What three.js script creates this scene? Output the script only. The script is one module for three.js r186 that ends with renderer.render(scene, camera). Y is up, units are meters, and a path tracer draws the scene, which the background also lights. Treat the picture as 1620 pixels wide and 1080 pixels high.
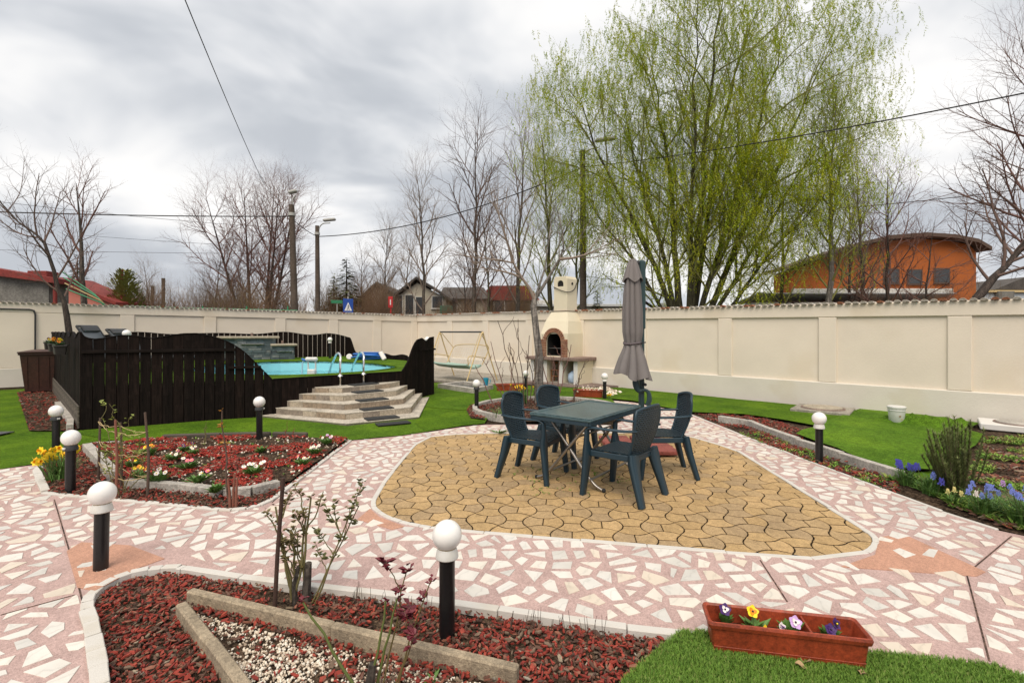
import * as THREE from 'three';
import { mergeGeometries, mergeVertices } from 'three/addons/utils/BufferGeometryUtils.js';
import { ImprovedNoise } from 'three/addons/math/ImprovedNoise.js';

// ---------------------------------------------------------------- camera, sky, sun, exposure
const scene = new THREE.Scene();
const EYE = 1.55, F = 765, CX = 810, HY = 525;              // eye height in metres, focal length and horizon of the 1620 x 1080 frame
const camera = new THREE.PerspectiveCamera(2 * Math.atan(540 / F) * 180 / Math.PI, 1.5, 0.05, 900);
camera.position.set(0, EYE, 0);
camera.lookAt(0, EYE, -10);
camera.setViewOffset(1620, 1080, 0, 540 - HY, 1620, 1080);   // level camera, lens shifted a little

const renderer = new THREE.WebGLRenderer({ antialias: true });
renderer.setSize(1024, 682);
renderer.toneMapping = THREE.LinearToneMapping;
renderer.toneMappingExposure = 2.15;
renderer.shadowMap.enabled = true;
renderer.shadowMap.type = THREE.PCFSoftShadowMap;

const R0 = (a) => a * Math.PI / 180;
const SUN = new THREE.Vector3(-0.25, 0, 0.97).multiplyScalar(Math.cos(R0(55))).setY(Math.sin(R0(55)));
const sun = new THREE.DirectionalLight(0xfff1de, 1.5);
sun.position.copy(SUN).multiplyScalar(60);
sun.castShadow = true;
sun.shadow.radius = 85;
sun.shadow.mapSize.set(4096, 4096);
Object.assign(sun.shadow.camera, { left: -30, right: 30, top: 30, bottom: -30, near: 1, far: 140 });
scene.add(sun, sun.target);

const nz = new ImprovedNoise();
const sstep = (a, b, x) => { const t = Math.min(1, Math.max(0, (x - a) / (b - a))); return t * t * (3 - 2 * t); };
const lerp = (a, b, t) => a + (b - a) * t;
{
  // overcast sky: layered cloud deck seen in perspective, a little blue-grey in its thick places
  const W = 2048, H = 1024, data = new Float32Array(W * H * 4);
  const fbm = (x, y, z, o) => { let s = 0, a = 0.5, f = 1; for (let i = 0; i < o; i++) { s += a * nz.noise(x * f, y * f, z * f); a *= 0.52; f *= 2.03; } return s; };
  for (let j = 0; j < H; j++) {
    const el = ((j + 0.5) / H - 0.5) * Math.PI, sy = Math.sin(el), cy = Math.cos(el);
    for (let i = 0; i < W; i++) {
      const ph = ((i + 0.5) / W - 0.5) * 2 * Math.PI, x = Math.cos(ph) * cy, z = Math.sin(ph) * cy, k = (j * W + i) * 4;
      let r, g, b;
      if (sy < -0.03) { r = 0.2; g = 0.19; b = 0.17; } else {
        const q = 1 / (Math.max(sy, 0) + 0.22), px = x * q, pz = z * q;
        const w = fbm(px * 0.7 + 43.888, 4.637, pz * 0.7 + 24.444, 3) * 0.9;
        const n = fbm(px + w + 74.61, 7.437, pz * 1.25 + w + 31.777, 6);
        const m = fbm(px * 0.42 + 26.819, 9.1, pz * 0.5 + 101.03, 3);
        const c = sstep(-0.14, 0.33, n * 0.85 + m * 0.9);
        const L = lerp(0.275, 0.47, c);
        r = L * lerp(0.95, 1.01, c); g = L * lerp(1.0, 1.0, c); b = L * lerp(1.08, 0.99, c);
      }
      data[k] = r; data[k + 1] = g; data[k + 2] = b; data[k + 3] = 1;
    }
  }
  const sky = new THREE.DataTexture(data, W, H, THREE.RGBAFormat, THREE.FloatType);
  sky.mapping = THREE.EquirectangularReflectionMapping;
  sky.magFilter = THREE.LinearFilter; sky.minFilter = THREE.LinearFilter; sky.needsUpdate = true;
  scene.background = sky;
  scene.environment = sky;
}

// ---------------------------------------------------------------- helpers
function rng(seed) { let a = seed >>> 0; return () => { a = (a + 0x6D2B79F5) | 0; let t = Math.imul(a ^ (a >>> 15), 1 | a); t = (t + Math.imul(t ^ (t >>> 7), 61 | t)) ^ t; return ((t ^ (t >>> 14)) >>> 0) / 4294967296; }; }
const V = (x, y, z) => new THREE.Vector3(x, y, z);
const g2 = (px, py, h = 0) => { const d = F * (EYE - h) / (py - HY); return [(px - CX) / F * d, d]; };     // survey point on the level h: [x, distance]
const at = (px, py, d) => V((px - CX) / F * d, EYE - (py - HY) / F * d, -d);
const R = THREE.MathUtils.degToRad;
const used = new Map();
function numbered(n) { const k = used.get(n) || 0; used.set(n, k + 1); return k ? `${n}_${String(k).padStart(3, '0')}` : n; }
function mesh(name, geo, m, parent, pos, rot) {
  const o = new THREE.Mesh(geo, m); o.name = parent ? name : numbered(name); o.castShadow = o.receiveShadow = true;
  if (pos) o.position.set(...pos); if (rot) o.rotation.set(...rot);
  (parent || scene).add(o); return o;
}
function tag(o, label, category, group) { o.userData.label = label; o.userData.category = category; if (group) o.userData.group = group; return o; }
function thing(name, label, category, [x, y, z] = [0, 0, 0], turn = 0, group) {
  const o = new THREE.Group(); o.name = numbered(name); scene.add(o); o.position.set(x, y, z); o.rotation.y = turn;
  return tag(o, label, category, group);
}
function struct(name, geo, m, label) { const o = mesh(name, geo, m); o.userData.kind = 'structure'; if (label) o.userData.label = label; return o; }
function stuff(o, label, category) { o.userData.kind = 'stuff'; if (label) o.userData.label = label; if (category) o.userData.category = category; return o; }

function uvBox(g, ou = 0, ov = 0) {
  if (g.index) g = g.toNonIndexed();
  if (!g.attributes.normal) g.computeVertexNormals();
  const p = g.attributes.position, uv = new Float32Array(p.count * 2), a = V(0, 0, 0), b = V(0, 0, 0), c = V(0, 0, 0);
  for (let i = 0; i < p.count; i += 3) {
    a.fromBufferAttribute(p, i); b.fromBufferAttribute(p, i + 1); c.fromBufferAttribute(p, i + 2);
    const n = b.clone().sub(a).cross(c.clone().sub(a)), X = Math.abs(n.x), Y = Math.abs(n.y), Z = Math.abs(n.z);
    [a, b, c].forEach((v, k) => { const [s, t] = X > Y && X > Z ? [v.z, v.y] : Y > Z ? [v.x, v.z] : [v.x, v.y]; uv[(i + k) * 2] = s + ou; uv[(i + k) * 2 + 1] = t + ov; });
  }
  const o = new THREE.BufferGeometry();
  o.setAttribute('position', p.clone ? p : p); o.setAttribute('normal', g.attributes.normal); o.setAttribute('uv', new THREE.BufferAttribute(uv, 2));
  return o;
}
const merge = (...gs) => mergeGeometries(gs.flat().map((g) => uvBox(g)));
function place(g, x = 0, y = 0, z = 0, rx = 0, ry = 0, rz = 0) {
  if (rx) g.rotateX(rx); if (rz) g.rotateZ(rz); if (ry) g.rotateY(ry); g.translate(x, y, z); return g;
}
const raw = (w, h, d, x = 0, y = 0, z = 0, rx = 0, ry = 0, rz = 0) => place(new THREE.BoxGeometry(w, h, d), x, y, z, rx, ry, rz);
// box with chamfered edges (44 triangles), centred
function cbox(w, h, d, c = 0.006, x = 0, y = 0, z = 0, rx = 0, ry = 0, rz = 0) {
  c = Math.min(c, w * 0.45, h * 0.45, d * 0.45);
  const P = [], I = [];
  const s = [[-1, -1, -1], [1, -1, -1], [-1, 1, -1], [1, 1, -1], [-1, -1, 1], [1, -1, 1], [-1, 1, 1], [1, 1, 1]];
  for (const [a, b, e] of s) { const X = a * w / 2, Y = b * h / 2, Z = e * d / 2; P.push([X, Y - b * c, Z - e * c], [X - a * c, Y, Z - e * c], [X - a * c, Y - b * c, Z]); }
  const hull = (ids) => { // convex polygon of ids, wound outwards
    const q = ids.map((i) => V(...P[i])), ce = q.reduce((m, v) => m.add(v), V(0, 0, 0)).multiplyScalar(1 / q.length);
    const n = q[1].clone().sub(q[0]).cross(q[2].clone().sub(q[0]));
    const o = n.dot(ce) > 0 ? ids : [...ids].reverse();
    for (let i = 1; i < o.length - 1; i++) I.push(o[0], o[i], o[i + 1]);
  };
  const id = (a, b, e) => ((a > 0 ? 1 : 0) + (b > 0 ? 2 : 0) + (e > 0 ? 4 : 0)) * 3;
  for (const k of [-1, 1]) {
    hull([id(k, -1, -1), id(k, 1, -1), id(k, 1, 1), id(k, -1, 1)]);
    hull([id(-1, k, -1) + 1, id(1, k, -1) + 1, id(1, k, 1) + 1, id(-1, k, 1) + 1]);
    hull([id(-1, -1, k) + 2, id(1, -1, k) + 2, id(1, 1, k) + 2, id(-1, 1, k) + 2]);
    for (const l of [-1, 1]) {
      hull([id(k, l, -1), id(k, l, 1), id(k, l, 1) + 1, id(k, l, -1) + 1]);
      hull([id(k, -1, l), id(k, 1, l), id(k, 1, l) + 2, id(k, -1, l) + 2]);
      hull([id(-1, k, l) + 1, id(1, k, l) + 1, id(1, k, l) + 2, id(-1, k, l) + 2]);
      for (const m of [-1, 1]) hull([id(k, l, m), id(k, l, m) + 1, id(k, l, m) + 2]);
    }
  }
  const g = new THREE.BufferGeometry(); g.setAttribute('position', new THREE.Float32BufferAttribute(P.flat(), 3)); g.setIndex(I);
  const o = g.toNonIndexed(); o.computeVertexNormals(); return place(o, x, y, z, rx, ry, rz);
}
const cyl = (r0, r1, h, n, x = 0, y = 0, z = 0, rx = 0, ry = 0, rz = 0) => place(new THREE.CylinderGeometry(r1, r0, h, n), x, y, z, rx, ry, rz);
// raw triangle collector with tapered tubes
class GB {
  constructor() { this.p = []; this.n = []; this.i = []; }
  tube(pts, radii, sides = 6, cap = true, sq = 0) {
    const N = pts.length, base = this.p.length / 3, t = V(0, 0, 0), u = V(0, 0, 0), w = V(0, 0, 0), q = V(0, 0, 0);
    let ref = null;
    for (let k = 0; k < N; k++) {
      t.copy(pts[Math.min(N - 1, k + 1)]).sub(pts[Math.max(0, k - 1)]).normalize();
      if (!ref) ref = Math.abs(t.y) < 0.9 ? V(0, 1, 0) : V(1, 0, 0);
      u.crossVectors(ref, t).normalize(); w.crossVectors(t, u); ref = w.clone();
      const r = Array.isArray(radii) ? radii[k] : radii, ru = r.length ? r[0] : r, rw = r.length ? r[1] : r;
      for (let s = 0; s < sides; s++) {
        const a = (s + (sq ? 0.5 : 0)) / sides * Math.PI * 2, q0 = sq ? Math.pow(Math.max(Math.abs(Math.cos(a)), Math.abs(Math.sin(a))), -sq) : 1, c = Math.cos(a) * q0, d = Math.sin(a) * q0;
        q.copy(pts[k]).addScaledVector(u, c * ru).addScaledVector(w, d * rw); this.p.push(q.x, q.y, q.z);
        q.set(0, 0, 0).addScaledVector(u, c / Math.max(ru, 1e-5)).addScaledVector(w, d / Math.max(rw, 1e-5)).normalize(); this.n.push(q.x, q.y, q.z);
      }
    }
    for (let k = 0; k < N - 1; k++) for (let s = 0; s < sides; s++) {
      const a = base + k * sides + s, b = base + k * sides + (s + 1) % sides; this.i.push(a, b, a + sides, b, b + sides, a + sides);
    }
    if (cap) for (const [k, f] of [[0, -1], [N - 1, 1]]) {
      const dir = pts[k].clone().sub(pts[k ? k - 1 : 1]).normalize(), c0 = this.p.length / 3;
      for (let s = 0; s < sides; s++) { const j = (base + k * sides + s) * 3; this.p.push(this.p[j], this.p[j + 1], this.p[j + 2]); this.n.push(dir.x, dir.y, dir.z); }
      for (let s = 1; s < sides - 1; s++) f > 0 ? this.i.push(c0, c0 + s, c0 + s + 1) : this.i.push(c0, c0 + s + 1, c0 + s);
    }
    return this;
  }
  tri(a, b, c) { const k = this.p.length / 3, n = b.clone().sub(a).cross(c.clone().sub(a)).normalize(); for (const v of [a, b, c]) { this.p.push(v.x, v.y, v.z); this.n.push(n.x, n.y, n.z); } this.i.push(k, k + 1, k + 2); return this; }
  quad(a, b, c, d) { this.tri(a, b, c); return this.tri(a, c, d); }
  geo(uv = true) {
    const g = new THREE.BufferGeometry(); g.setAttribute('position', new THREE.Float32BufferAttribute(this.p, 3)); g.setAttribute('normal', new THREE.Float32BufferAttribute(this.n, 3)); g.setIndex(this.i);
    return uv ? uvBox(g) : g;
  }
}
const tube = (pts, r, sides = 8) => new GB().tube(pts, Array.isArray(r) ? r : pts.map(() => r), sides).geo();
const curve = (pts, n) => new THREE.CatmullRomCurve3(pts, false, 'centripetal').getPoints(n);
// solid sheet of thickness th from a surface f(u, v), u and v in 0..1
function sheet(f, nu, nv, th) {
  const P = [], row = nu + 1, N = row * (nv + 1), e = 1e-3, I = [];
  const top = [], bot = [];
  for (let j = 0; j <= nv; j++) for (let i = 0; i <= nu; i++) {
    const u = i / nu, v = j / nv, p = f(u, v), du = f(Math.min(1, u + e), v).sub(f(Math.max(0, u - e), v)), dv = f(u, Math.min(1, v + e)).sub(f(u, Math.max(0, v - e)));
    const n = du.cross(dv).normalize(); top.push(p.clone().addScaledVector(n, th / 2)); bot.push(p.clone().addScaledVector(n, -th / 2));
  }
  for (const v of [...top, ...bot]) P.push(v.x, v.y, v.z);
  for (let j = 0; j < nv; j++) for (let i = 0; i < nu; i++) { const a = j * row + i, b = a + 1, c = a + row, d = c + 1; I.push(a, b, d, a, d, c, N + a, N + d, N + b, N + a, N + c, N + d); }
  const g = new THREE.BufferGeometry(); g.setAttribute('position', new THREE.Float32BufferAttribute(P, 3)); g.setIndex(I); g.computeVertexNormals();
  const rim = [], ring = [];
  for (let i = 0; i < nu; i++) ring.push(i); for (let j = 0; j < nv; j++) ring.push(j * row + nu); for (let i = nu; i > 0; i--) ring.push(nv * row + i); for (let j = nv; j > 0; j--) ring.push(j * row);
  for (let k = 0; k < ring.length; k++) { const a = ring[k], b = ring[(k + 1) % ring.length]; for (const q of [a, N + a, b, b, N + a, N + b]) rim.push(P[q * 3], P[q * 3 + 1], P[q * 3 + 2]); }
  const r = new THREE.BufferGeometry(); r.setAttribute('position', new THREE.Float32BufferAttribute(rim, 3)); r.computeVertexNormals();
  return merge(g, r);
}
// flat polygon [[x, d], ...] raised from y0 to y1, with an optional hole; chamfer c at the top
const shp = (pts, k = 1) => { const s = new THREE.Shape(); pts.forEach(([x, d], i) => (i ? s.lineTo(x, d * k) : s.moveTo(x, d * k))); return s; };
function slab(pts, y0, y1, holes = [], c = 0) {
  const s = shp(pts); s.holes = holes.map((h) => new THREE.Path(h.map(([x, d]) => new THREE.Vector2(x, d))));
  const g = new THREE.ExtrudeGeometry(s, { depth: y1 - y0 - 2 * c, bevelEnabled: c > 0, bevelThickness: c, bevelSize: c, bevelOffset: -c, bevelSegments: 1, curveSegments: 6 });
  g.rotateX(-Math.PI / 2); g.translate(0, y0 + c, 0); return uvBox(g);
}
function area(p) { let a = 0; for (let i = 0; i < p.length; i++) { const [x, y] = p[i], [u, v] = p[(i + 1) % p.length]; a += x * v - u * y; } return a / 2; }
const ccw = (p) => (area(p) < 0 ? [...p].reverse() : p);
function inside([x, y], p) { let r = false; for (let i = 0, j = p.length - 1; i < p.length; j = i++) { const [a, b] = p[i], [c, d] = p[j]; if ((b > y) !== (d > y) && x < (c - a) * (y - b) / (d - b) + a) r = !r; } return r; }
function clip(poly, convex) { // Sutherland-Hodgman against a counter-clockwise convex polygon
  let out = poly;
  for (let i = 0; i < convex.length && out.length; i++) {
    const [ax, ay] = convex[i], [bx, by] = convex[(i + 1) % convex.length], f = ([x, y]) => (bx - ax) * (y - ay) - (by - ay) * (x - ax), q = [];
    for (let k = 0; k < out.length; k++) { const p = out[k], n = out[(k + 1) % out.length], fp = f(p), fn = f(n); if (fp >= 0) q.push(p); if ((fp > 0 && fn < 0) || (fp < 0 && fn > 0)) { const t = fp / (fp - fn); q.push([lerp(p[0], n[0], t), lerp(p[1], n[1], t)]); } }
    out = q;
  }
  return out;
}
function inset(poly, e) { // convex counter-clockwise polygon moved inwards by e
  let out = poly;
  for (let i = 0; i < poly.length && out.length > 2; i++) {
    const [ax, ay] = poly[i], [bx, by] = poly[(i + 1) % poly.length], l = Math.hypot(bx - ax, by - ay); if (l < 1e-6) continue;
    const nx = -(by - ay) / l, ny = (bx - ax) / l, f = ([x, y]) => (x - ax) * nx + (y - ay) * ny - e, q = [];
    for (let k = 0; k < out.length; k++) { const p = out[k], n = out[(k + 1) % out.length], fp = f(p), fn = f(n); if (fp >= 0) q.push(p); if ((fp > 0 && fn < 0) || (fp < 0 && fn > 0)) { const t = fp / (fp - fn); q.push([lerp(p[0], n[0], t), lerp(p[1], n[1], t)]); } }
    out = q;
  }
  return out;
}
// thin stone with a chamfered rim: polygon (x, d) with its top at y, used for pavers and shards
function tile(poly, y0, y1, c) {
  const g = new GB(), p = ccw(poly), q = inset(p, c); const inn = q.length === p.length ? q : p.map(([x, d]) => { const m = p.reduce((s, v) => [s[0] + v[0] / p.length, s[1] + v[1] / p.length], [0, 0]); return [lerp(x, m[0], 0.05), lerp(d, m[1], 0.05)]; });
  const w = ([x, d], y) => V(x, y, -d), T = THREE.ShapeUtils.triangulateShape(inn.map(([x, d]) => new THREE.Vector2(x, d)), []);
  for (const [a, b, e] of T) g.tri(w(inn[a], y1), w(inn[b], y1), w(inn[e], y1));
  for (let i = 0; i < p.length; i++) { const j = (i + 1) % p.length; g.quad(w(p[i], y1 - c), w(p[j], y1 - c), w(inn[j], y1), w(inn[i], y1)); g.quad(w(p[i], y0), w(p[j], y0), w(p[j], y1 - c), w(p[i], y1 - c)); }
  return g.geo();
}
const recentre = (g) => { g.computeBoundingBox(); const c = g.boundingBox.getCenter(V(0, 0, 0)); return [g.translate(-c.x, -c.y, -c.z), [c.x, c.y, c.z]]; };
function instances(name, geo, m, list, parent) { // list of [x, y, z, rx, ry, rz, sx, sy, sz, color]
  const o = new THREE.InstancedMesh(geo, m, list.length), M = new THREE.Matrix4(), q = new THREE.Quaternion(), e = new THREE.Euler(), s = V(1, 1, 1), p = V(0, 0, 0);
  list.forEach(([x, y, z, rx, ry, rz, sx, sy, sz, col], i) => { M.compose(p.set(x, y, z), q.setFromEuler(e.set(rx, ry, rz, 'YXZ')), s.set(sx, sy, sz)); o.setMatrixAt(i, M); if (col) o.setColorAt(i, col); });
  o.name = parent ? name : numbered(name); o.castShadow = o.receiveShadow = true; (parent || scene).add(o); return o;
}
const densify = (pts, step, closed) => { const o = []; const n = closed ? pts.length : pts.length - 1; for (let i = 0; i < n; i++) { const a = pts[i], b = pts[(i + 1) % pts.length], k = Math.max(1, Math.round(Math.hypot(b[0] - a[0], b[1] - a[1]) / step)); for (let j = 0; j < k; j++) o.push([lerp(a[0], b[0], j / k), lerp(a[1], b[1], j / k)]); } if (!closed) o.push(pts[pts.length - 1]); return o; };
const smooth2 = (pts, n, closed = true) => new THREE.CatmullRomCurve3(pts.map(([x, d]) => V(x, 0, d)), closed, 'centripetal').getPoints(n).slice(0, closed ? n : n + 1).map((v) => [v.x, v.z]);

// ---------------------------------------------------------------- textures and materials
function vnoise(N, per, seed) { // tileable value noise in 0..1
  const r = rng(seed), gd = new Float32Array(per * per).map(() => r()), o = new Float32Array(N * N);
  for (let j = 0; j < N; j++) for (let i = 0; i < N; i++) {
    const x = i / N * per, y = j / N * per, a = Math.floor(x), b = Math.floor(y), u = x - a, v = y - b, s = u * u * (3 - 2 * u), t = v * v * (3 - 2 * v), a1 = (a + 1) % per, b1 = (b + 1) % per;
    o[j * N + i] = lerp(lerp(gd[b * per + a], gd[b * per + a1], s), lerp(gd[b1 * per + a], gd[b1 * per + a1], s), t);
  }
  return o;
}
function fbmT(N, per, oct, seed, fall = 0.5) { const o = new Float32Array(N * N); let a = 1, s = 0; for (let k = 0; k < oct; k++) { const v = vnoise(N, Math.min(N, per << k), seed + k * 17); for (let i = 0; i < o.length; i++) o[i] += a * v[i]; s += a; a *= fall; } for (let i = 0; i < o.length; i++) o[i] /= s; return o; }
function tex(N, size, f, srgb = true) { // f(i, x, y) -> grey or [r, g, b] in 0..1; size in metres
  const d = new Uint8Array(N * N * 4);
  for (let i = 0; i < N * N; i++) { const c = f(i, (i % N) / N, Math.floor(i / N) / N), [r, g, b] = c.length ? c : [c, c, c]; d[i * 4] = 255 * Math.min(1, Math.max(0, r)); d[i * 4 + 1] = 255 * Math.min(1, Math.max(0, g)); d[i * 4 + 2] = 255 * Math.min(1, Math.max(0, b)); d[i * 4 + 3] = 255; }
  const t = new THREE.DataTexture(d, N, N, THREE.RGBAFormat); t.wrapS = t.wrapT = THREE.RepeatWrapping; t.magFilter = THREE.LinearFilter; t.minFilter = THREE.LinearMipmapLinearFilter; t.generateMipmaps = true;
  if (srgb) t.colorSpace = THREE.SRGBColorSpace; t.repeat.set(1 / size, 1 / size); t.needsUpdate = true; return t;
}
const sized = (t, sx, sy = sx, rot = 0) => { const c = t.clone(); c.repeat.set(1 / sx, 1 / sy); c.rotation = rot; c.needsUpdate = true; return c; };
const C = (r, g, b) => new THREE.Color().setRGB(r, g, b);
function mat(col, rough = 0.8, o = {}) { const { physical, ...rest } = o, m = new (physical || rest.specularIntensity !== undefined ? THREE.MeshPhysicalMaterial : THREE.MeshStandardMaterial)({ roughness: rough, metalness: 0, ...rest }); m.color.copy(Array.isArray(col) ? C(...col) : new THREE.Color(col)); return m; }

const nA = fbmT(512, 4, 7, 11), nB = fbmT(512, 32, 4, 23), nC = fbmT(512, 3, 4, 71), nF = fbmT(512, 128, 2, 5);
const tGrain = tex(512, 1.5, (i) => 0.78 + 0.3 * (nA[i] - 0.5) + 0.28 * (nB[i] - 0.5) + 0.22 * (nF[i] - 0.5));       // neutral mottling
const tStain = tex(512, 3, (i) => { const s = sstep(0.52, 0.7, nC[i] * 0.6 + nA[i] * 0.4); const v = 0.92 + 0.08 * (nA[i] - 0.5) - 0.035 * s; return [v, v * (1 - 0.01 * s), v * (1 - 0.03 * s)]; });
const tSpeck = tex(512, 0.4, (i) => { const s = nF[i], k = s > 0.66 ? 0.2 : s < 0.33 ? -0.2 : 0; return 0.84 + k * 0.4 + 0.16 * (nB[i] - 0.5) + 0.14 * (nA[i] - 0.5); });
const bFine = tex(512, 0.6, (i) => 0.5 + 0.5 * (nF[i] - 0.5) + 0.5 * (nB[i] - 0.5), false);
const tMarble = tex(512, 0.6, (i, x, y) => { const w = Math.abs(Math.sin((x * 3 + y * 2) * 6.283 + nA[i] * 9)); const v = 0.94 - 0.07 * Math.pow(1 - w, 4) + 0.12 * (nA[i] - 0.5); return [v, v * (0.985 + 0.015 * nC[i]), v * (0.955 + 0.04 * nC[i])]; });
const wG = (() => { const a = vnoise(512, 64, 3), b = vnoise(512, 8, 9), o = new Float32Array(512 * 512); for (let j = 0; j < 512; j++) for (let i = 0; i < 512; i++) { const s = a[((j >> 4) % 512) * 512 + i], t = b[((j >> 3) % 512) * 512 + i]; o[j * 512 + i] = 0.55 * s + 0.45 * t; } return o; })();
const tWood = tex(512, 0.5, (i) => 0.7 + 0.55 * (wG[i] - 0.5) + 0.3 * (nA[i] - 0.5));
const bWood = tex(512, 0.5, (i) => wG[i], false);
const tTurf = tex(1024, 1.7, (i, x, y) => { const q = (k) => (Math.floor(y * 512 * k) % 512) * 512 + Math.floor(x * 512 * k) % 512, f = nF[q(2)], b = nB[q(2)] * 0.5 + nB[q(1)] * 0.5, a = nC[q(1)] * 0.6 + nA[q(1)] * 0.4; const v = 0.66 + 0.42 * (f - 0.5) + 0.3 * (b - 0.5) + 0.4 * (a - 0.5); return [v * (0.93 + 0.2 * (a - 0.5)), v, v * 0.9]; });
const tTurfBig = tex(512, 4, (i) => 0.8 + 0.5 * (nC[i] - 0.5) + 0.25 * (nA[i] - 0.5));
const bTurf = tex(512, 0.25, (i) => nF[i] * 0.7 + nB[i] * 0.3, false);
const tSoil = tex(512, 0.8, (i) => { const v = 0.55 + 0.8 * (nB[i] - 0.5) + 0.6 * (nF[i] - 0.5) + 0.4 * (nA[i] - 0.5); return [v, v * 0.95, v * 0.9]; });
const bWeave = tex(256, 0.15, (i, x, y) => { const a = x * 4, b = y * 8, row = Math.floor(b), u = (a + (row % 2) * 0.5) % 1, v = b % 1; return Math.pow(Math.sin(Math.PI * u), 0.5) * Math.pow(Math.sin(Math.PI * v), 0.6); }, false);
const tBark = tex(512, 0.7, (i, x, y) => 0.62 + 0.7 * (wG[i] - 0.5) + 0.5 * (nB[i] - 0.5));
const tRust = tex(512, 1, (i) => { const s = sstep(0.5, 0.75, nA[i]); return [0.85 - 0.1 * s, 0.85 - 0.2 * s, 0.85 - 0.25 * s]; });

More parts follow.
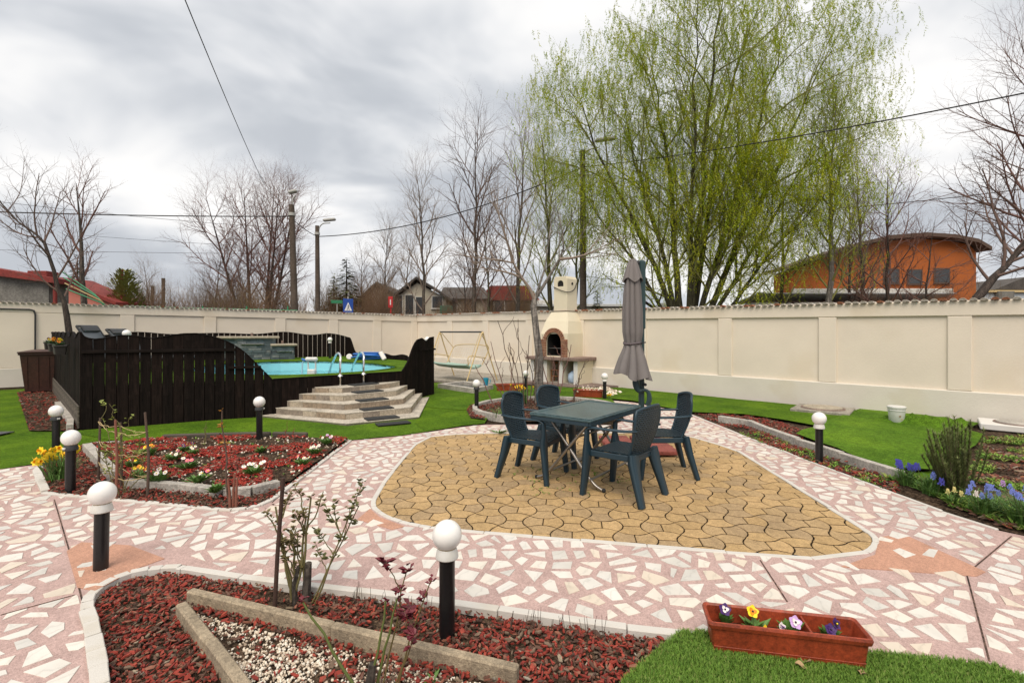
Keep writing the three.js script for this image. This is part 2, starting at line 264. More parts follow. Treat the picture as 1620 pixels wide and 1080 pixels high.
const M = {
  plaster: mat([0.86, 0.775, 0.655], 0.92, { map: tStain, bumpMap: bFine, bumpScale: 0.0025 }),
  plinth: mat([0.79, 0.745, 0.66], 0.92, { map: sized(tStain, 2.1), bumpMap: bFine, bumpScale: 0.003 }),
  cream: mat([0.86, 0.78, 0.6], 0.9, { map: tStain, bumpMap: bFine, bumpScale: 0.003 }),
  white: mat([0.8, 0.79, 0.76], 0.7, { map: tStain }),
  terracotta: mat([0.46, 0.19, 0.1], 0.85, { map: sized(tGrain, 0.5) }),
  limeTile: mat([0.72, 0.66, 0.58], 0.9, { map: sized(tGrain, 0.5) }),
  mortar: mat([0.64, 0.46, 0.425], 0.88, { specularIntensity: 0.2, map: tSpeck, bumpMap: bFine, bumpScale: 0.0015 }),
  patch: mat([0.66, 0.36, 0.25], 0.9, { map: tSpeck, bumpMap: bFine, bumpScale: 0.002 }),
  edge: mat([0.68, 0.655, 0.61], 0.8, { map: sized(tStain, 0.7), bumpMap: bFine, bumpScale: 0.002 }),
  concrete: mat([0.47, 0.43, 0.36], 0.92, { map: tGrain, bumpMap: bFine, bumpScale: 0.004 }),
  oldKerb: mat([0.54, 0.44, 0.31], 0.95, { map: sized(tGrain, 0.45), bumpMap: sized(bFine, 0.3), bumpScale: 0.006 }),
  whiteKerb: mat([0.66, 0.62, 0.56], 0.92, { map: sized(tGrain, 0.6), bumpMap: bFine, bumpScale: 0.005 }),
  sand: mat([0.085, 0.064, 0.04], 1, { specularIntensity: 0.2, map: tSoil, bumpMap: bFine, bumpScale: 0.004 }),
  soil: mat([0.27, 0.205, 0.155], 1, { specularIntensity: 0.2, map: tSoil, bumpMap: sized(bFine, 0.35), bumpScale: 0.02 }),
  dryGround: mat([0.22, 0.19, 0.13], 1, { specularIntensity: 0.2, map: sized(tSoil, 2.3) }),
  turf: mat([0.2, 0.335, 0.02], 0.95, { specularIntensity: 0.2, map: tTurf, bumpMap: bTurf, bumpScale: 0.003 }),
  turfLoose: mat([0.23, 0.39, 0.035], 0.95, { specularIntensity: 0.2, map: sized(tTurf, 2.4), bumpMap: bTurf, bumpScale: 0.003 }),
  turfB: mat([0.21, 0.35, 0.026], 0.95, { specularIntensity: 0.2, map: sized(tTurf, 2.1), bumpMap: bTurf, bumpScale: 0.003 }),
  stain: mat([0.017, 0.0115, 0.01], 0.8, { specularIntensity: 0.2, map: tWood, bumpMap: bWood, bumpScale: 0.002 }),
  stainB: mat([0.024, 0.015, 0.0125], 0.8, { specularIntensity: 0.2, map: tWood, bumpMap: bWood, bumpScale: 0.002 }),
  grey: mat([0.17, 0.14, 0.11], 0.85, { map: sized(tWood, 0.5, 0.5, Math.PI / 2), bumpMap: sized(bWood, 0.5, 0.5, Math.PI / 2), bumpScale: 0.003 }),
  stainH: mat([0.02, 0.014, 0.012], 0.75, { specularIntensity: 0.2, map: sized(tWood, 0.5, 0.5, Math.PI / 2), bumpMap: sized(bWood, 0.5, 0.5, Math.PI / 2), bumpScale: 0.002 }),
  bark: mat([0.2, 0.165, 0.135], 0.95, { map: tBark, bumpMap: sized(tBark, 0.7), bumpScale: 0.01 }),
  barkDark: mat([0.12, 0.09, 0.075], 0.95, { map: tBark }),
  barkPale: mat([0.42, 0.38, 0.34], 0.9, { map: tBark, bumpMap: sized(tBark, 0.5), bumpScale: 0.004 }),
  barkGreen: mat([0.13, 0.12, 0.065], 0.95, { map: tBark }),
  twig: mat([0.13, 0.085, 0.07], 0.95), twigRed: mat([0.17, 0.09, 0.075], 0.95), twigPale: mat([0.24, 0.19, 0.155], 0.95), twigGreen: mat([0.22, 0.22, 0.07], 0.95),
  black: mat([0.012, 0.012, 0.014], 0.35, { map: sized(tGrain, 0.3) }),
  collar: mat([0.03, 0.032, 0.035], 0.45),
  globe: mat([0.8, 0.79, 0.77], 0.28, { physical: true, clearcoat: 0.3, clearcoatRoughness: 0.2 }),
  whitePlastic: mat([0.78, 0.78, 0.76], 0.45, { map: sized(tStain, 0.3) }),
  navy: mat([0.012, 0.034, 0.052], 0.45), navyWeave: mat([0.012, 0.035, 0.053], 0.48, { bumpMap: bWeave, bumpScale: 0.022 }),
  table: mat([0.085, 0.155, 0.175], 0.28, { map: sized(tGrain, 0.8), bumpMap: sized(bFine, 0.2), bumpScale: 0.0006 }),
  tubeSteel: mat([0.36, 0.34, 0.32], 0.35, { metalness: 0.9 }), chrome: mat([0.75, 0.76, 0.78], 0.12, { metalness: 1 }),
  canvas: mat([0.19, 0.175, 0.172], 0.95, { specularIntensity: 0.2, bumpMap: sized(bFine, 0.08), bumpScale: 0.0008, physical: true, sheen: 0.3, sheenRoughness: 0.6 }),
  poleGreen: mat([0.02, 0.05, 0.055], 0.45), redSlab: mat([0.42, 0.11, 0.085], 0.85, { map: sized(tGrain, 0.5) }),
  brick: mat([0.44, 0.21, 0.13], 0.92, { map: sized(tGrain, 0.3) }), counter: mat([0.36, 0.25, 0.21], 0.8, { map: sized(tGrain, 0.5) }), sootAndShade: mat([0.012, 0.011, 0.01], 0.95),
  gold: mat([0.62, 0.47, 0.24], 0.45, { metalness: 0.2 }), mint: mat([0.3, 0.42, 0.36], 0.9), cushionUnder: mat([0.12, 0.12, 0.06], 0.95),
  pot: mat([0.44, 0.07, 0.024], 0.5, { map: sized(tGrain, 0.6) }), potDark: mat([0.02, 0.016, 0.014], 0.6), bin: mat([0.09, 0.032, 0.022], 0.5, { map: sized(tGrain, 1.2) }),
  liner: mat([0.28, 0.68, 0.77], 0.5), water: mat([0.8, 0.95, 0.97], 0.03, { physical: true, transmission: 1, thickness: 0.3, ior: 1.33, attenuationColor: C(0.7, 0.94, 0.97), attenuationDistance: 3 }),
  darkWater: mat([0.05, 0.07, 0.075], 0.06), slate: mat([0.16, 0.215, 0.24], 0.8, { map: sized(tGrain, 0.4) }), slateB: mat([0.33, 0.37, 0.38], 0.8, { map: sized(tGrain, 0.33) }), slateC: mat([0.095, 0.125, 0.145], 0.8, { map: sized(tGrain, 0.37) }),
  stoneCap: mat([0.6, 0.52, 0.4], 0.85, { map: sized(tGrain, 0.5) }), stair: mat([0.62, 0.53, 0.41], 0.75, { map: sized(tGrain, 0.6), bumpMap: bFine, bumpScale: 0.001 }), stairB: mat([0.46, 0.36, 0.26], 0.75, { map: sized(tGrain, 0.7) }), stairC: mat([0.4, 0.335, 0.27], 0.75, { map: sized(tGrain, 0.5) }), tread: mat([0.74, 0.67, 0.56], 0.75, { map: sized(tGrain, 0.8) }),
  rubber: mat([0.018, 0.019, 0.02], 0.85), blueHose: mat([0.02, 0.14, 0.5], 0.45), mesh: mat([0.05, 0.055, 0.06], 0.8),
  stem: mat([0.1, 0.14, 0.04], 0.8), leaf: mat([0.09, 0.19, 0.035], 0.6), leafDark: mat([0.045, 0.1, 0.03], 0.65), leafRed: mat([0.13, 0.012, 0.022], 0.5), leafBronze: mat([0.13, 0.1, 0.03], 0.6), cane: mat([0.15, 0.13, 0.05], 0.85), caneRed: mat([0.19, 0.07, 0.045], 0.8), caneDark: mat([0.085, 0.055, 0.04], 0.9), straw: mat([0.42, 0.32, 0.16], 0.9),
  needle: mat([0.125, 0.155, 0.045], 0.8, { side: THREE.DoubleSide }), yellow: mat([0.86, 0.64, 0.02], 0.6), orange: mat([0.75, 0.25, 0.008], 0.6), violet: mat([0.055, 0.015, 0.13], 0.6), lilac: mat([0.55, 0.36, 0.66], 0.6), petalWhite: mat([0.82, 0.76, 0.74], 0.6), pink: mat([0.7, 0.16, 0.24], 0.6), blue: mat([0.12, 0.12, 0.55], 0.6), paleBlue: mat([0.26, 0.33, 0.75], 0.6), cream2: mat([0.85, 0.76, 0.36], 0.6), petalEye: mat([0.02, 0.01, 0.03], 0.7),
  willow: mat([0.45, 0.5, 0.035], 0.9, { specularIntensity: 0.2, physical: true, transmission: 0.35, thickness: 0, side: THREE.DoubleSide }), conifer: mat([0.13, 0.14, 0.065], 0.95, { specularIntensity: 0.2, side: THREE.DoubleSide }), thuja: mat([0.2, 0.21, 0.05], 0.9, { side: THREE.DoubleSide }),
  orangeWall: mat([0.5, 0.135, 0.028], 0.9, { map: tStain }), houseWall: mat([0.66, 0.6, 0.49], 0.9, { map: tStain }), houseWhite: mat([0.72, 0.71, 0.67], 0.9, { map: tStain }), greyWall: mat([0.3, 0.29, 0.265], 0.95, { map: tGrain }), salmon: mat([0.66, 0.24, 0.19], 0.9, { map: tStain }), greyRoof: mat([0.13, 0.115, 0.105], 0.9, { map: tGrain }), redRoof: mat([0.33, 0.045, 0.035], 0.75, { map: tGrain }), brownRoof: mat([0.1, 0.065, 0.05], 0.9), tinRoof: mat([0.5, 0.52, 0.54], 0.6), pane: mat([0.05, 0.055, 0.06], 0.12), dark: mat([0.03, 0.028, 0.026], 0.8), concretePole: mat([0.15, 0.115, 0.09], 0.95, { map: tGrain }), cable: mat([0.02, 0.02, 0.022], 0.7), lampGrey: mat([0.4, 0.4, 0.38], 0.6), greenPipe: mat([0.03, 0.22, 0.1], 0.5), signBlue: mat([0.015, 0.07, 0.36], 0.45), signWhite: mat([0.8, 0.8, 0.8], 0.5), signRed: mat([0.5, 0.015, 0.02], 0.5), woodOrange: mat([0.42, 0.15, 0.04], 0.7, { map: tWood }), bagBlue: mat([0.42, 0.55, 0.72], 0.4), cupBlue: mat([0.02, 0.27, 0.42], 0.4), dryLeaf: mat([0.4, 0.28, 0.15], 0.9), joint: mat([0.24, 0.16, 0.13], 1, { map: tSoil }),
};
// ---------------------------------------------------------------- ground, paths, patio, turf, beds
struct('ground', place(new THREE.PlaneGeometry(700, 700), 0, -0.07, -120, -Math.PI / 2), M.dryGround).geometry = uvBox(place(new THREE.PlaneGeometry(700, 700), 0, -0.07, -120, -Math.PI / 2));

const G = (list) => list.map(([x, y]) => g2(x, y));
const patio = ccw(smooth2(densify(G([[591, 800], [597, 779], [622, 745], [648, 713], [662, 699], [676, 692], [700, 688], [790, 685], [900, 685], [1010, 685], [1075, 687], [1105, 694], [1166, 713], [1250, 765], [1308, 802], [1358, 832], [1381, 847], [1385, 858], [1374, 871], [1345, 880], [1300, 883], [1230, 880], [1000, 858], [860, 848], [745, 841], [665, 832], [625, 822], [602, 811]]), 0.5, true), 96));
{ // convex outline
  const P = [...patio].sort((a, b) => a[0] - b[0] || a[1] - b[1]), cr = (o, a, b) => (a[0] - o[0]) * (b[1] - o[1]) - (a[1] - o[1]) * (b[0] - o[0]), half = (l) => { const h = []; for (const p of l) { while (h.length > 1 && cr(h[h.length - 2], h[h.length - 1], p) <= 0) h.pop(); h.push(p); } h.pop(); return h; };
  const H = [...half(P), ...half(P.reverse())]; patio.length = 0; patio.push(...H);
}
const bedB = [[0.995, 2.496], [0.506, 2.58], [-0.423, 2.817], [-1.645, 3.07], [-2.217, 3.23], [-2.37, 3.2], [-2.49, 3.1], [-2.53, 2.99], [-2.5, 2.85], [-2.345, 2.65], [-2.234, 2.55], [-1.835, 2.137], [-0.9, 1.0], [-0.6, 0.3]];
const bedAFront = [[-5.37, 5.51], [-4.42, 4.61], [-3.5, 4.42], [-2.52, 4.19], [-2.33, 4.22], [-2.22, 4.34], [-2.2, 4.56], [-2.3, 6.9]];
const rightEdge = [[3.36, 9.19], [3.48, 6.78], [3.57, 5.67], [3.68, 4.61], [3.72, 4.12], [3.8, 3.78], [3.95, 3.62], [6.5, 3.2]];
const turfFrontEdge = [[6.5, 0.8], [2.7, 1.2], [2.31, 2.16], [2.24, 2.25], [1.9, 2.31], [1.727, 2.34]];
const outer = [[-9, 5.3], [-5.78, 5.46], [-5.55, 5.67], ...bedAFront, [-1.635, 7.23], [-0.826, 7.9], [-0.46, 8.1], [0.3, 8.1], [1.67, 8.06], [2.0, 8.53], [2.22, 10.98], [2.65, 10.68], [3.0, 10.05], ...rightEdge, ...turfFrontEdge, ...bedB, [-9, 0.3]];
const path = struct('path', slab(outer, -0.06, 0, [patio]), M.mortar, 'pink mortar garden path inlaid with white marble shards');
const PATH = ccw(outer);

// orange mortar repairs, laid over the pink
const repairs = [G([[105, 872], [128, 858], [205, 863], [260, 884], [215, 900], [150, 935], [122, 930]]), G([[1392, 850], [1430, 845], [1560, 905], [1545, 912], [1330, 897], [1385, 878]]), G([[565, 822], [585, 805], [600, 818], [640, 833], [620, 838]])];
repairs.forEach((p) => mesh('mortar_repair', slab(p, 0, 0.004), M.patch, path).userData.label = 'orange mortar patch');
// dirt-filled expansion joints
const joints = [[[85, 790], [113, 885], [134, 968]], [[1203, 886], [1246, 952]], [[1530, 908], [1566, 1046]], [[1601, 848], [1532, 906]], [[0, 973], [118, 941]], [[430, 795], [470, 760]]];
joints.forEach((l) => { const p = G(l), a = [], b = []; p.forEach(([x, d], i) => { const q = p[Math.max(0, i - 1)], r = p[Math.min(p.length - 1, i + 1)], L = Math.hypot(r[0] - q[0], r[1] - q[1]), nx = -(r[1] - q[1]) / L * 0.004, nd = (r[0] - q[0]) / L * 0.004; a.push([x + nx, d + nd]); b.unshift([x - nx, d - nd]); }); mesh('joint', slab([...a, ...b], 0, 0.0025), M.joint, path); });

{ // marble shards: cells of a jittered lattice, cut down to three to five corners
  const r = rng(42), S = 0.146, cell = new Map(), key = (i, j) => i + ',' + j, seeds = [];
  for (let i = -62; i < 46; i++) for (let j = 1; j < 78; j++) { const p = [(i + 0.5 + (r() - 0.5) * 0.95) * S + (j % 2) * S * 0.5, (j + 0.5 + (r() - 0.5) * 0.95) * S * 0.98]; cell.set(key(i, j), p); seeds.push([i, j, p]); }
  const tones = [[0.78, 0.76, 0.73], [0.74, 0.725, 0.7], [0.78, 0.74, 0.685], [0.65, 0.64, 0.62], [0.72, 0.645, 0.56]].map((c) => mat(c, 0.5, { map: tMarble, bumpMap: bFine, bumpScale: 0.0006 }));
  const shards = [];
  for (const [i, j, p] of seeds) {
    if (!inside(p, PATH) || inside(p, patio)) continue;
    let q = [[p[0] - 0.3, p[1] - 0.3], [p[0] + 0.3, p[1] - 0.3], [p[0] + 0.3, p[1] + 0.3], [p[0] - 0.3, p[1] + 0.3]];
    for (let a = -3; a <= 3; a++) for (let b = -3; b <= 3; b++) {
      const n = (a || b) && cell.get(key(i + a, j + b)); if (!n) continue;
      const mx = (p[0] + n[0]) / 2, my = (p[1] + n[1]) / 2, dx = p[0] - n[0], dy = p[1] - n[1], o = [];
      for (let k = 0; k < q.length; k++) { const u = q[k], v = q[(k + 1) % q.length], fu = (u[0] - mx) * dx + (u[1] - my) * dy, fv = (v[0] - mx) * dx + (v[1] - my) * dy; if (fu >= 0) o.push(u); if ((fu > 0 && fv < 0) || (fu < 0 && fv > 0)) { const t = fu / (fu - fv); o.push([lerp(u[0], v[0], t), lerp(u[1], v[1], t)]); } }
      q = o;
    }
    q = inset(ccw(q), 0.013 + r() * 0.018);
    const want = r() < 0.14 ? 3 : r() < 0.78 ? 4 : 5;
    while (q.length > want) { let best = 0, w = 1e9; for (let k = 0; k < q.length; k++) { const t = Math.abs(area([q[(k + q.length - 1) % q.length], q[k], q[(k + 1) % q.length]])); if (t < w) { w = t; best = k; } } q.splice(best, 1); }
    if (q.length < 3 || Math.abs(area(q)) < 0.0018) continue;
    const out = () => q.some((v) => !inside(v, PATH) || inside(v, patio));
    for (let k = 0; k < 3 && out(); k++) { const c = q.filter((v) => inside(v, PATH) && !inside(v, patio)), b = c.length ? [c, [p]].flat() : [p], m0 = b.reduce((s, v) => [s[0] + v[0] / b.length, s[1] + v[1] / b.length], [0, 0]); q = q.map((v) => [lerp(v[0], m0[0], 0.28), lerp(v[1], m0[1], 0.28)]); }
    if (out() || Math.abs(area(q)) < 0.0018) continue;
    if (repairs.some((e) => q.some((v) => inside(v, e))) && r() < 0.5) continue;
    const m = q.reduce((s, v) => [s[0] + v[0] / q.length, s[1] + v[1] / q.length], [0, 0]);
    for (const l of joints) { const e = G(l); for (let k = 0; k + 1 < e.length; k++) { const [a, b] = [e[k], e[k + 1]], L = Math.hypot(b[0] - a[0], b[1] - a[1]), t = ((m[0] - a[0]) * (b[0] - a[0]) + (m[1] - a[1]) * (b[1] - a[1])) / L / L; if (t < -0.1 || t > 1.1) continue; const sd = (v) => ((b[0] - a[0]) * (v[1] - a[1]) - (b[1] - a[1]) * (v[0] - a[0])) / L, sg = sd(m) < 0 ? -1 : 1; if (q.every((v) => sg * sd(v) > 0.012)) continue; const nx = -(b[1] - a[1]) / L * sg, ny = (b[0] - a[0]) / L * sg, o0 = [a[0] + nx * 0.013, a[1] + ny * 0.013], f = (v) => (v[0] - o0[0]) * nx + (v[1] - o0[1]) * ny, w = []; for (let z = 0; z < q.length; z++) { const u = q[z], v = q[(z + 1) % q.length], fu = f(u), fv = f(v); if (fu >= 0) w.push(u); if ((fu > 0 && fv < 0) || (fu < 0 && fv > 0)) { const tt = fu / (fu - fv); w.push([lerp(u[0], v[0], tt), lerp(u[1], v[1], tt)]); } } q = w; if (q.length < 3) break; } if (q.length < 3) break; }
    if (q.length < 3 || Math.abs(area(q)) < 0.0015) continue;
    const vis = m[1] > 2.0 && Math.abs(m[0]) < m[1] * 1.06;
    shards.push({ q, score: (vis ? Math.abs(area(q)) / m[1] ** 3 : 0), tone: r() < 0.1 ? 4 : Math.floor(r() * 4), y: 0.0045 + (r() - 0.5) * 0.002 });
  }
  shards.sort((a, b) => b.score - a.score);
  const rest = tones.map(() => []);
  shards.forEach((s, k) => {
    const g = tile(s.q, -0.004, s.y, 0.0012);
    if (k < 300) { const [h, c] = recentre(g); mesh('marble_shard', h, tones[s.tone], path, c); } else rest[s.tone].push(g);
  });
  const full = rest.filter((l) => l.length); const o = mesh('marble_shards', mergeGeometries(full.map((l) => mergeGeometries(l)), true), tones.filter((t, k) => rest[k].length), path); o.userData.kind = 'stuff';
}

// patio of paired bow-tie pavers
{
  const p = new THREE.Group(); p.name = 'patio'; p.userData = { kind: 'structure', label: 'ochre patio of wavy bow-tie pavers' }; scene.add(p);
  mesh('bedding', slab(patio, -0.05, -0.0045), M.sand, p);
  const r = rng(7), T = 0.236, B = 0.05, ang = -0.125, ca = Math.cos(ang), sa = Math.sin(ang), C0 = [0.9, 5.3], pieces = [];
  const tones = [[0.6, 0.41, 0.2], [0.56, 0.38, 0.185], [0.63, 0.43, 0.215], [0.55, 0.385, 0.205], [0.5, 0.355, 0.2]].map((c) => mat(c, 0.85, { specularIntensity: 0.4, map: sized(tSpeck, 0.8), bumpMap: bFine, bumpScale: 0.001 }));
  const hull = ccw(inset(patio, 0.02));
  const arc = (a, b, bulge) => { const o = [], L = Math.hypot(b[0] - a[0], b[1] - a[1]), nx = (b[1] - a[1]) / L, ny = -(b[0] - a[0]) / L; for (let k = 0; k < 6; k++) { const t = k / 6, w = bulge * 4 * t * (1 - t); o.push([lerp(a[0], b[0], t) + nx * w, lerp(a[1], b[1], t) + ny * w]); } return o; };
  const h = T / 2;
  for (let i = -12; i <= 12; i++) for (let j = -11; j <= 11; j++) {
    const odd = (i + j) & 1, s = odd ? -1 : 1;
    // sides bulge by +B left and right, by -B top and bottom (or the other way round), cut in two across the waist
    const cell = [...arc([-h, -h], [h, -h], -s * B), ...arc([h, -h], [h, h], s * B), ...arc([h, h], [-h, h], -s * B), ...arc([-h, h], [-h, -h], s * B)];
    for (const side of [-1, 1]) {
      const big = 1, g0 = 0;
      const half = odd ? ccw([[-big, g0], [big, g0], [big, side * big], [-big, side * big]]) : ccw([[g0, -big], [g0, big], [side * big, big], [side * big, -big]]);
      let q = clip(cell, half); if (q.length < 3) continue;
      const c = q.reduce((m, v) => [m[0] + v[0] / q.length, m[1] + v[1] / q.length], [0, 0]);
      q = q.map(([x, y]) => { const dx = x - c[0], dy = y - c[1], L = Math.hypot(dx, dy); return [c[0] + dx * (1 - 0.0046 / L), c[1] + dy * (1 - 0.0105 / L)]; });
      q = q.map(([x, y]) => { const X = i * T + x, Y = j * T + y; return [C0[0] + X * ca - Y * sa, C0[1] + X * sa + Y * ca]; });
      q = clip(ccw(q), hull); if (q.length < 3 || Math.abs(area(q)) < 0.0012) continue;
      q = q.filter((v, k) => { const n = q[(k + 1) % q.length]; return Math.hypot(v[0] - n[0], v[1] - n[1]) > 0.002; });
      const m = q.reduce((e, v) => [e[0] + v[0] / q.length, e[1] + v[1] / q.length], [0, 0]);
      pieces.push({ q, m, score: Math.abs(area(q)) / m[1] ** 3, tone: Math.floor(r() * 5), y: (r() - 0.5) * 0.003 });
    }
  }
  pieces.sort((a, b) => b.score - a.score);
  const rest = tones.map(() => []);
  pieces.forEach((s, k) => {
    const g0 = (() => { // concave pieces: rim pulled towards the middle
      const g = new GB(), pp = ccw(s.q), inn = pp.map(([x, d]) => { const dx = x - s.m[0], dd = d - s.m[1], L = Math.hypot(dx, dd), e = 1 - Math.min(0.004, L * 0.2) / L; return [s.m[0] + dx * e, s.m[1] + dd * e]; });
      const w = ([x, d], y) => V(x, y, -d), T3 = THREE.ShapeUtils.triangulateShape(inn.map(([x, d]) => new THREE.Vector2(x, d)), []);
      for (const [a, b, e] of T3) g.tri(w(inn[a], s.y), w(inn[b], s.y), w(inn[e], s.y));
      for (let a = 0; a < pp.length; a++) { const b = (a + 1) % pp.length; g.quad(w(pp[a], s.y - 0.004), w(pp[b], s.y - 0.004), w(inn[b], s.y), w(inn[a], s.y)); g.quad(w(pp[a], -0.016), w(pp[b], -0.016), w(pp[b], s.y - 0.004), w(pp[a], s.y - 0.004)); }
      return g.geo();
    })();
    if (k < 300) { const [hh, c] = recentre(g0); mesh('paver', hh, tones[s.tone], p, c); } else rest[s.tone].push(g0);
  });
  mesh('pavers', mergeGeometries(rest.filter((l) => l.length).map((l) => mergeGeometries(l)), true), tones.filter((t, k) => rest[k].length), p).userData.kind = 'stuff';
}
// rows of white edging stones along a polyline [[x, d], ...]
function edging(line, width, y0, y1, len, m, parent, seed, side = 0, closed = false) {
  const r = rng(seed), pts = densify(line, 0.02, closed); if (closed) pts.push(pts[0]);
  let k = 0;
  while (k < pts.length - 2) {
    const L = (typeof len === 'function' ? len(pts[k]) : len) * (0.75 + 0.5 * r()); let e = k + 1; let acc = 0;
    while (e < pts.length - 1 && acc < L) { acc += Math.hypot(pts[e][0] - pts[e - 1][0], pts[e][1] - pts[e - 1][1]); e++; }
    const a = pts[k], b = pts[e], d = Math.hypot(b[0] - a[0], b[1] - a[1]); if (d < 0.012) { k = e; continue; }
    const ux = (b[0] - a[0]) / d, ud = (b[1] - a[1]) / d, mx = (a[0] + b[0]) / 2 - ud * side * width / 2, md = (a[1] + b[1]) / 2 + ux * side * width / 2, dy = (r() - 0.5) * 0.006;
    mesh('edging_stone', uvBox(cbox(d - 0.004, y1 - y0, width * (0.92 + 0.12 * r()), 0.004), mx * 3.1, md * 2.7), m, parent, [mx, (y0 + y1) / 2 + dy, -md], [(r() - 0.5) * 0.04, Math.atan2(ud, ux), (r() - 0.5) * 0.01]);
    k = e;
  }
}
const curvy = (pts) => (p) => { const c = pts; let best = 1e9; for (const [x, d, rad] of c) best = Math.min(best, Math.hypot(p[0] - x, p[1] - d) - rad); return best < 0 ? 0.062 : 0.42; };
const border = thing('patio_border', 'white stone edging strip around the ochre patio', 'edging');
edging(patio, 0.045, -0.04, 0.006, curvy([[-1.15, 4.0, 0.5], [2.45, 3.55, 0.42]]), M.edge, border, 3, -0.2, true);

// turf carpets
function sheetTurf(poly, y, m, name, bump = () => 0, step = 0.35) { // gridded carpet over a polygon
  const xs = poly.map((p) => p[0]), ds = poly.map((p) => p[1]), x0 = Math.min(...xs), x1 = Math.max(...xs), d0 = Math.min(...ds), d1 = Math.max(...ds), gs = [];
  for (let x = x0; x < x1; x += step) for (let d = d0; d < d1; d += step) {
    const cellq = [[x, d], [x + step, d], [x + step, d + step], [x, d + step]];
    const n = cellq.filter((v) => inside(v, poly)).length;
    let q = cellq;
    if (n < 4) { // cut the polygon down to this cell
      q = clip(ccw(poly), cellq); if (q.length < 3 || Math.abs(area(q)) < 1e-6) continue;
    }
    gs.push(ccw(q));
  }
  const P = [], I = [];
  for (const q of gs) { const b = P.length / 3; q.forEach(([px, pd]) => P.push(px, y + bump(px, pd), -pd)); const T3 = THREE.ShapeUtils.triangulateShape(q.map(([a, c]) => new THREE.Vector2(a, c)), []); for (const t of T3) I.push(b + t[0], b + t[1], b + t[2]); }
  let g = new THREE.BufferGeometry(); g.setAttribute('position', new THREE.Float32BufferAttribute(P, 3)); g.setIndex(I); g = mergeVertices(g, 1e-4); g.computeVertexNormals();
  return uvBox(g);
}
const roll = (x, d) => 0.012 * nz.noise(x * 0.8, d * 0.8, 1) + 0.006 * nz.noise(x * 2.3, d * 2.3, 5);
const lawn = struct('turf', slab([[-16, 5.2], [-5.78, 5.46], [-5.55, 5.67], [-5, 5.5], [-2.6, 5.2], [-2.3, 6.9], [-1.635, 7.23], [-0.826, 7.9], [-0.46, 8.1], [0.3, 8.1], [1.67, 8.06], [2.0, 8.53], [2.22, 10.98], [2.65, 10.68], [3.36, 9.19], [3.3, 9.9], [4.4, 9.3], [5.2, 8.6], [5.9, 7.8], [6.5, 7.9], [7.2, 9.3], [3.6, 13], [-4, 21.2], [-16, 13]], -0.05, -0.012), M.sand, 'green artificial turf carpets between path and wall');
// carpet lengths, each overlapping its neighbour by a hand's breadth
const lengths = [
  [[-16, 5.2], [-5.78, 5.46], [-5.6, 5.72], [-5.75, 6.9], [-6.9, 7.55], [-12.9, 13.4], [-16, 11]],
  [[-6.9, 7.5], [-5.75, 6.9], [-2.6, 6.2], [-2.3, 6.9], [-1.635, 7.23], [-1.3, 7.5], [-1.6, 8.9], [-4.4, 8.85]],
  [[-1.64, 8.2], [-1.33, 7.45], [-0.826, 7.9], [-0.46, 8.1], [-0.4, 9.2], [-1.0, 10.3], [-1.9, 10.2]],
  [[-2.1, 10.0], [-0.9, 9.4], [0.2, 10.6], [2.22, 10.4], [2.3, 11.4], [1.5, 13.4], [-0.9, 14.2], [-2.6, 14.6], [-4, 16]],
  [[2.2, 11.05], [2.65, 10.68], [3.3, 9.4], [3.36, 9.22], [4.3, 8.95], [4.75, 8.3], [5.1, 7.55], [5.9, 8.0], [6.1, 9.9], [3.0, 13.2], [1.6, 13.2]],
];
lengths.forEach((p, i) => mesh('turf_length', sheetTurf(p, 0.004 + i * 0.007, i % 2 ? M.turfB : M.turf, 'turf', roll), i % 2 ? M.turfB : M.turf, lawn));
// rumpled loose carpet by the wall
const folds = G([[1363, 649], [1310, 669], [1260, 692], [1325, 714], [1383, 741], [1417, 748], [1474, 751], [1510, 733], [1543, 712], [1556, 692], [1530, 684], [1551, 673], [1440, 657]]);
tag(mesh('turf_offcut', sheetTurf(folds, 0.045, M.turfLoose, 'turf', (x, d) => 0.045 * Math.max(0, nz.noise(x * 1.3, d * 0.9, 8)) + 0.16 * Math.exp(-(((d - 8.35 + (x - 6.2) * 0.8) / 0.13) ** 2)) * sstep(6.1, 6.6, x) + 0.012 * Math.abs(nz.noise(x * 3, d * 2, 3)), 0.12), M.turfLoose), 'large rumpled piece of green turf lying loose around the white bucket', 'turf offcut');
tag(mesh('turf_offcut', sheetTurf(G([[1440, 752], [1480, 746], [1500, 768], [1470, 768]]), 0.022, M.turf, 'turf', roll, 0.1), M.turf), 'small pale turf scrap below the loose carpet beside the juniper', 'turf offcut');

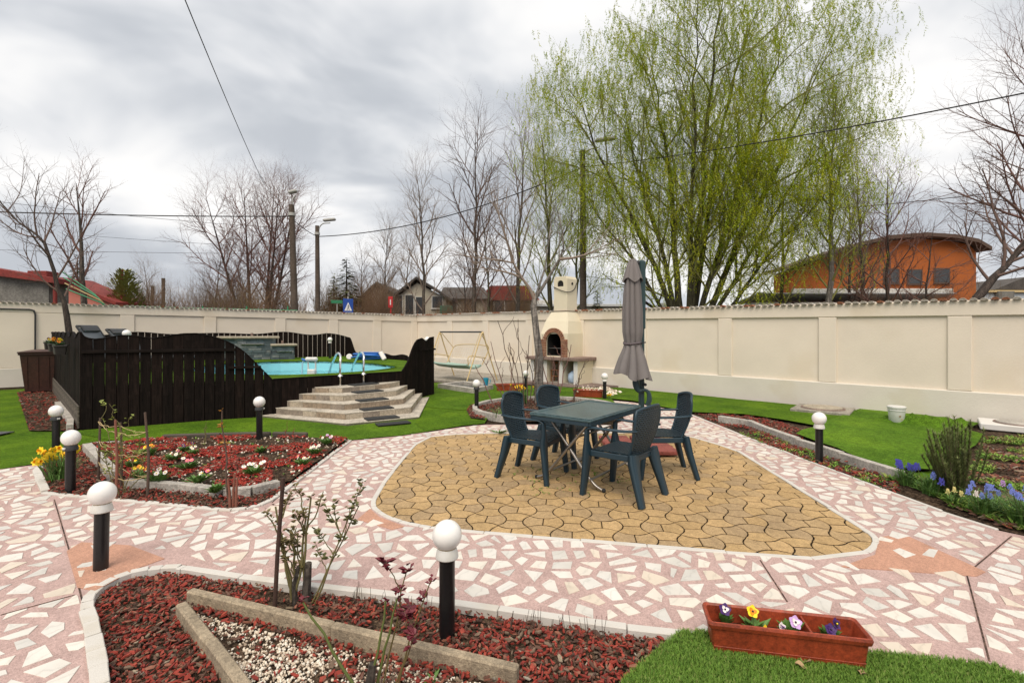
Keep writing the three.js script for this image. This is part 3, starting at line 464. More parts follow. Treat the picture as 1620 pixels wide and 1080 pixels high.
// lawn in front of the planter: backing and blades
const frontTurf = [[0.86, 2.47], [1.0, 2.47], [1.727, 2.315], [1.9, 2.285], [2.22, 2.225], [2.29, 2.13], [2.68, 1.17], [2.7, 0.3], [0.1, 0.3], [0.38, 1.9], [0.5, 2.14]];
const front = struct('turf', slab(frontTurf, -0.05, 0.012), M.turf, 'green artificial turf under the terracotta trough');
{
  const r = rng(99), list = [], col = [C(0.12, 0.235, 0.022), C(0.08, 0.175, 0.016), C(0.16, 0.28, 0.038), C(0.22, 0.28, 0.07)];
  const blade = new GB(); const rb = rng(5);
  for (let k = 0; k < 5; k++) { const a = rb() * 6.28, h = 0.014 + rb() * 0.012, l = 0.008 + rb() * 0.012, x = (rb() - 0.5) * 0.012, z = (rb() - 0.5) * 0.012, ca = Math.cos(a), sa = Math.sin(a), w = 0.0012; blade.quad(V(x - sa * w, 0, z + ca * w), V(x + sa * w, 0, z - ca * w), V(x + sa * w * 0.7 + ca * l * 0.5, h * 0.7, z - ca * w * 0.7 + sa * l * 0.5), V(x - sa * w * 0.7 + ca * l * 0.5, h * 0.7, z + ca * w * 0.7 + sa * l * 0.5)); blade.tri(V(x + sa * w * 0.7 + ca * l * 0.5, h * 0.7, z - ca * w * 0.7 + sa * l * 0.5), V(x + ca * l, h, z + sa * l), V(x - sa * w * 0.7 + ca * l * 0.5, h * 0.7, z + ca * w * 0.7 + sa * l * 0.5)); }
  while (list.length < 42000) { const p = [0.2 + r() * 2.5, 1.55 + r() * 0.95]; if (!inside(p, frontTurf)) continue; const s = 0.8 + r() * 0.5; list.push([p[0], 0.011, -p[1], (r() - 0.5) * 0.4, r() * 6.28, (r() - 0.5) * 0.4, s, s, s, col[Math.floor(r() * 3.2)]]); }
  stuff(instances('turf_blades', blade.geo(), mat([1, 1, 1], 0.8), list, front));
}

// planting beds: soil, chips, pebbles
const chipGeo = [0, 1, 2].map((k) => { const r = rng(60 + k), g = new GB(), t = [], b = []; const n = 5; for (let i = 0; i < n; i++) { const a = i / n * 6.283 + r() * 0.5, x = Math.cos(a) * 0.5 * (0.75 + 0.4 * r()), z = Math.sin(a) * 0.5 * (0.7 + 0.5 * r()); t.push(V(x, 0.5 + 0.25 * (r() - 0.5), z)); b.push(V(x * 0.95, -0.5, z * 0.95)); } for (let i = 1; i < n - 1; i++) g.tri(t[0], t[i + 1], t[i]); for (let i = 0; i < n; i++) { const j = (i + 1) % n; g.quad(t[i], t[j], b[j], b[i]); } return g.geo(); });
const chipMat = mat([1, 1, 1], 0.85, { map: sized(tGrain, 0.9) });
const reds = [[0.46, 0.06, 0.036], [0.36, 0.045, 0.03], [0.52, 0.09, 0.055], [0.25, 0.05, 0.036], [0.4, 0.16, 0.1], [0.22, 0.105, 0.07]].map((c) => C(...c));
const brights = [[0.56, 0.04, 0.024], [0.46, 0.034, 0.022], [0.62, 0.075, 0.04], [0.38, 0.055, 0.04], [0.3, 0.12, 0.08]].map((c) => C(...c));
const brown = [[0.17, 0.085, 0.055], [0.22, 0.1, 0.06], [0.13, 0.07, 0.05], [0.28, 0.19, 0.13], [0.2, 0.055, 0.04]].map((c) => C(...c));
const litter = [[0.45, 0.36, 0.25], [0.36, 0.27, 0.18], [0.52, 0.46, 0.37]].map((c) => C(...c));
function chips(label, poly, n, seed, { cols = reds, size = 0.042, y = 0.012, keep = () => true, up = 0.02, pale = 0.08, name = 'bark_mulch' } = {}) {
  const r = rng(seed), xs = poly.map((p) => p[0]), ds = poly.map((p) => p[1]), x0 = Math.min(...xs), x1 = Math.max(...xs), d0 = Math.min(...ds), d1 = Math.max(...ds), lists = [[], [], []];
  let guard = 0, made = 0;
  while (made < n && guard++ < n * 14) { const p = [lerp(x0, x1, r()), lerp(d0, d1, r())]; if (!inside(p, poly) || !keep(p, r)) continue; const s = size * (0.55 + 1.15 * r() * r() + 0.2 * r()); lists[made % 3].push([p[0], y + r() * up + soilH(p), -p[1], (r() - 0.5) * 1.0, r() * 6.28, (r() - 0.5) * 1.0, s, 0.004 + r() * 0.006, s * (0.14 + 0.34 * r()), (r() < pale ? litter : cols)[Math.floor(r() * (r() < pale ? 3 : cols.length)) % (cols.length)] || cols[0]]); made++; }
  const o = new THREE.Group(); o.name = numbered(name); scene.add(o); stuff(o, label, 'mulch');
  lists.forEach((l, k) => stuff(instances('chips', chipGeo[k], chipMat, l, o)));
  return o;
}
const soilH = ([x, d]) => 0.014 * nz.noise(x * 2.2, d * 2.2, 3) + 0.01 * nz.noise(x * 6, d * 6, 9);
const soilBed = (poly, y, step = 0.1) => sheetTurf(poly, y, M.soil, 'soil', (x, d) => soilH([x, d]), step);
const pebbleGeo = (() => { const g = new THREE.IcosahedronGeometry(0.5, 1), p = g.attributes.position; for (let i = 0; i < p.count; i++) { const v = V(p.getX(i), p.getY(i), p.getZ(i)), k = 1 + 0.35 * nz.noise(v.x * 3, v.y * 3, v.z * 3); p.setXYZ(i, v.x * k, v.y * k * 0.75, v.z * k); } g.computeVertexNormals(); return uvBox(g); })();
const pebTone = [[0.7, 0.62, 0.5], [0.55, 0.46, 0.36], [0.76, 0.71, 0.62], [0.36, 0.28, 0.21]].map((c) => C(...c));
function pebbles(label, poly, n, seed, size = 0.018, keep = () => true, y = 0.008) {
  const r = rng(seed), xs = poly.map((p) => p[0]), ds = poly.map((p) => p[1]), list = []; let guard = 0;
  while (list.length < n && guard++ < n * 14) { const p = [lerp(Math.min(...xs), Math.max(...xs), r()), lerp(Math.min(...ds), Math.max(...ds), r())]; if (!inside(p, poly) || !keep(p, r)) continue; const s = size * (0.5 + r()); list.push([p[0], y + soilH(p) + r() * 0.006, -p[1], r() * 6, r() * 6, r() * 6, s, s, s, pebTone[Math.floor(r() * 4)]]); }
  return stuff(instances('pebbles', pebbleGeo, mat([1, 1, 1], 0.8), list), label, 'pebbles');
}

// front bed by the camera
const bedBpoly = [...bedB.slice(1), [-0.1, 0.3], [0.36, 1.9], [0.5, 2.16], [0.84, 2.46]];
struct('bed_soil', soilBed(ccw(bedBpoly), -0.045), M.soil, 'dark soil of the front rose bed');
const wedge = [[-1.87, 2.75], [-1.12, 2.1], [-0.75, 1.3], [0.0, 1.6], [0.02, 2.14]];
const inWedge = (p) => inside(p, wedge);
chips('red bark mulch covering the front rose bed beside the globe lamp', bedBpoly, 11500, 201, { size: 0.036, cols: [...reds, reds[1], brown[0], brown[2], brown[3]], y: -0.04, keep: (p, r) => (inWedge(p) ? (p[0] > -0.9 + 0.5 * nz.noise(p[0] * 3, p[1] * 3, 2) ? r() < 0.8 : r() < 0.14) : nz.noise(p[0] * 1.7, p[1] * 1.7, 6) > -0.34 + 0.2 * r()) });
pebbles('white and grey pebbles between the two front kerbs', wedge, 6500, 203, 0.0105, (p, r) => p[0] < -0.35 + 0.6 * r() && nz.noise(p[0] * 3.1 + 7, p[1] * 3.1, 4) > -0.6 + 0.5 * r(), -0.042);
const edgeB = thing('bed_edging', 'white stone edging of the front rose bed', 'edging');
edging([[1.0, 2.47], [0.506, 2.56], [-0.423, 2.797], [-1.645, 3.05], [-2.2, 3.19]], 0.055, -0.08, 0.006, 0.42, M.edge, edgeB, 12);
edging(smooth2([[-2.2, 3.2], [-2.36, 3.18], [-2.48, 3.1], [-2.52, 2.99], [-2.49, 2.85], [-2.36, 2.68]], 30, false), 0.06, -0.06, 0.006, 0.065, M.edge, edgeB, 13);
edging([[-2.36, 2.68], [-2.22, 2.55], [-1.82, 2.137], [-0.9, 1.0]], 0.07, -0.06, 0.02, 0.14, M.edge, edgeB, 14);
function kerb(name, label, a, b, w, y0, y1, n, m, seed) { const o = thing(name, label, 'kerb', [a[0], 0, -a[1]], Math.atan2(b[1] - a[1], b[0] - a[0])), L = Math.hypot(b[0] - a[0], b[1] - a[1]), r = rng(seed); for (let k = 0; k < n; k++) mesh('kerb_stone', uvBox(cbox(L / n - 0.003, y1 - y0, w, 0.008), r() * 3, r() * 3), m, o, [(k + 0.5) * L / n, (y0 + y1) / 2 + (r() - 0.5) * 0.01, (r() - 0.5) * 0.008], [0, (r() - 0.5) * 0.02, (r() - 0.5) * 0.014]); return o; }
kerb('concrete_kerb', 'long weathered concrete kerb running across the front rose bed', [-1.9, 2.84], [0.03, 2.19], 0.05, -0.08, 0.035, 2, M.oldKerb, 31);
kerb('concrete_kerb', 'short weathered concrete kerb angled towards the camera in the front bed', [-1.86, 2.72], [-1.12, 2.06], 0.055, -0.08, 0.035, 2, M.oldKerb, 32);

// bed with red chips in front of the pool
const bedA = [[-5.37, 5.51], [-4.42, 4.61], [-3.5, 4.42], [-2.52, 4.19], [-2.33, 4.22], [-2.22, 4.34], [-2.2, 4.56], [-2.3, 6.88], [-3.72, 7.06], [-5.18, 6.81], [-5.89, 6.66]];
struct('bed_soil', soilBed(ccw(bedA), 0.0), M.soil, 'dark soil of the daffodil bed');
const inner = [...G([[138, 716], [172, 752], [204, 768], [280, 775], [350, 783], [400, 783], [438, 772]]), [-2.245, 4.9], [-2.325, 6.84], [-3.72, 7.0], [-5.15, 6.75]];
struct('bed_soil', soilBed(ccw(inner), 0.045), M.soil, 'raised soil of the primrose bed');
chips('bright red bark mulch in patches among the primroses', inner, 5600, 211, { cols: brights, y: 0.055, size: 0.05, keep: (p, r) => nz.noise(p[0] * 1.9 + 4, p[1] * 1.9, 2) + 0.3 * nz.noise(p[0] * 6, p[1] * 6, 2) > 0.0 + 0.25 * (r() - 0.5) });
pebbles('pale pebbles and crumbs on the raised primrose bed', inner, 500, 213, 0.02, () => true, 0.055);
chips('brown red mulch in the low border below the inner kerb', bedA, 2300, 212, { cols: [...reds, ...brown], y: 0.008, pale: 0.12, keep: (p) => !inside(p, inner) });
const edgeA = thing('bed_edging', 'white stone edging of the primrose bed along the path', 'edging');
edging([[-5.36, 5.48], [-5.3, 5.38], [-4.5, 4.66]], 0.07, -0.05, 0.03, 0.16, M.edge, edgeA, 15);
edging([[-4.5, 4.64], [-4.38, 4.6], [-3.5, 4.42], [-2.54, 4.2]], 0.05, -0.05, 0.018, 0.4, M.edge, edgeA, 16);
edging(smooth2([[-2.54, 4.2], [-2.36, 4.21], [-2.24, 4.33], [-2.21, 4.56]], 16, false), 0.05, -0.05, 0.018, 0.08, M.edge, edgeA, 17);
edging([[-2.21, 4.56], [-2.3, 6.86]], 0.05, -0.05, 0.02, 0.42, M.edge, edgeA, 18);
edging([[-2.33, 6.88], [-3.0, 6.96]], 0.05, -0.05, 0.02, 0.3, M.edge, edgeA, 19);
edging([[-5.0, 6.86], [-5.85, 6.7]], 0.05, -0.05, 0.02, 0.3, M.edge, edgeA, 20);
const kA = thing('inner_kerb', 'whitewashed concrete kerb holding up the primrose bed', 'kerb');
edging(G([[137, 713], [172, 750], [178, 760]]), 0.1, -0.03, 0.1, 0.5, M.whiteKerb, kA, 21);
edging(G([[200, 770], [280, 776], [352, 785]]), 0.085, -0.03, 0.08, 0.62, M.whiteKerb, kA, 22);
edging(G([[354, 786], [405, 782], [440, 772]]), 0.085, -0.03, 0.08, 0.26, M.whiteKerb, kA, 23);
const logs = thing('log_edging', 'weathered timber edging at the back of the primrose bed', 'edging');
[[-4.95, 6.84, -4.2, 6.97], [-4.2, 6.97, -3.5, 7.02], [-3.48, 7.02, -2.95, 6.98]].forEach(([a, b, c, d], k) => mesh('timber', uvBox(cbox(Math.hypot(c - a, d - b) - 0.01, 0.1, 0.06, 0.012), k * 1.3, k), M.grey, logs, [(a + c) / 2, 0.05, -(b + d) / 2], [0, Math.atan2(d - b, c - a), 0]));

// narrow strip beside the pool fence
const strip = [[-7.5, 7.5], [-6.85, 7.5], [-6.9, 7.75], [-12.4, 13.0], [-12.6, 12.3]];
struct('bed_soil', soilBed(ccw(strip), 0.02, 0.2), M.soil, 'soil strip along the pool fence');
chips('reddish mulch strip along the grey side of the pool fence', strip, 900, 221, { cols: [...reds, ...brown], y: 0.03, size: 0.06, pale: 0.15 });
{ const k = thing('strip_edging', 'pale stone edging at the foot of the grey pool fence', 'edging'); edging([[-6.92, 7.56], [-7.4, 8.1], [-9.5, 10.1]], 0.09, -0.03, 0.1, 0.4, M.whiteKerb, k, 24); }

// round bed with the bare tree
const oval = []; for (let k = 0; k < 40; k++) { const a = k / 40 * 6.283; oval.push([0.68 + 1.42 * Math.cos(a), 9.42 + (Math.sin(a) < 0 ? 1.28 : 1.4) * Math.sin(a)]); }
struct('bed_soil', soilBed(oval, 0.035, 0.12), M.soil, 'soil of the round tree bed');
chips('brown leaf mulch in the round tree bed', oval, 1900, 231, { cols: [...brown, ...brown, ...reds], y: 0.045, size: 0.06, pale: 0.2, name: 'bark_mulch' });
const moon = ccw(G([[738, 652], [745, 644], [765, 640], [790, 636], [812, 634], [800, 640], [775, 648], [758, 658], [768, 667], [745, 664]]));
struct('bed_soil', soilBed(moon, 0.03, 0.1), M.soil, 'soil collar of the round tree bed');
chips('reddish mulch on the outer side of the curved white kerb', moon, 560, 232, { cols: [...reds, ...brown], y: 0.036, size: 0.05, pale: 0.2 });
{ const k = thing('round_kerb', 'curved whitewashed kerb around the bare tree bed', 'kerb'); edging(oval.slice(0, 40).filter((p) => !(p[0] > 0.0 && p[0] < 0.9 && p[1] < 9)).reduce((s, p) => s, oval.slice(-12).concat(oval.slice(0, 28)).slice(2)), 0.1, -0.03, 0.115, 0.34, M.whiteKerb, k, 25); }

// border on the far side of the right-hand path
const weedy = ccw([[3.4, 9.15], [3.5, 6.78], [3.6, 5.67], [3.7, 4.61], [3.74, 4.12], [3.84, 3.8], [3.98, 3.64], [6.5, 3.24], [12, 2.5], [12, 6], [8.9, 7.7], [7.6, 8.9], [5.7, 8.2], [4.3, 9.0]]);
struct('bed_soil', soilBed(weedy, -0.012, 0.2), M.soil, 'soil of the border along the path');
const mulchR = ccw(G([[1098, 655], [1180, 657], [1235, 668], [1290, 686], [1262, 692], [1330, 716], [1425, 752], [1420, 782], [1290, 733], [1200, 699]]));
chips('red brown mulch in the border beside the lamp on the path edge', mulchR, 2500, 241, { cols: [...reds, ...brown], y: 0.0, size: 0.055, pale: 0.1, keep: (p, r) => nz.noise(p[0] * 2.4, p[1] * 2.4, 1) > -0.3 + 0.3 * r() });
const mulchW = ccw(G([[1552, 695], [1620, 690], [1760, 720], [1760, 860], [1600, 838], [1500, 800], [1530, 760], [1548, 720]]));
chips('scattered orange brown mulch among weeds by the manhole', mulchW, 3200, 242, { cols: [...brown, C(0.46, 0.17, 0.08), C(0.4, 0.12, 0.065), C(0.36, 0.22, 0.12)], y: 0.004, size: 0.065, pale: 0.12, keep: (p, r) => nz.noise(p[0] * 2.2, p[1] * 2.2, 5) > -0.35 + 0.3 * r() });
{ const e = thing('path_edging', 'thin white stone edging along the outer side of the path', 'edging'); edging([[3.36, 9.19], [3.48, 6.78], [3.57, 5.67], [3.68, 4.61], [3.72, 4.12], [3.8, 3.78]], 0.035, -0.05, 0.008, 0.5, M.edge, e, 27); }
{ const k = thing('border_kerb', 'long white kerb between the turf and the path border', 'kerb'); edging([...smooth2([[3.6, 8.4], [3.8, 8.36], [3.92, 8.2]], 8, false), [3.92, 6.44], [4.08, 5.05]], 0.085, -0.03, 0.095, 0.62, M.whiteKerb, k, 28); }
// concrete apron under the swing and in front of the grill
struct('apron', slab(ccw([[-4.2, 20.9], [1.3, 15.4], [0.35, 14.4], [-0.6, 14.0], [-1.5, 14.4], [-2.6, 15.3], [-3.6, 16.0], [-5.2, 18.5]]), -0.05, 0.05), M.concrete, 'concrete strip along the wall under the swing');
struct('hearth_pad', slab(ccw([[0.3, 14.6], [1.7, 13.1], [2.95, 13.4], [1.2, 15.5]]), -0.05, 0.06), mat([0.3, 0.22, 0.19], 0.9, { map: tGrain }), 'brownish paving in front of the grill');
// green weeds in the borders
function weeds(label, poly, n, seed, h = 0.05, keep = () => true, y = 0) {
  const r = rng(seed), list = [], g = new GB(), rb = rng(seed + 1); for (let k = 0; k < 7; k++) { const a = k / 7 * 6.28 + rb(), l = 0.5 + rb() * 0.5, u = 0.25 + rb() * 0.6, ca = Math.cos(a), sa = Math.sin(a), w = 0.12; g.quad(V(0, 0, 0), V(ca * l * 0.5 - sa * w, u * 0.7, sa * l * 0.5 + ca * w), V(ca * l, u, sa * l), V(ca * l * 0.5 + sa * w, u * 0.7, sa * l * 0.5 - ca * w)); }
  const xs = poly.map((p) => p[0]), ds = poly.map((p) => p[1]), cols = [C(0.14, 0.27, 0.035), C(0.2, 0.34, 0.05), C(0.1, 0.2, 0.03), C(0.26, 0.32, 0.07)]; let guard = 0;
  while (list.length < n && guard++ < n * 14) { const p = [lerp(Math.min(...xs), Math.max(...xs), r()), lerp(Math.min(...ds), Math.max(...ds), r())]; if (!inside(p, poly) || !keep(p, r)) continue; const s = h * (0.5 + r()); list.push([p[0], y + soilH(p) - 0.004, -p[1], 0, r() * 6.28, 0, s, s, s, cols[Math.floor(r() * 4)]]); }
  return stuff(instances('weeds', g.geo(), mat([1, 1, 1], 0.8, { side: THREE.DoubleSide }), list), label, 'weeds');
}
weeds('low green weeds in the border by the manhole cover', mulchW, 1300, 251, 0.05, (p, r) => nz.noise(p[0] * 1.8 + 9, p[1] * 1.8, 5) > 0.0 + 0.25 * r());
weeds('thin green weeds along the white border kerb', mulchR, 150, 252, 0.045, (p, r) => p[0] < 3.9 && p[1] < 7.4);
weeds('sparse seedlings in the primrose bed', inner, 110, 253, 0.035, () => true, 0.05);
weeds('moss and weeds growing in the patio joints under the table', [[0.0, 4.6], [1.2, 4.4], [1.4, 5.6], [0.0, 5.7]], 130, 254, 0.02, (p, r) => nz.noise(p[0] * 6, p[1] * 6, 5) > 0.05, 0.004);
// ---------------------------------------------------------------- garden wall
const CORNER = [-4.14, 21.1];
function wall(label, a, b, ha, hb, bays, tilesMat, conduit) { // from a to b, seen from its +z side; top rises from ha to hb
  const L = Math.hypot(b[0] - a[0], b[1] - a[1]), o = thing('garden_wall', label, 'wall', [a[0], 0, -a[1]], Math.atan2(b[1] - a[1], b[0] - a[0]));
  const H = (x) => lerp(ha, hb, x / L), band = (x0, x1, f0, f1, z0, z1, m, name) => { // plate between x0 and x1 whose lower and upper edges follow f0 and f1
    const g = new GB(), q = (x, y, z) => V(x, y, z), A = [q(x0, f0(x0), z1), q(x1, f0(x1), z1), q(x1, f1(x1), z1), q(x0, f1(x0), z1)], B = [q(x0, f0(x0), z0), q(x1, f0(x1), z0), q(x1, f1(x1), z0), q(x0, f1(x0), z0)];
    const c = 0.012; const A2 = A.map((v, i) => q(v.x + (i === 0 || i === 3 ? c : -c), v.y + (i < 2 ? c : -c), z1)), A1 = A.map((v) => q(v.x, v.y, z1 - c));
    g.quad(...A2); for (let i = 0; i < 4; i++) { const j = (i + 1) % 4; g.quad(A1[i], A1[j], A2[j], A2[i]); g.quad(B[i], B[j], A1[j], A1[i]); } g.quad(B[0], B[3], B[2], B[1]);
    return mesh(name, g.geo(), m, o);
  };
  band(0, L, () => -0.06, (x) => H(x) - 0.03, -0.2, 0, M.plaster, 'wall_core');
  const base = 0.52, top = 0.3;
  band(0, L, () => -0.06, () => base, 0.001, 0.065, M.plinth, 'plinth');
  band(0, L, (x) => H(x) - top, (x) => H(x) - 0.035, 0.001, 0.045, M.plaster, 'top_band');
  for (const [x, w] of bays) band(x - w / 2, x + w / 2, () => base + 0.003, (x) => H(x) - top - 0.003, 0.001, 0.042, M.plaster, 'pilaster');
  // half-round coping tiles
  const g = new GB(), n = 7; for (let k = 0; k < n; k++) { const a0 = Math.PI * k / n, a1 = Math.PI * (k + 1) / n, r = 0.05, r2 = 0.04, p = (a, rr, z) => V(Math.cos(a) * rr, Math.sin(a) * rr * 0.8, z); g.quad(p(a0, r, 0.17), p(a1, r, 0.17), p(a1, r, -0.17), p(a0, r, -0.17)); g.quad(p(a1, r, 0.17), p(a0, r, 0.17), p(a0, r2, 0.17), p(a1, r2, 0.17)); g.quad(p(a0, r2, 0.17), p(a0, r2, -0.17), p(a1, r2, -0.17), p(a1, r2, 0.17)); }
  for (let k = 0; k < n; k++) g.tri(V(0, -0.004, 0.16), V(Math.cos(Math.PI * k / n) * 0.04, Math.sin(Math.PI * k / n) * 0.032, 0.16), V(Math.cos(Math.PI * (k + 1) / n) * 0.04, Math.sin(Math.PI * (k + 1) / n) * 0.032, 0.16));
  const tg = g.geo(), r = rng(Math.round(L * 100)), nT = Math.round(L / 0.13);
  for (let k = 0; k < nT; k++) { const x = (k + 0.5) * L / nT; mesh('coping_tile', tg, tilesMat(r, x / L), o, [x, H(x) - 0.035 + (r() - 0.5) * 0.008, -0.06 + (r() - 0.5) * 0.02], [-0.02 + (r() - 0.5) * 0.05, (r() - 0.5) * 0.08, 0]); }
  return o;
}
const lineX = (px, a, b) => { const k = (px - CX) / F, t = (k * a[1] - a[0]) / ((b[0] - a[0]) - k * (b[1] - a[1])); return t; };
const WR = [10.9, 5.3], WL = [-18.5, 10.64];
{ const L = Math.hypot(WR[0] - CORNER[0], WR[1] - CORNER[1]); const px = [[712, 13], [769, 14], [838, 16], [918, 20], [1015, 12], [1148, 16], [1310, 20], [1519, 25]];
  wall('cream plastered garden wall behind the grill and the turf', CORNER, WR, 2.3, 2.09, px.filter((p) => p[1]).map(([p]) => [lineX(p, CORNER, WR) * L, 0.32]), (r, t) => (r() < 0.3 ? M.terracotta : M.limeTile)); }
{ const L = Math.hypot(WL[0] - CORNER[0], WL[1] - CORNER[1]); const px = [59, 201, 332, 443, 527, 596];
  const w = wall('cream plastered garden wall behind the pool', WL, CORNER, 2.46, 2.3, px.slice(1).map((p) => [L - lineX(p, CORNER, WL) * L, 0.36]).concat([[L - 0.15, 0.3], [L - lineX(18, CORNER, WL) * L, 2.3]]), (r) => (r() < 0.12 ? M.terracotta : M.limeTile));
  const xc = L - lineX(56, CORNER, WL) * L; const c = mesh('conduit', tube([V(0.3, 2.22, 0.066), V(xc - 0.12, 2.2, 0.066), V(xc - 0.03, 2.17, 0.07), V(xc, 2.05, 0.085), V(xc, 0.6, 0.1)], 0.022, 6), M.collar, w); c.userData.label = 'thin grey cable conduit'; }

// ---------------------------------------------------------------- pool with its deck and fences
const DECK = 0.68, PF = [[-6.83, 7.65], [-4.38, 8.85], [-2.42, 10.56], [-1.92, 11.86], [-3.2, 14.8], [-5.9, 17.5], [-12.57, 13.2]];
const basin = smooth2([[-2.84, 11.9], [-3.09, 10.8], [-3.66, 10.05], [-4.63, 9.62], [-6.2, 9.95], [-7.5, 11.3], [-7.85, 12.9], [-6.9, 14.4], [-5.2, 14.3], [-3.7, 13.2]], 60);
const pool = thing('pool', 'oval above-ground pool with turquoise liner sunk in a turf deck', 'pool');
{
  const ins = PF.map(([x, d]) => { const c = [-6, 12.3], L = Math.hypot(x - c[0], d - c[1]); return [x - (x - c[0]) / L * 0.07, d - (d - c[1]) / L * 0.07]; });
  mesh('deck', slab(ccw(ins), DECK - 0.06, DECK, [basin]), M.turf, pool).userData.label = 'green turf covered deck';
  const sk = new GB(); ins.forEach((p, i) => { const q = ins[(i + 1) % ins.length]; sk.quad(V(p[0], -0.05, -p[1]), V(q[0], -0.05, -q[1]), V(q[0], DECK - 0.062, -q[1]), V(p[0], DECK - 0.062, -p[1])); }); mesh('deck_skirt', sk.geo(), M.stain, pool);
  const lip = new GB(), b = basin; for (let i = 0; i < b.length; i++) { const j = (i + 1) % b.length; lip.quad(V(b[i][0], 0.02, -b[i][1]), V(b[j][0], 0.02, -b[j][1]), V(b[j][0], DECK - 0.005, -b[j][1]), V(b[i][0], DECK - 0.005, -b[i][1])); }
  mesh('liner', merge(lip.geo(), slab(basin, -0.01, 0.02)), M.liner, pool);
  mesh('water', slab(inset(ccw(basin), 0.004), 0.025, 0.4), M.water, pool);
  const rim = basin.map(([x, d]) => V(x, DECK + 0.004, -d)); rim.push(rim[0].clone()); mesh('coping', tube(rim, 0.018, 6), M.turfB, pool);
}
function fence(label, a, b, topF, { y0 = 0, pitch = 0.15, gap = 0.012, th = 0.022, m = [M.stain, M.stainB], seed = 1, rails = [], rev = false, boards } = {}) {
  const L = Math.hypot(b[0] - a[0], b[1] - a[1]), o = thing('pool_fence', label, 'fence', [a[0], 0, -a[1]], Math.atan2(b[1] - a[1], b[0] - a[0])), r = rng(seed), n = Math.round(L / pitch), p = L / n;
  for (let k = 0; k < n; k++) {
    const x0 = k * p + gap / 2, x1 = (k + 1) * p - gap / 2, s = new THREE.Shape(); s.moveTo(0, y0); s.lineTo(x1 - x0, y0);
    for (let q = 3; q >= 0; q--) s.lineTo((x1 - x0) * q / 3, topF(lerp(x0, x1, q / 3) / L) + (q ? 0 : 0));
    const g = new THREE.ExtrudeGeometry(s, { depth: th - 0.006, bevelEnabled: true, bevelThickness: 0.003, bevelSize: 0.003, bevelOffset: -0.003, bevelSegments: 1 });
    mesh('slat', uvBox(g, r() * 2, r() * 2), m[Math.floor(r() * m.length)], o, [x0, 0, -th / 2 + (r() - 0.5) * 0.004]);
  }
  for (const [x0, x1, y, h, z] of rails) mesh('rail', uvBox(cbox((x1 - x0) * L, h, 0.03, 0.005), r(), r()), M.stainH, o, [(x0 + x1) / 2 * L, y, z || 0.03]);
  if (boards) for (let k = 0; k < boards; k++) mesh('skirt_board', uvBox(cbox(L - 0.02, 0.36 / boards - 0.004, 0.025, 0.004), r(), r()), M.grey, o, [L / 2, 0.02 + (k + 0.5) * 0.36 / boards, 0.026]);
  // cap strip along the wavy top
  const pts = []; for (let k = 0; k <= 60; k++) pts.push(V(k / 60 * L, topF(k / 60) + 0.004, 0)); mesh('cap_strip', new GB().tube(pts, pts.map(() => [0.022, 0.008]), 4).geo(), M.stainH, o);
  return o;
}
const wave = (t, base, amp, f, ph) => base + amp * Math.sin(t * f * 6.283 + ph);
const crest = (tab, a, b) => { const q = tab.map(([px, py]) => { const t = lineX(px, a, b), d = lerp(a[1], b[1], t); return [t, EYE - (py - HY) / F * d]; }); return (t) => { if (t <= q[0][0]) return q[0][1]; for (let k = 1; k < q.length; k++) if (t <= q[k][0]) { const u = (t - q[k - 1][0]) / (q[k][0] - q[k - 1][0]); return lerp(q[k - 1][1], q[k][1], u); } return q[q.length - 1][1]; }; };
fence('dark stained slat fence with a wavy top sweeping down to the pool deck', PF[0], PF[1], crest([[127, 526], [132, 532], [140, 535.5], [150, 536.5], [165, 535], [180, 532], [192, 530.5], [215, 531.5], [240, 535.5], [262, 532], [288, 528], [312, 527.5], [330, 531], [350, 536.5], [365, 543], [380, 552], [392, 562], [405, 575], [418, 588], [432, 602]], PF[0], PF[1]), { gap: 0.0075, pitch: 0.148, seed: 4, rails: [[0.005, 0.78, 1.235, 0.05], [0.74, 0.93, 0.92, 0.045]] });
fence('low dark boarding of the pool side behind the stairs', PF[1], PF[2], () => DECK + 0.006, { gap: 0.003, seed: 5 });
fence('short dark end fence curling up beside the pool stairs', PF[2], PF[3], crest([[634, 590], [640, 581], [645, 572], [652, 552], [656, 543], [660, 537.5], [667, 535], [674, 540], [680, 534], [686, 533]], PF[2], PF[3]), { gap: 0.006, pitch: 0.14, seed: 6, rails: [[0.5, 1.02, 1.13, 0.04]] });
fence('low dark board edge behind the pool deck towards the swing', PF[3], PF[4], (t) => 0.78 + 0.02 * Math.sin(t * 20), { seed: 7, gap: 0.004 });
fence('low dark board edge with a gentle wave beside the rolled hose', PF[4], PF[5], (t) => (t < 0.86 ? 0.82 + 0.025 * Math.sin(t * 22) : lerp(0.82, 1.35, sstep(0.86, 1, t))), { seed: 8, gap: 0.004 });
fence('dark slat fence with a scalloped top along the back of the deck', PF[5], PF[6], (t) => (t < 0.1 ? lerp(1.25, 1.5, Math.sqrt(sstep(-0.03, 0.1, t))) : 1.5 + 0.055 * Math.sin(t * 26 + 0.6) * (0.6 + 0.4 * Math.sin(t * 9))), { seed: 9, gap: 0.012, pitch: 0.155 });
fence('grey weathered skirted side of the dark pool fence beside the bin', PF[6], PF[0], (t) => 1.5 + 0.05 * Math.sin(t * 40), { seed: 10, gap: 0.006, boards: 3 });

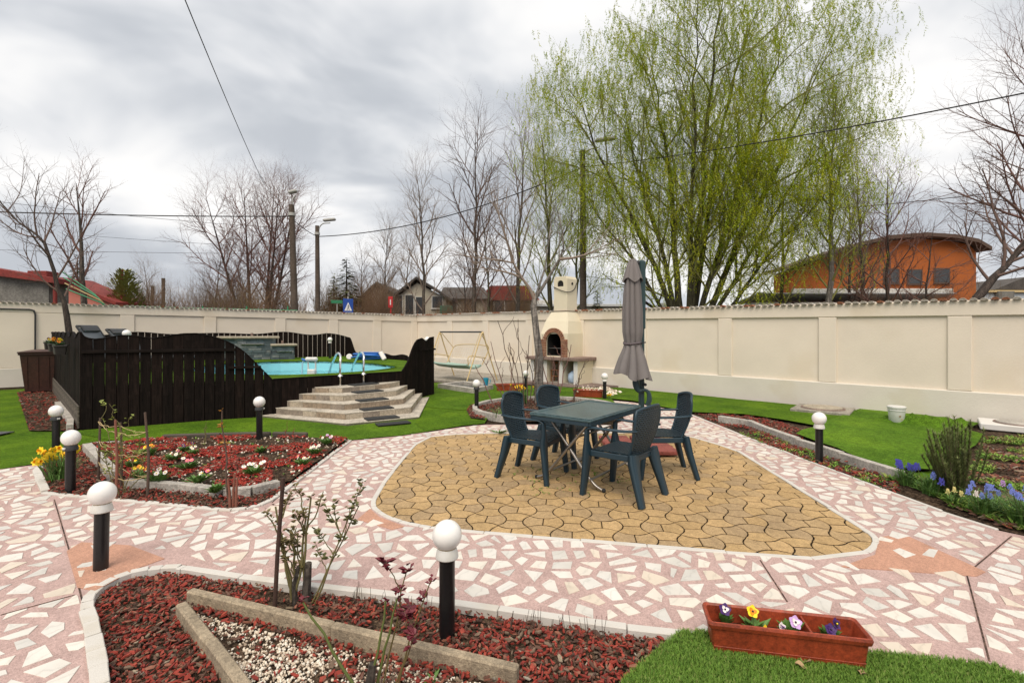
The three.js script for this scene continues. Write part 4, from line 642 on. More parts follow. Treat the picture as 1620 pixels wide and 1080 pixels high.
// stairs: five stone treads, each a ring of facing tiles under a tread slab
{
  const S1 = [[-4.5, 8.72], [-2.72, 7.95], [-1.66, 8.6], [-1.93, 11.2]], S5 = [[-3.8, 9.34], [-3.26, 9.3], [-2.56, 10.12], [-2.45, 10.5]], Y = [0.05, 0.16, 0.27, 0.38, 0.485];
  const o = thing('pool_stairs', 'five-step beige stone stairs up to the pool deck', 'stairs'), back = [[-2.46, 10.53], [-4.36, 8.9]], r = rng(77), mats = [M.stair, M.stairB, M.stairC];
  const mats2 = thing.bind(null), front = [];
  for (let k = 0; k < 5; k++) {
    const q = S1.map((p, i) => [lerp(p[0], S5[i][0], k / 4), lerp(p[1], S5[i][1], k / 4)]), y0 = k ? Y[k - 1] - 0.01 : -0.05, y1 = Y[k];
    const poly = ccw([...q, ...back]);
    mesh('step', slab(inset(poly, 0.012).length ? poly : poly, y0, y1 - 0.02), M.stairC, o);
    mesh('tread', slab(poly.map(([x, d]) => { const c = [-3.1, 9.7], L = Math.hypot(x - c[0], d - c[1]); return [x + (x - c[0]) / L * 0.012, d + (d - c[1]) / L * 0.012]; }), y1 - 0.0195, y1, [], 0.004), M.tread, o);
    if (k) for (let e = 0; e < 3; e++) { // facing tiles of the riser
      const a = q[e], b = q[e + 1], L = Math.hypot(b[0] - a[0], b[1] - a[1]), n = Math.max(1, Math.round(L / 0.31)), ux = (b[0] - a[0]) / L, ud = (b[1] - a[1]) / L;
      for (let i = 0; i < n; i++) { const t = (i + 0.5) * L / n; mesh('riser_tile', uvBox(cbox(L / n - 0.004, y1 - 0.021 - y0 - 0.012, 0.014, 0.002), r() * 3, r() * 3), mats[Math.floor(r() * 3)], o, [a[0] + ux * t - ud * -0.003, (y0 + 0.012 + y1 - 0.021) / 2, -(a[1] + ud * t - ux * 0.003)], [0, Math.atan2(ud, ux), 0]); }
    }
    const a = q[1], b = q[2], L = Math.hypot(b[0] - a[0], b[1] - a[1]), ux = (b[0] - a[0]) / L, ud = (b[1] - a[1]) / L;
    front.push([(a[0] * 0.5 + b[0] * 0.5) - ud * 0.13, (a[1] * 0.5 + b[1] * 0.5) + ux * 0.13, y1, Math.atan2(ud, ux)]);
  }
  const names = ['bottom', 'second', 'middle', 'fourth', 'top'];
  front.forEach(([x, d, y, a], k) => tag(mesh('stair_mat', uvBox(cbox(0.56, 0.022, 0.26, 0.004)), M.rubber, null, [x, y + 0.0115, -d], [0, a, 0]), `black rubber mat on the ${names[k]} step of the pool stairs`, 'mat', 'rubber mats on the pool stairs'));
  tag(mesh('stair_mat', uvBox(cbox(0.55, 0.02, 0.22, 0.004)), M.rubber, null, [-1.98, 0.03, -8.05], [0, 0.52, 0]), 'black rubber mat on the turf in front of the pool stairs', 'mat', 'rubber mats on the pool stairs');
}
// pool ladder rails
for (const [dx, lab] of [[0, 'stainless pool handrail nearer the skimmer'], [1, 'stainless pool handrail nearer the rolled hose']]) {
  const f = g2(dx ? 575 : 538, dx ? 592 : 595, DECK), b = g2(dx ? 553 : 517, dx ? 587 : 590, DECK), o = thing('pool_handrail', lab, 'handrail', [f[0], DECK, -f[1]], 0, 'pool handrails'), bx = b[0] - f[0], bz = -(b[1] - f[1]) - 0.12;
  mesh('rail', tube(curve([V(0, -0.35, 0), V(0, 0.26, 0), V(0.015 * bx, 0.36, 0.05 * bz), V(0.12 * bx, 0.43, 0.16 * bz), V(0.3 * bx, 0.44, 0.34 * bz), V(0.5 * bx, 0.36, 0.55 * bz), V(bx, -0.02, bz), V(bx * 1.1, -0.45, bz * 1.1)], 40), 0.021, 12), M.chrome, o);
  mesh('flange', merge(cyl(0.05, 0.03, 0.035, 16, 0, 0.018, 0)), M.chrome, o);
}
{ // skimmer hanging on the pool wall
  const p = g2(490, 589, DECK), o = thing('pool_skimmer', 'white plastic skimmer hooked over the pool edge', 'skimmer', [p[0], 0.66, -p[1] - 0.1]);
  mesh('basket_body', merge(cbox(0.17, 0.4, 0.13, 0.02, 0, -0.12, 0)), M.whitePlastic, o);
  for (const s of [-1, 1]) mesh('hanger', tube(curve([V(s * 0.075, -0.1, 0), V(s * 0.08, 0.22, 0), V(s * 0.07, 0.29, 0.02)], 10), 0.018, 8), M.whitePlastic, o);
  mesh('hook_bar', merge(cbox(0.27, 0.09, 0.09, 0.03, 0, 0.3, 0.02)), M.whitePlastic, o);
  mesh('hose', tube(curve([V(-0.13, 0.28, 0.02), V(-0.19, 0.25, 0), V(-0.21, 0.1, 0), V(-0.21, -0.3, 0)], 16), 0.014, 8), mat([0.4, 0.62, 0.75], 0.4), o);
  mesh('valve', merge(cyl(0.022, 0.022, 0.09, 10, -0.17, 0.29, 0.02, 0, 0, 1.2)), M.blueHose, o);
}
{ // coiled blue hose with its vacuum head
  const c = g2(581, 569, DECK), o = thing('pool_hose', 'coil of blue pool hose with white ends on the deck', 'hose', [c[0], DECK, -c[1]]), r = rng(8);
  for (let k = 0; k < 7; k++) { const pts = [], R0 = 0.3 + r() * 0.16, cx = (r() - 0.5) * 0.22, cz = (r() - 0.5) * 0.16, t1 = (r() - 0.5) * 0.2, t2 = (r() - 0.5) * 0.2; for (let i = 0; i <= 26; i++) { const a = i / 26 * 6.283; pts.push(V(cx + Math.cos(a) * R0 * 1.05, 0.03 + k * 0.03 + 0.12 * (Math.cos(a + k) * t1 + Math.sin(a + k * 2) * t2) * Math.min(1, k * 0.5) * 2, cz + Math.sin(a) * R0 * 0.55)); } mesh('hose_loop', tube(pts, 0.024, 7), M.blueHose, o); }
  mesh('hose_end', merge(cyl(0.09, 0.09, 0.05, 16, -0.55, 0.1, 0.05, 1.2, 0.3, 0)), M.whitePlastic, o); mesh('vacuum_head', merge(cbox(0.14, 0.3, 0.07, 0.02, 0.5, 0.13, 0.1, -0.5, 0.4, 0.45)), M.whitePlastic, o);
}
{ // slate water feature
  const o = thing('water_feature', 'two-tier slate-clad water feature with stone caps behind the pool', 'water feature', [-8.35, DECK, -15.3], 0.53), r = rng(14);
  const block = (cx, w, h, dep, z0) => { // courses of split slate
    mesh('core', merge(raw(w - 0.06, h, dep - 0.06, cx, h / 2, z0)), M.slateC, o);
    const rows = Math.round(h / 0.07); for (let j = 0; j < rows; j++) for (const [face, len] of [[0, w], [1, dep], [-1, dep]]) { let x = -len / 2; while (x < len / 2 - 0.05) { const l = Math.min(0.16 + r() * 0.3, len / 2 - x), th = 0.04 + r() * 0.03, y = (j + 0.5) * h / rows, m = [M.slate, M.slateB, M.slateC, M.slate][Math.floor(r() * 4)]; const g = uvBox(cbox(l - 0.006, h / rows - 0.005, th, 0.004), r() * 2, r() * 2); if (face) mesh('slate', g, m, o, [cx + face * w / 2, y, z0 + x + l / 2], [0, Math.PI / 2, 0]); else mesh('slate', g, m, o, [cx + x + l / 2, y, z0 + dep / 2]); x += l; } }
  };
  block(0, 1.5, 0.66, 0.55, 0); block(0.95, 0.62, 0.42, 0.45, 0.32);
  mesh('capstone', merge(cbox(1.72, 0.075, 0.75, 0.015, 0, 0.7, 0.02)), M.stoneCap, o); mesh('capstone', merge(cbox(0.76, 0.07, 0.6, 0.015, 0.98, 0.46, 0.34)), M.stoneCap, o);
  mesh('spout', merge(cbox(0.62, 0.035, 0.1, 0.006, 0.1, 0.5, 0.33)), M.chrome, o); mesh('spout', merge(cbox(0.44, 0.03, 0.08, 0.006, 0.98, 0.26, 0.58)), M.chrome, o);
  for (const [x, y, z] of [[0.1, 0.74, 0], [0.95, 0.5, 0.34]]) mesh('inlet', merge(cyl(0.035, 0.04, 0.1, 10, x, y + 0.05, z)), M.counter, o);
}
// sun loungers on the deck, backs raised
function lounger(label, x, d, turn, lean) {
  const o = thing('sun_lounger', label, 'sun lounger', [x, DECK, -d], turn, 'sun loungers on the pool deck');
  mesh('frame', merge(cbox(0.03, 0.05, 1.25, 0.008, -0.31, 0.3, 0.55), cbox(0.03, 0.05, 1.25, 0.008, 0.31, 0.3, 0.55), cbox(0.62, 0.04, 0.03, 0.008, 0, 0.3, 1.17)), M.collar, o);
  mesh('seat_mesh', merge(cbox(0.58, 0.015, 1.2, 0.004, 0, 0.315, 0.55)), M.mesh, o);
  const c = Math.cos(lean), s = Math.sin(lean); const b = new THREE.Group(); b.name = 'backrest'; o.add(b); b.position.set(0, 0.32, -0.05); b.rotation.x = -lean;
  mesh('back_mesh', merge(cbox(0.58, 0.74, 0.014, 0.004, 0, 0.38, 0)), mat([0.13, 0.15, 0.17], 0.45), b); mesh('back_frame', merge(cbox(0.035, 0.8, 0.04, 0.01, -0.31, 0.4, 0), cbox(0.035, 0.8, 0.04, 0.01, 0.31, 0.4, 0), cbox(0.62, 0.05, 0.045, 0.015, 0, 0.79, 0)), M.collar, b); mesh('head_cushion', merge(cbox(0.5, 0.14, 0.05, 0.02, 0, 0.7, 0.03)), M.collar, b);
  for (const [lx, lz] of [[-0.3, 0], [0.3, 0], [-0.3, 1.1], [0.3, 1.1]]) mesh('leg', merge(cbox(0.035, 0.3, 0.035, 0.006, lx, 0.15, lz)), M.collar, o);
}
lounger('dark mesh sun lounger on the deck, nearer the flower boxes', -8.72, 10.5, 1.72, 0.55);
lounger('dark mesh sun lounger on the deck, nearer the fence globe', -8.5, 11.1, 1.66, 0.7);

// ---------------------------------------------------------------- brick and plaster grill
{
  const o = thing('garden_grill', 'cream plastered garden grill with brick arch and tall chimney by the wall', 'grill', [1.52, 0.05, -14.55], R(-42.6));  // local +z faces the yard, width along x
  const W2 = 0.86, D2 = 0.5;
  // pedestal walls with white front edges
  const piers = [-0.8, -0.3, 0.28, 0.8]; piers.forEach((x, k) => { mesh('pier', merge(cbox(0.13, 0.67, 0.94, 0.008, x, 0.335, -0.02)), M.cream, o); mesh('pier_edge', merge(cbox(0.134, 0.672, 0.012, 0.003, x, 0.335, 0.457)), M.white, o); });
  mesh('back_panel', merge(raw(1.5, 0.66, 0.05, 0, 0.33, -0.46)), M.plinth, o); mesh('hearth_floor', merge(raw(1.5, 0.03, 0.9, 0, 0.012, 0)), M.concrete, o);
  mesh('counter', merge(cbox(1.95, 0.095, 1.12, 0.012, 0, 0.72, 0.02)), M.counter, o);
  // firebox with an arched mouth
  const outline = new THREE.Shape(); outline.moveTo(-0.5, 0.768); outline.lineTo(0.5, 0.768); outline.lineTo(0.5, 1.45); outline.lineTo(-0.5, 1.45); outline.closePath();
  const mouth = new THREE.Path(); mouth.moveTo(-0.27, 0.8); mouth.lineTo(0.27, 0.8); mouth.lineTo(0.27, 1.22); mouth.absarc(0, 1.22, 0.27, 0, Math.PI, false); mouth.lineTo(-0.27, 0.8);
  outline.holes.push(mouth); const fb = new THREE.ExtrudeGeometry(outline, { depth: 0.9, bevelEnabled: false, curveSegments: 16 }); fb.translate(0, 0, -0.48); mesh('firebox', merge(fb), M.cream, o);
  mesh('fire_back', merge(raw(0.6, 0.75, 0.02, 0, 1.14, -0.3)), M.sootAndShade, o); mesh('fire_lining', merge(raw(0.012, 0.43, 0.7, -0.262, 1.01, 0.05), raw(0.012, 0.43, 0.7, 0.262, 1.01, 0.05), raw(0.52, 0.012, 0.7, 0, 0.81, 0.05)), M.sootAndShade, o);
  { const l = new GB(); for (let k = 0; k < 10; k++) { const a = Math.PI * k / 10, b = Math.PI * (k + 1) / 10, p = (t, z) => V(Math.cos(t) * 0.262, 1.22 + Math.sin(t) * 0.262, z); l.quad(p(a, 0.4), p(b, 0.4), p(b, -0.3), p(a, -0.3)); } mesh('fire_vault', l.geo(), M.sootAndShade, o); }
  const bars = new GB(); for (let k = 0; k < 9; k++) bars.tube([V(-0.22 + k * 0.055, 1.02, 0.34), V(-0.22 + k * 0.055, 1.02, -0.25)], [0.005, 0.005], 5); bars.tube([V(-0.26, 1.02, 0.34), V(0.26, 1.02, 0.34)], [0.008, 0.008], 6); mesh('grate', bars.geo(), M.tubeSteel, o);
  const br = rng(3), bt = [mat([0.46, 0.22, 0.13], 0.92, { map: sized(tGrain, 0.3) }), mat([0.4, 0.18, 0.11], 0.92, { map: sized(tGrain, 0.26) }), mat([0.5, 0.27, 0.17], 0.92, { map: sized(tGrain, 0.34) })];
  for (let k = 0; k < 15; k++) { const a = (k + 0.5) / 15 * Math.PI; mesh('brick', uvBox(cbox(0.062, 0.125, 0.06, 0.004), k, k), bt[Math.floor(br() * 3)], o, [Math.cos(a) * 0.335, 1.22 + Math.sin(a) * 0.335, 0.432], [0, 0, a - Math.PI / 2]); }
  for (const s of [-1, 1]) for (let j = 0; j < 7; j++) for (let q = 0; q < 2; q++) { const w = (j + q) % 2 ? 0.14 : 0.085, x = q ? 0.272 + (j % 2 ? 0.14 : 0.085) + w / 2 : 0.272 + w / 2; mesh('brick', uvBox(cbox(w - 0.006, 0.068, 0.056, 0.004), j, q), bt[Math.floor(br() * 3)], o, [s * (x + 0.003), 0.805 + j * 0.074, 0.43]); }
  // hood and chimney
  const frus = (w0, d0, z0, y0, w1, d1, z1, y1) => { const g = new GB(), q = (w, d, z, y) => [V(-w / 2, y, z + d / 2), V(w / 2, y, z + d / 2), V(w / 2, y, z - d / 2), V(-w / 2, y, z - d / 2)], A = q(w0, d0, z0, y0), B = q(w1, d1, z1, y1); for (let i = 0; i < 4; i++) { const j = (i + 1) % 4; g.quad(A[i], A[j], B[j], B[i]); } g.quad(...B); g.quad(A[3], A[2], A[1], A[0]); return g.geo(); };
  mesh('hood', merge(frus(1.0, 0.9, -0.03, 1.45, 0.84, 0.76, -0.09, 1.82), frus(0.838, 0.758, -0.09, 1.82, 0.56, 0.6, -0.15, 2.13)), M.cream, o);
  const ch = new THREE.Shape(); ch.moveTo(-0.245, 2.13); ch.lineTo(0.245, 2.13); ch.lineTo(0.245, 3.08); ch.lineTo(0.2, 3.16); ch.lineTo(-0.2, 3.16); ch.lineTo(-0.245, 3.08); ch.closePath();
  const hole = new THREE.Path(); hole.moveTo(-0.11, 2.86); hole.lineTo(0.11, 2.86); hole.lineTo(0.11, 2.93); hole.absarc(0, 2.93, 0.11, 0, Math.PI, false); ch.holes.push(hole);
  const cg = new THREE.ExtrudeGeometry(ch, { depth: 0.5, bevelEnabled: true, bevelThickness: 0.008, bevelSize: 0.008, bevelOffset: -0.008, bevelSegments: 1, curveSegments: 10 }); cg.translate(0, 0, -0.4); mesh('chimney', merge(cg), M.cream, o);
  mesh('flue_shade', merge(raw(0.23, 0.2, 0.02, 0, 2.95, 0.07)), M.sootAndShade, o); mesh('vent_shade', merge(cyl(0.04, 0.04, 0.02, 12, 0.252, 2.95, -0.15, 0, 0, Math.PI / 2)), M.sootAndShade, o);  // near-black plate and disc paint in the shade of the chimney openings
  mesh('cable', tube(curve([V(-0.25, 2.86, 0.12), V(-0.1, 2.8, 0.14), V(0.1, 2.72, 0.14), V(0.25, 2.68, 0.13), V(0.275, 2.7, -0.05), V(0.27, 2.8, -0.25), V(0.26, 3.0, -0.38)], 24), 0.012, 6), M.cable, o);
  mesh('flashing', merge(raw(0.62, 0.012, 0.66, 0, 2.125, -0.15)), M.counter, o);
}
{ // small orange wooden stool and blue bag under the counter
  const th = R(-42.6), loc = (x, z) => [1.52 + Math.cos(th) * x + Math.sin(th) * z, 0.08, -14.55 - Math.sin(th) * x + Math.cos(th) * z];
  const s = thing('wooden_stool', 'orange wooden stool stored under the grill counter', 'stool', loc(-0.06, 0.22), th + 0.2); mesh('seat', merge(cbox(0.3, 0.025, 0.26, 0.006, 0, 0.34, 0)), M.woodOrange, s); for (const [x, z] of [[-1, -1], [1, -1], [-1, 1], [1, 1]]) mesh('leg', merge(cbox(0.03, 0.34, 0.03, 0.005, x * 0.12, 0.168, z * 0.1)), M.woodOrange, s); mesh('back_slat', merge(cbox(0.3, 0.06, 0.018, 0.005, 0, 0.55, -0.11)), M.woodOrange, s); for (const x of [-1, 1]) mesh('back_post', merge(cbox(0.03, 0.24, 0.02, 0.005, x * 0.12, 0.47, -0.11)), M.woodOrange, s); mesh('rung', merge(cbox(0.24, 0.025, 0.02, 0.005, 0, 0.16, 0.1)), M.woodOrange, s);
  const g = new THREE.IcosahedronGeometry(0.2, 3), p = g.attributes.position; for (let i = 0; i < p.count; i++) { const v = V(p.getX(i), p.getY(i), p.getZ(i)), k = 1 + 0.22 * nz.noise(v.x * 9, v.y * 9, v.z * 9); p.setXYZ(i, v.x * k * 0.8, Math.max(-0.14, v.y * k), v.z * k * 0.8); } const gb = mergeVertices(g); gb.computeVertexNormals();
  const l = loc(0.55, 0.22); tag(mesh('plastic_bag', uvBox(gb), M.bagBlue, null, [l[0], 0.22, l[2]]), 'crumpled pale blue plastic bag under the grill counter', 'bag');
}

// ---------------------------------------------------------------- swing bench
{
  const th = Math.atan2(0.72, -0.69), ux = -0.69, ud = 0.72, bx = 0.72, bd = 0.69; // along the bench, and towards the wall
  const o = thing('garden_swing', 'old golden metal garden swing with sagging mint seat by the wall', 'swing', [-1.65, 0.05, -15.35]);
  const w = (a, b, y) => V(ux * a + bx * b, y, -(ud * a + bd * b)), tubeS = (l, r = 0.02, n = 8) => tube(l, r, n);
  for (const a of [-1.1, 1.1]) { mesh('leg', tubeS(curve([w(a, -0.62, 0), w(a, -0.05, 1.4), w(a, 0, 1.5)], 8)), M.gold, o); mesh('leg', tubeS(curve([w(a, 0.6, 0), w(a, 0.1, 1.25), w(a, 0.02, 1.5)], 8)), M.gold, o); mesh('joint_plate', merge(place(new THREE.SphereGeometry(0.045, 10, 8), ...w(a, 0, 1.46).toArray())), M.gold, o); }
  mesh('top_bar', tubeS([w(-1.1, 0, 1.5), w(1.1, 0, 1.5)], 0.024), M.collar, o);
  const seat = new THREE.Group(); seat.name = 'bench'; o.add(seat);
  mesh('seat_pad', sheet((u, v) => w(lerp(-0.86, 0.86, u), lerp(-0.42, 0.16, v), 0.52 - 0.1 * Math.sin(Math.PI * v) - 0.02 * Math.sin(Math.PI * u) - 0.04 * v), 14, 8, 0.05), M.mint, seat);
  mesh('back_frame', tubeS(curve([w(-0.9, 0.16, 0.5), w(-0.9, 0.42, 0.98), w(-0.8, 0.46, 1.05), w(0.8, 0.46, 1.05), w(0.9, 0.42, 0.98), w(0.9, 0.16, 0.5)], 40), 0.016), M.gold, seat);
  const net = new GB(); for (let k = 0; k <= 14; k++) { const a = lerp(-0.85, 0.85, k / 14); net.tube([w(a, 0.18, 0.5), w(a, 0.44, 1.03)], [0.004, 0.004], 4); } for (let k = 1; k < 7; k++) net.tube([w(-0.88, lerp(0.18, 0.44, k / 7), lerp(0.5, 1.03, k / 7)), w(0.88, lerp(0.18, 0.44, k / 7), lerp(0.5, 1.03, k / 7))], [0.004, 0.004], 4); mesh('back_net', net.geo(), M.white, seat);
  for (const a of [-0.92, 0.92]) { mesh('hanger', tubeS([w(a, -0.38, 0.52), w(a * 1.1, -0.02, 1.48)], 0.009), M.gold, seat); mesh('hanger', tubeS([w(a, 0.42, 0.98), w(a * 1.1, 0.02, 1.46)], 0.012), M.gold, seat); mesh('armrest', tubeS(curve([w(a, -0.4, 0.5), w(a, -0.41, 0.72), w(a, -0.36, 0.77), w(a, 0.28, 0.7)], 14), 0.015), M.gold, seat); }
}
{ // fish pond
  const A = [-2.03, 13.2], B = [-1.37, 13.95], Cc = [-0.5, 12.9], D = [-0.955, 11.98], o = thing('garden_pond', 'small rectangular pond with a pale timber rim in the turf', 'pond');
  const q = ccw([A, B, Cc, D]), inn = inset(q, 0.16); mesh('rim', slab(q, -0.02, 0.14, [inn]), M.whiteKerb, o); mesh('pond_water', slab(inn, 0.0, 0.06), M.darkWater, o);
  const b = [-0.72, 12.75]; const c = thing('watering_cup', 'blue plastic cup standing on the pond rim', 'cup', [b[0] + 0.03, 0.14, -b[1]]); mesh('cup_body', uvBox(new THREE.LatheGeometry([[0, 0], [0.055, 0], [0.075, 0.2], [0.068, 0.2], [0.05, 0.012], [0, 0.012]].map((p) => new THREE.Vector2(...p)), 20)), M.cupBlue, c); mesh('cup_handle', tube(curve([V(0.07, 0.17, 0), V(0.12, 0.15, 0), V(0.115, 0.07, 0), V(0.062, 0.05, 0)], 12), 0.008, 6), M.cupBlue, c);
}
// ---------------------------------------------------------------- globe lamps
const globeGeo = uvBox(new THREE.SphereGeometry(0.077, 32, 20));
const collarGeo = uvBox(new THREE.LatheGeometry([[0, 0], [0.057, 0], [0.06, 0.006], [0.056, 0.03], [0.05, 0.05], [0.046, 0.056], [0, 0.056]].map((p) => new THREE.Vector2(...p)), 24));
const socketGeo = uvBox(cbox(0.03, 0.018, 0.02, 0.003));
function lamp(label, x, d, y, postH, white, tilt = 0, small) {
  const o = thing('globe_lamp', label, 'lamp', [x, y, -d], x * 3, 'globe lamps in the garden'); o.rotation.z = tilt;
  if (postH) mesh('post', uvBox(new THREE.CylinderGeometry(0.041, 0.041, postH + 0.1, 24).translate(0, postH / 2 - 0.05, 0), x, d), M.black, o);
  mesh('collar', collarGeo, white ? M.whitePlastic : M.collar, o, [0, postH, 0]);
  if (!white && postH) mesh('label_plate', socketGeo, M.whitePlastic, o, [0.0, postH + 0.025, 0.056]);
  mesh('gasket', merge(new THREE.TorusGeometry(0.045, 0.005, 6, 24).rotateX(Math.PI / 2)), mat([0.35, 0.27, 0.17], 0.7), o, [0, postH + 0.057, 0]);
  mesh('globe', globeGeo, M.globe, o, [0, postH + 0.118, 0]);
}
lamp('globe lamp with white collar standing in the front bark bed', -0.34, 2.53, -0.05, 0.42, true);
lamp('globe lamp with scratched black post set in the orange mortar of the path', -2.69, 3.16, 0, 0.375, true, 0.02);
lamp('globe lamp with dark collar beside the daffodils', -4.27, 4.67, 0.01, 0.4, false, -0.015);
lamp('globe lamp with dark collar just behind the daffodils at the turf', -5.89, 6.24, 0.01, 0.4, false);
lamp('globe lamp with dark collar at the back of the red primrose bed', -3.555, 6.8, 0.05, 0.4, false, 0.02);
lamp('globe lamp with dark collar between the pond and the round bed', -0.69, 9.41, 0.03, 0.4, false);
lamp('globe lamp behind the daffodils of the round bed', 0.354, 12.3, 0.02, 0.36, false);
lamp('globe lamp with white collar beside the planter near the grill', 2.12, 11.05, 0.02, 0.4, true);
lamp('globe lamp with white collar between the path and the rumpled turf', 3.65, 5.74, 0, 0.405, true);
lamp('small globe lamp on the deck behind the wavy front fence', -8.1, 10.15, DECK, 0.72, true);
lamp('globe lamp fixed in front of the scalloped back fence of the deck', -6.05, 16.05, DECK, 0.5, true);
lamp('globe lamp half hidden behind the curled end fence', -2.1, 12.0, DECK, 0.56, true);

// ---------------------------------------------------------------- table and chairs
{
  const o = thing('garden_table', 'dark green rectangular plastic table with folding steel legs', 'table', [0.812, 0, -5.19], Math.atan2(0.785, 0.62));  // local x along the table
  mesh('tabletop', merge(cbox(1.155, 0.032, 0.71, 0.01, 0, 0.71, 0)), M.table, o);
  mesh('border', merge(cbox(1.15, 0.008, 0.06, 0.003, 0, 0.7275, 0.32), cbox(1.15, 0.008, 0.06, 0.003, 0, 0.7275, -0.32), cbox(0.06, 0.008, 0.575, 0.003, 0.545, 0.7275, 0), cbox(0.06, 0.008, 0.575, 0.003, -0.545, 0.7275, 0)), M.table, o);
  mesh('apron', merge(cbox(1.13, 0.04, 0.02, 0.005, 0, 0.676, 0.34), cbox(1.13, 0.04, 0.02, 0.005, 0, 0.676, -0.34), cbox(0.02, 0.04, 0.66, 0.005, 0.56, 0.676, 0), cbox(0.02, 0.04, 0.66, 0.005, -0.56, 0.676, 0)), M.navy, o);
  for (const x of [-0.4, 0.4]) for (const s of [-1, 1]) {
    const xx = x + (s > 0 ? 0.03 : -0.002);
    mesh('leg', tube(curve([V(xx, 0.69, -s * 0.27), V(xx, 0.4, -s * 0.02), V(xx, 0.14, s * 0.2), V(xx, 0.05, s * 0.3), V(xx, 0.018, s * 0.38)], 22), 0.0155, 10), M.tubeSteel, o);
    mesh('foot_cap', merge(place(new THREE.SphereGeometry(0.021, 10, 8), xx, 0.022, s * 0.385)), M.rubber, o);
  }
  mesh('stretcher', tube([V(-0.4, 0.1, 0.245), V(0.43, 0.1, 0.245)], 0.012, 8), M.tubeSteel, o); mesh('stretcher', tube([V(-0.4, 0.1, -0.245), V(0.43, 0.1, -0.245)], 0.012, 8), M.tubeSteel, o); mesh('stretcher', tube([V(-0.4, 0.5, 0.1), V(0.43, 0.5, 0.1)], 0.01, 8), M.tubeSteel, o);
  for (const x of [-0.386, 0.414]) mesh('hinge', merge(cyl(0.02, 0.02, 0.06, 12, x, 0.385, 0, 0, 0, Math.PI / 2)), M.rubber, o);
}
function makeChair() {
  const o = thing('garden_chair', '', 'chair', [0, 0, 0], 0, 'plastic chairs around the garden table');
  const hw = (v) => lerp(0.19, 0.246, sstep(0, 0.75, v)) * (1 - 0.1 * Math.pow(Math.max(0, (v - 0.86) / 0.14), 2.4));
  const back = (u, v) => { const s = u * 2 - 1, y = 0.4 + 0.475 * v - 0.034 * Math.pow(Math.abs(s), 2.4) * Math.max(0, v - 0.5) * 2; return V(s * hw(v), y, -0.2 - 0.12 * v - 0.03 * Math.sin(Math.PI * v) + 0.055 * s * s * (0.7 + 0.3 * v)); };
  const b = mesh('backrest', sheet(back, 22, 24, 0.014), M.navyWeave, o);
  const edge = []; for (let k = 0; k <= 16; k++) edge.push(back(0, k / 16)); for (let k = 1; k <= 14; k++) edge.push(back(k / 14, 1)); for (let k = 15; k >= 0; k--) edge.push(back(1, k / 16)); mesh('back_rim', new GB().tube(edge, edge.map(() => [0.013, 0.016]), 8).geo(), M.navy, o);
  const seat = (u, v) => { const s = u * 2 - 1, w = lerp(0.195, 0.235, v); return V(s * w, 0.43 - 0.018 * (1 - s * s) * Math.sin(Math.PI * Math.min(1, v * 1.1)) + 0.01 * Math.sin(v * 3) - 0.03 * Math.pow(Math.max(0, v - 0.85) / 0.15, 2), lerp(-0.235, 0.235, v)); };
  mesh('seat', sheet((u, v) => seat(u, 1 - v), 14, 16, 0.016), M.navyWeave, o);
  mesh('seat_skirt', merge(cbox(0.42, 0.055, 0.02, 0.006, 0, 0.385, 0.222), cbox(0.38, 0.06, 0.02, 0.006, 0, 0.4, -0.215), cbox(0.02, 0.055, 0.42, 0.006, 0.215, 0.4, 0, 0, 0.09), cbox(0.02, 0.055, 0.42, 0.006, -0.215, 0.4, 0, 0, -0.09)), M.navy, o);
  for (const s of [-1, 1]) {
    const arm = curve([V(s * 0.228, 0.665, -0.27), V(s * 0.25, 0.655, -0.16), V(s * 0.268, 0.65, 0.05), V(s * 0.27, 0.645, 0.19), V(s * 0.27, 0.615, 0.235)], 16);
    mesh('armrest', new GB().tube(arm, arm.map((p, k) => [0.024 + 0.004 * Math.sin(k / 16 * Math.PI), 0.012]), 10).geo(), M.navy, o);
    // front leg: a blade running from the armrest to the ground, widening where it meets the seat
    const fl = [V(s * 0.27, 0.625, 0.225), V(s * 0.268, 0.52, 0.232), V(s * 0.262, 0.42, 0.225), V(s * 0.266, 0.3, 0.235), V(s * 0.274, 0.14, 0.252), V(s * 0.28, 0.0, 0.268)];
    mesh('leg', new GB().tube(fl, [[0.014, 0.024], [0.016, 0.027], [0.024, 0.054], [0.022, 0.043], [0.021, 0.034], [0.02, 0.028]], 12, true, 0.95).geo(), M.navy, o);
    const rl = [V(s * 0.195, 0.44, -0.215), V(s * 0.205, 0.37, -0.225), V(s * 0.218, 0.26, -0.25), V(s * 0.235, 0.12, -0.29), V(s * 0.247, 0.0, -0.325)];
    mesh('leg', new GB().tube(rl, [[0.026, 0.058], [0.03, 0.062], [0.028, 0.047], [0.024, 0.037], [0.022, 0.032]], 12, true, 0.95).geo(), M.navy, o);
  }
  return o;
}
const chair0 = makeChair();
[[0.24, 5.24, 0.82, -0.42, 'dark green plastic chair beside the table, nearest the pool stairs'], [0.66, 5.86, 0.8, -0.6, 'dark green plastic chair behind the table, backing onto the round bed'], [1.06, 4.64, -0.75, 0.66, 'dark green plastic chair in front of the table, its woven back to the camera'], [1.64, 5.34, -1, 0.06, 'dark green plastic chair beside the parasol base, facing the table end']].forEach(([x, d, fx, fd, label], k) => {
  const c = k ? chair0.clone() : chair0; if (k) { c.name = numbered('garden_chair'); c.userData = { ...chair0.userData }; scene.add(c); } c.userData.label = label; c.position.set(x, 0, -d); c.rotation.y = Math.atan2(fx, -fd);
});

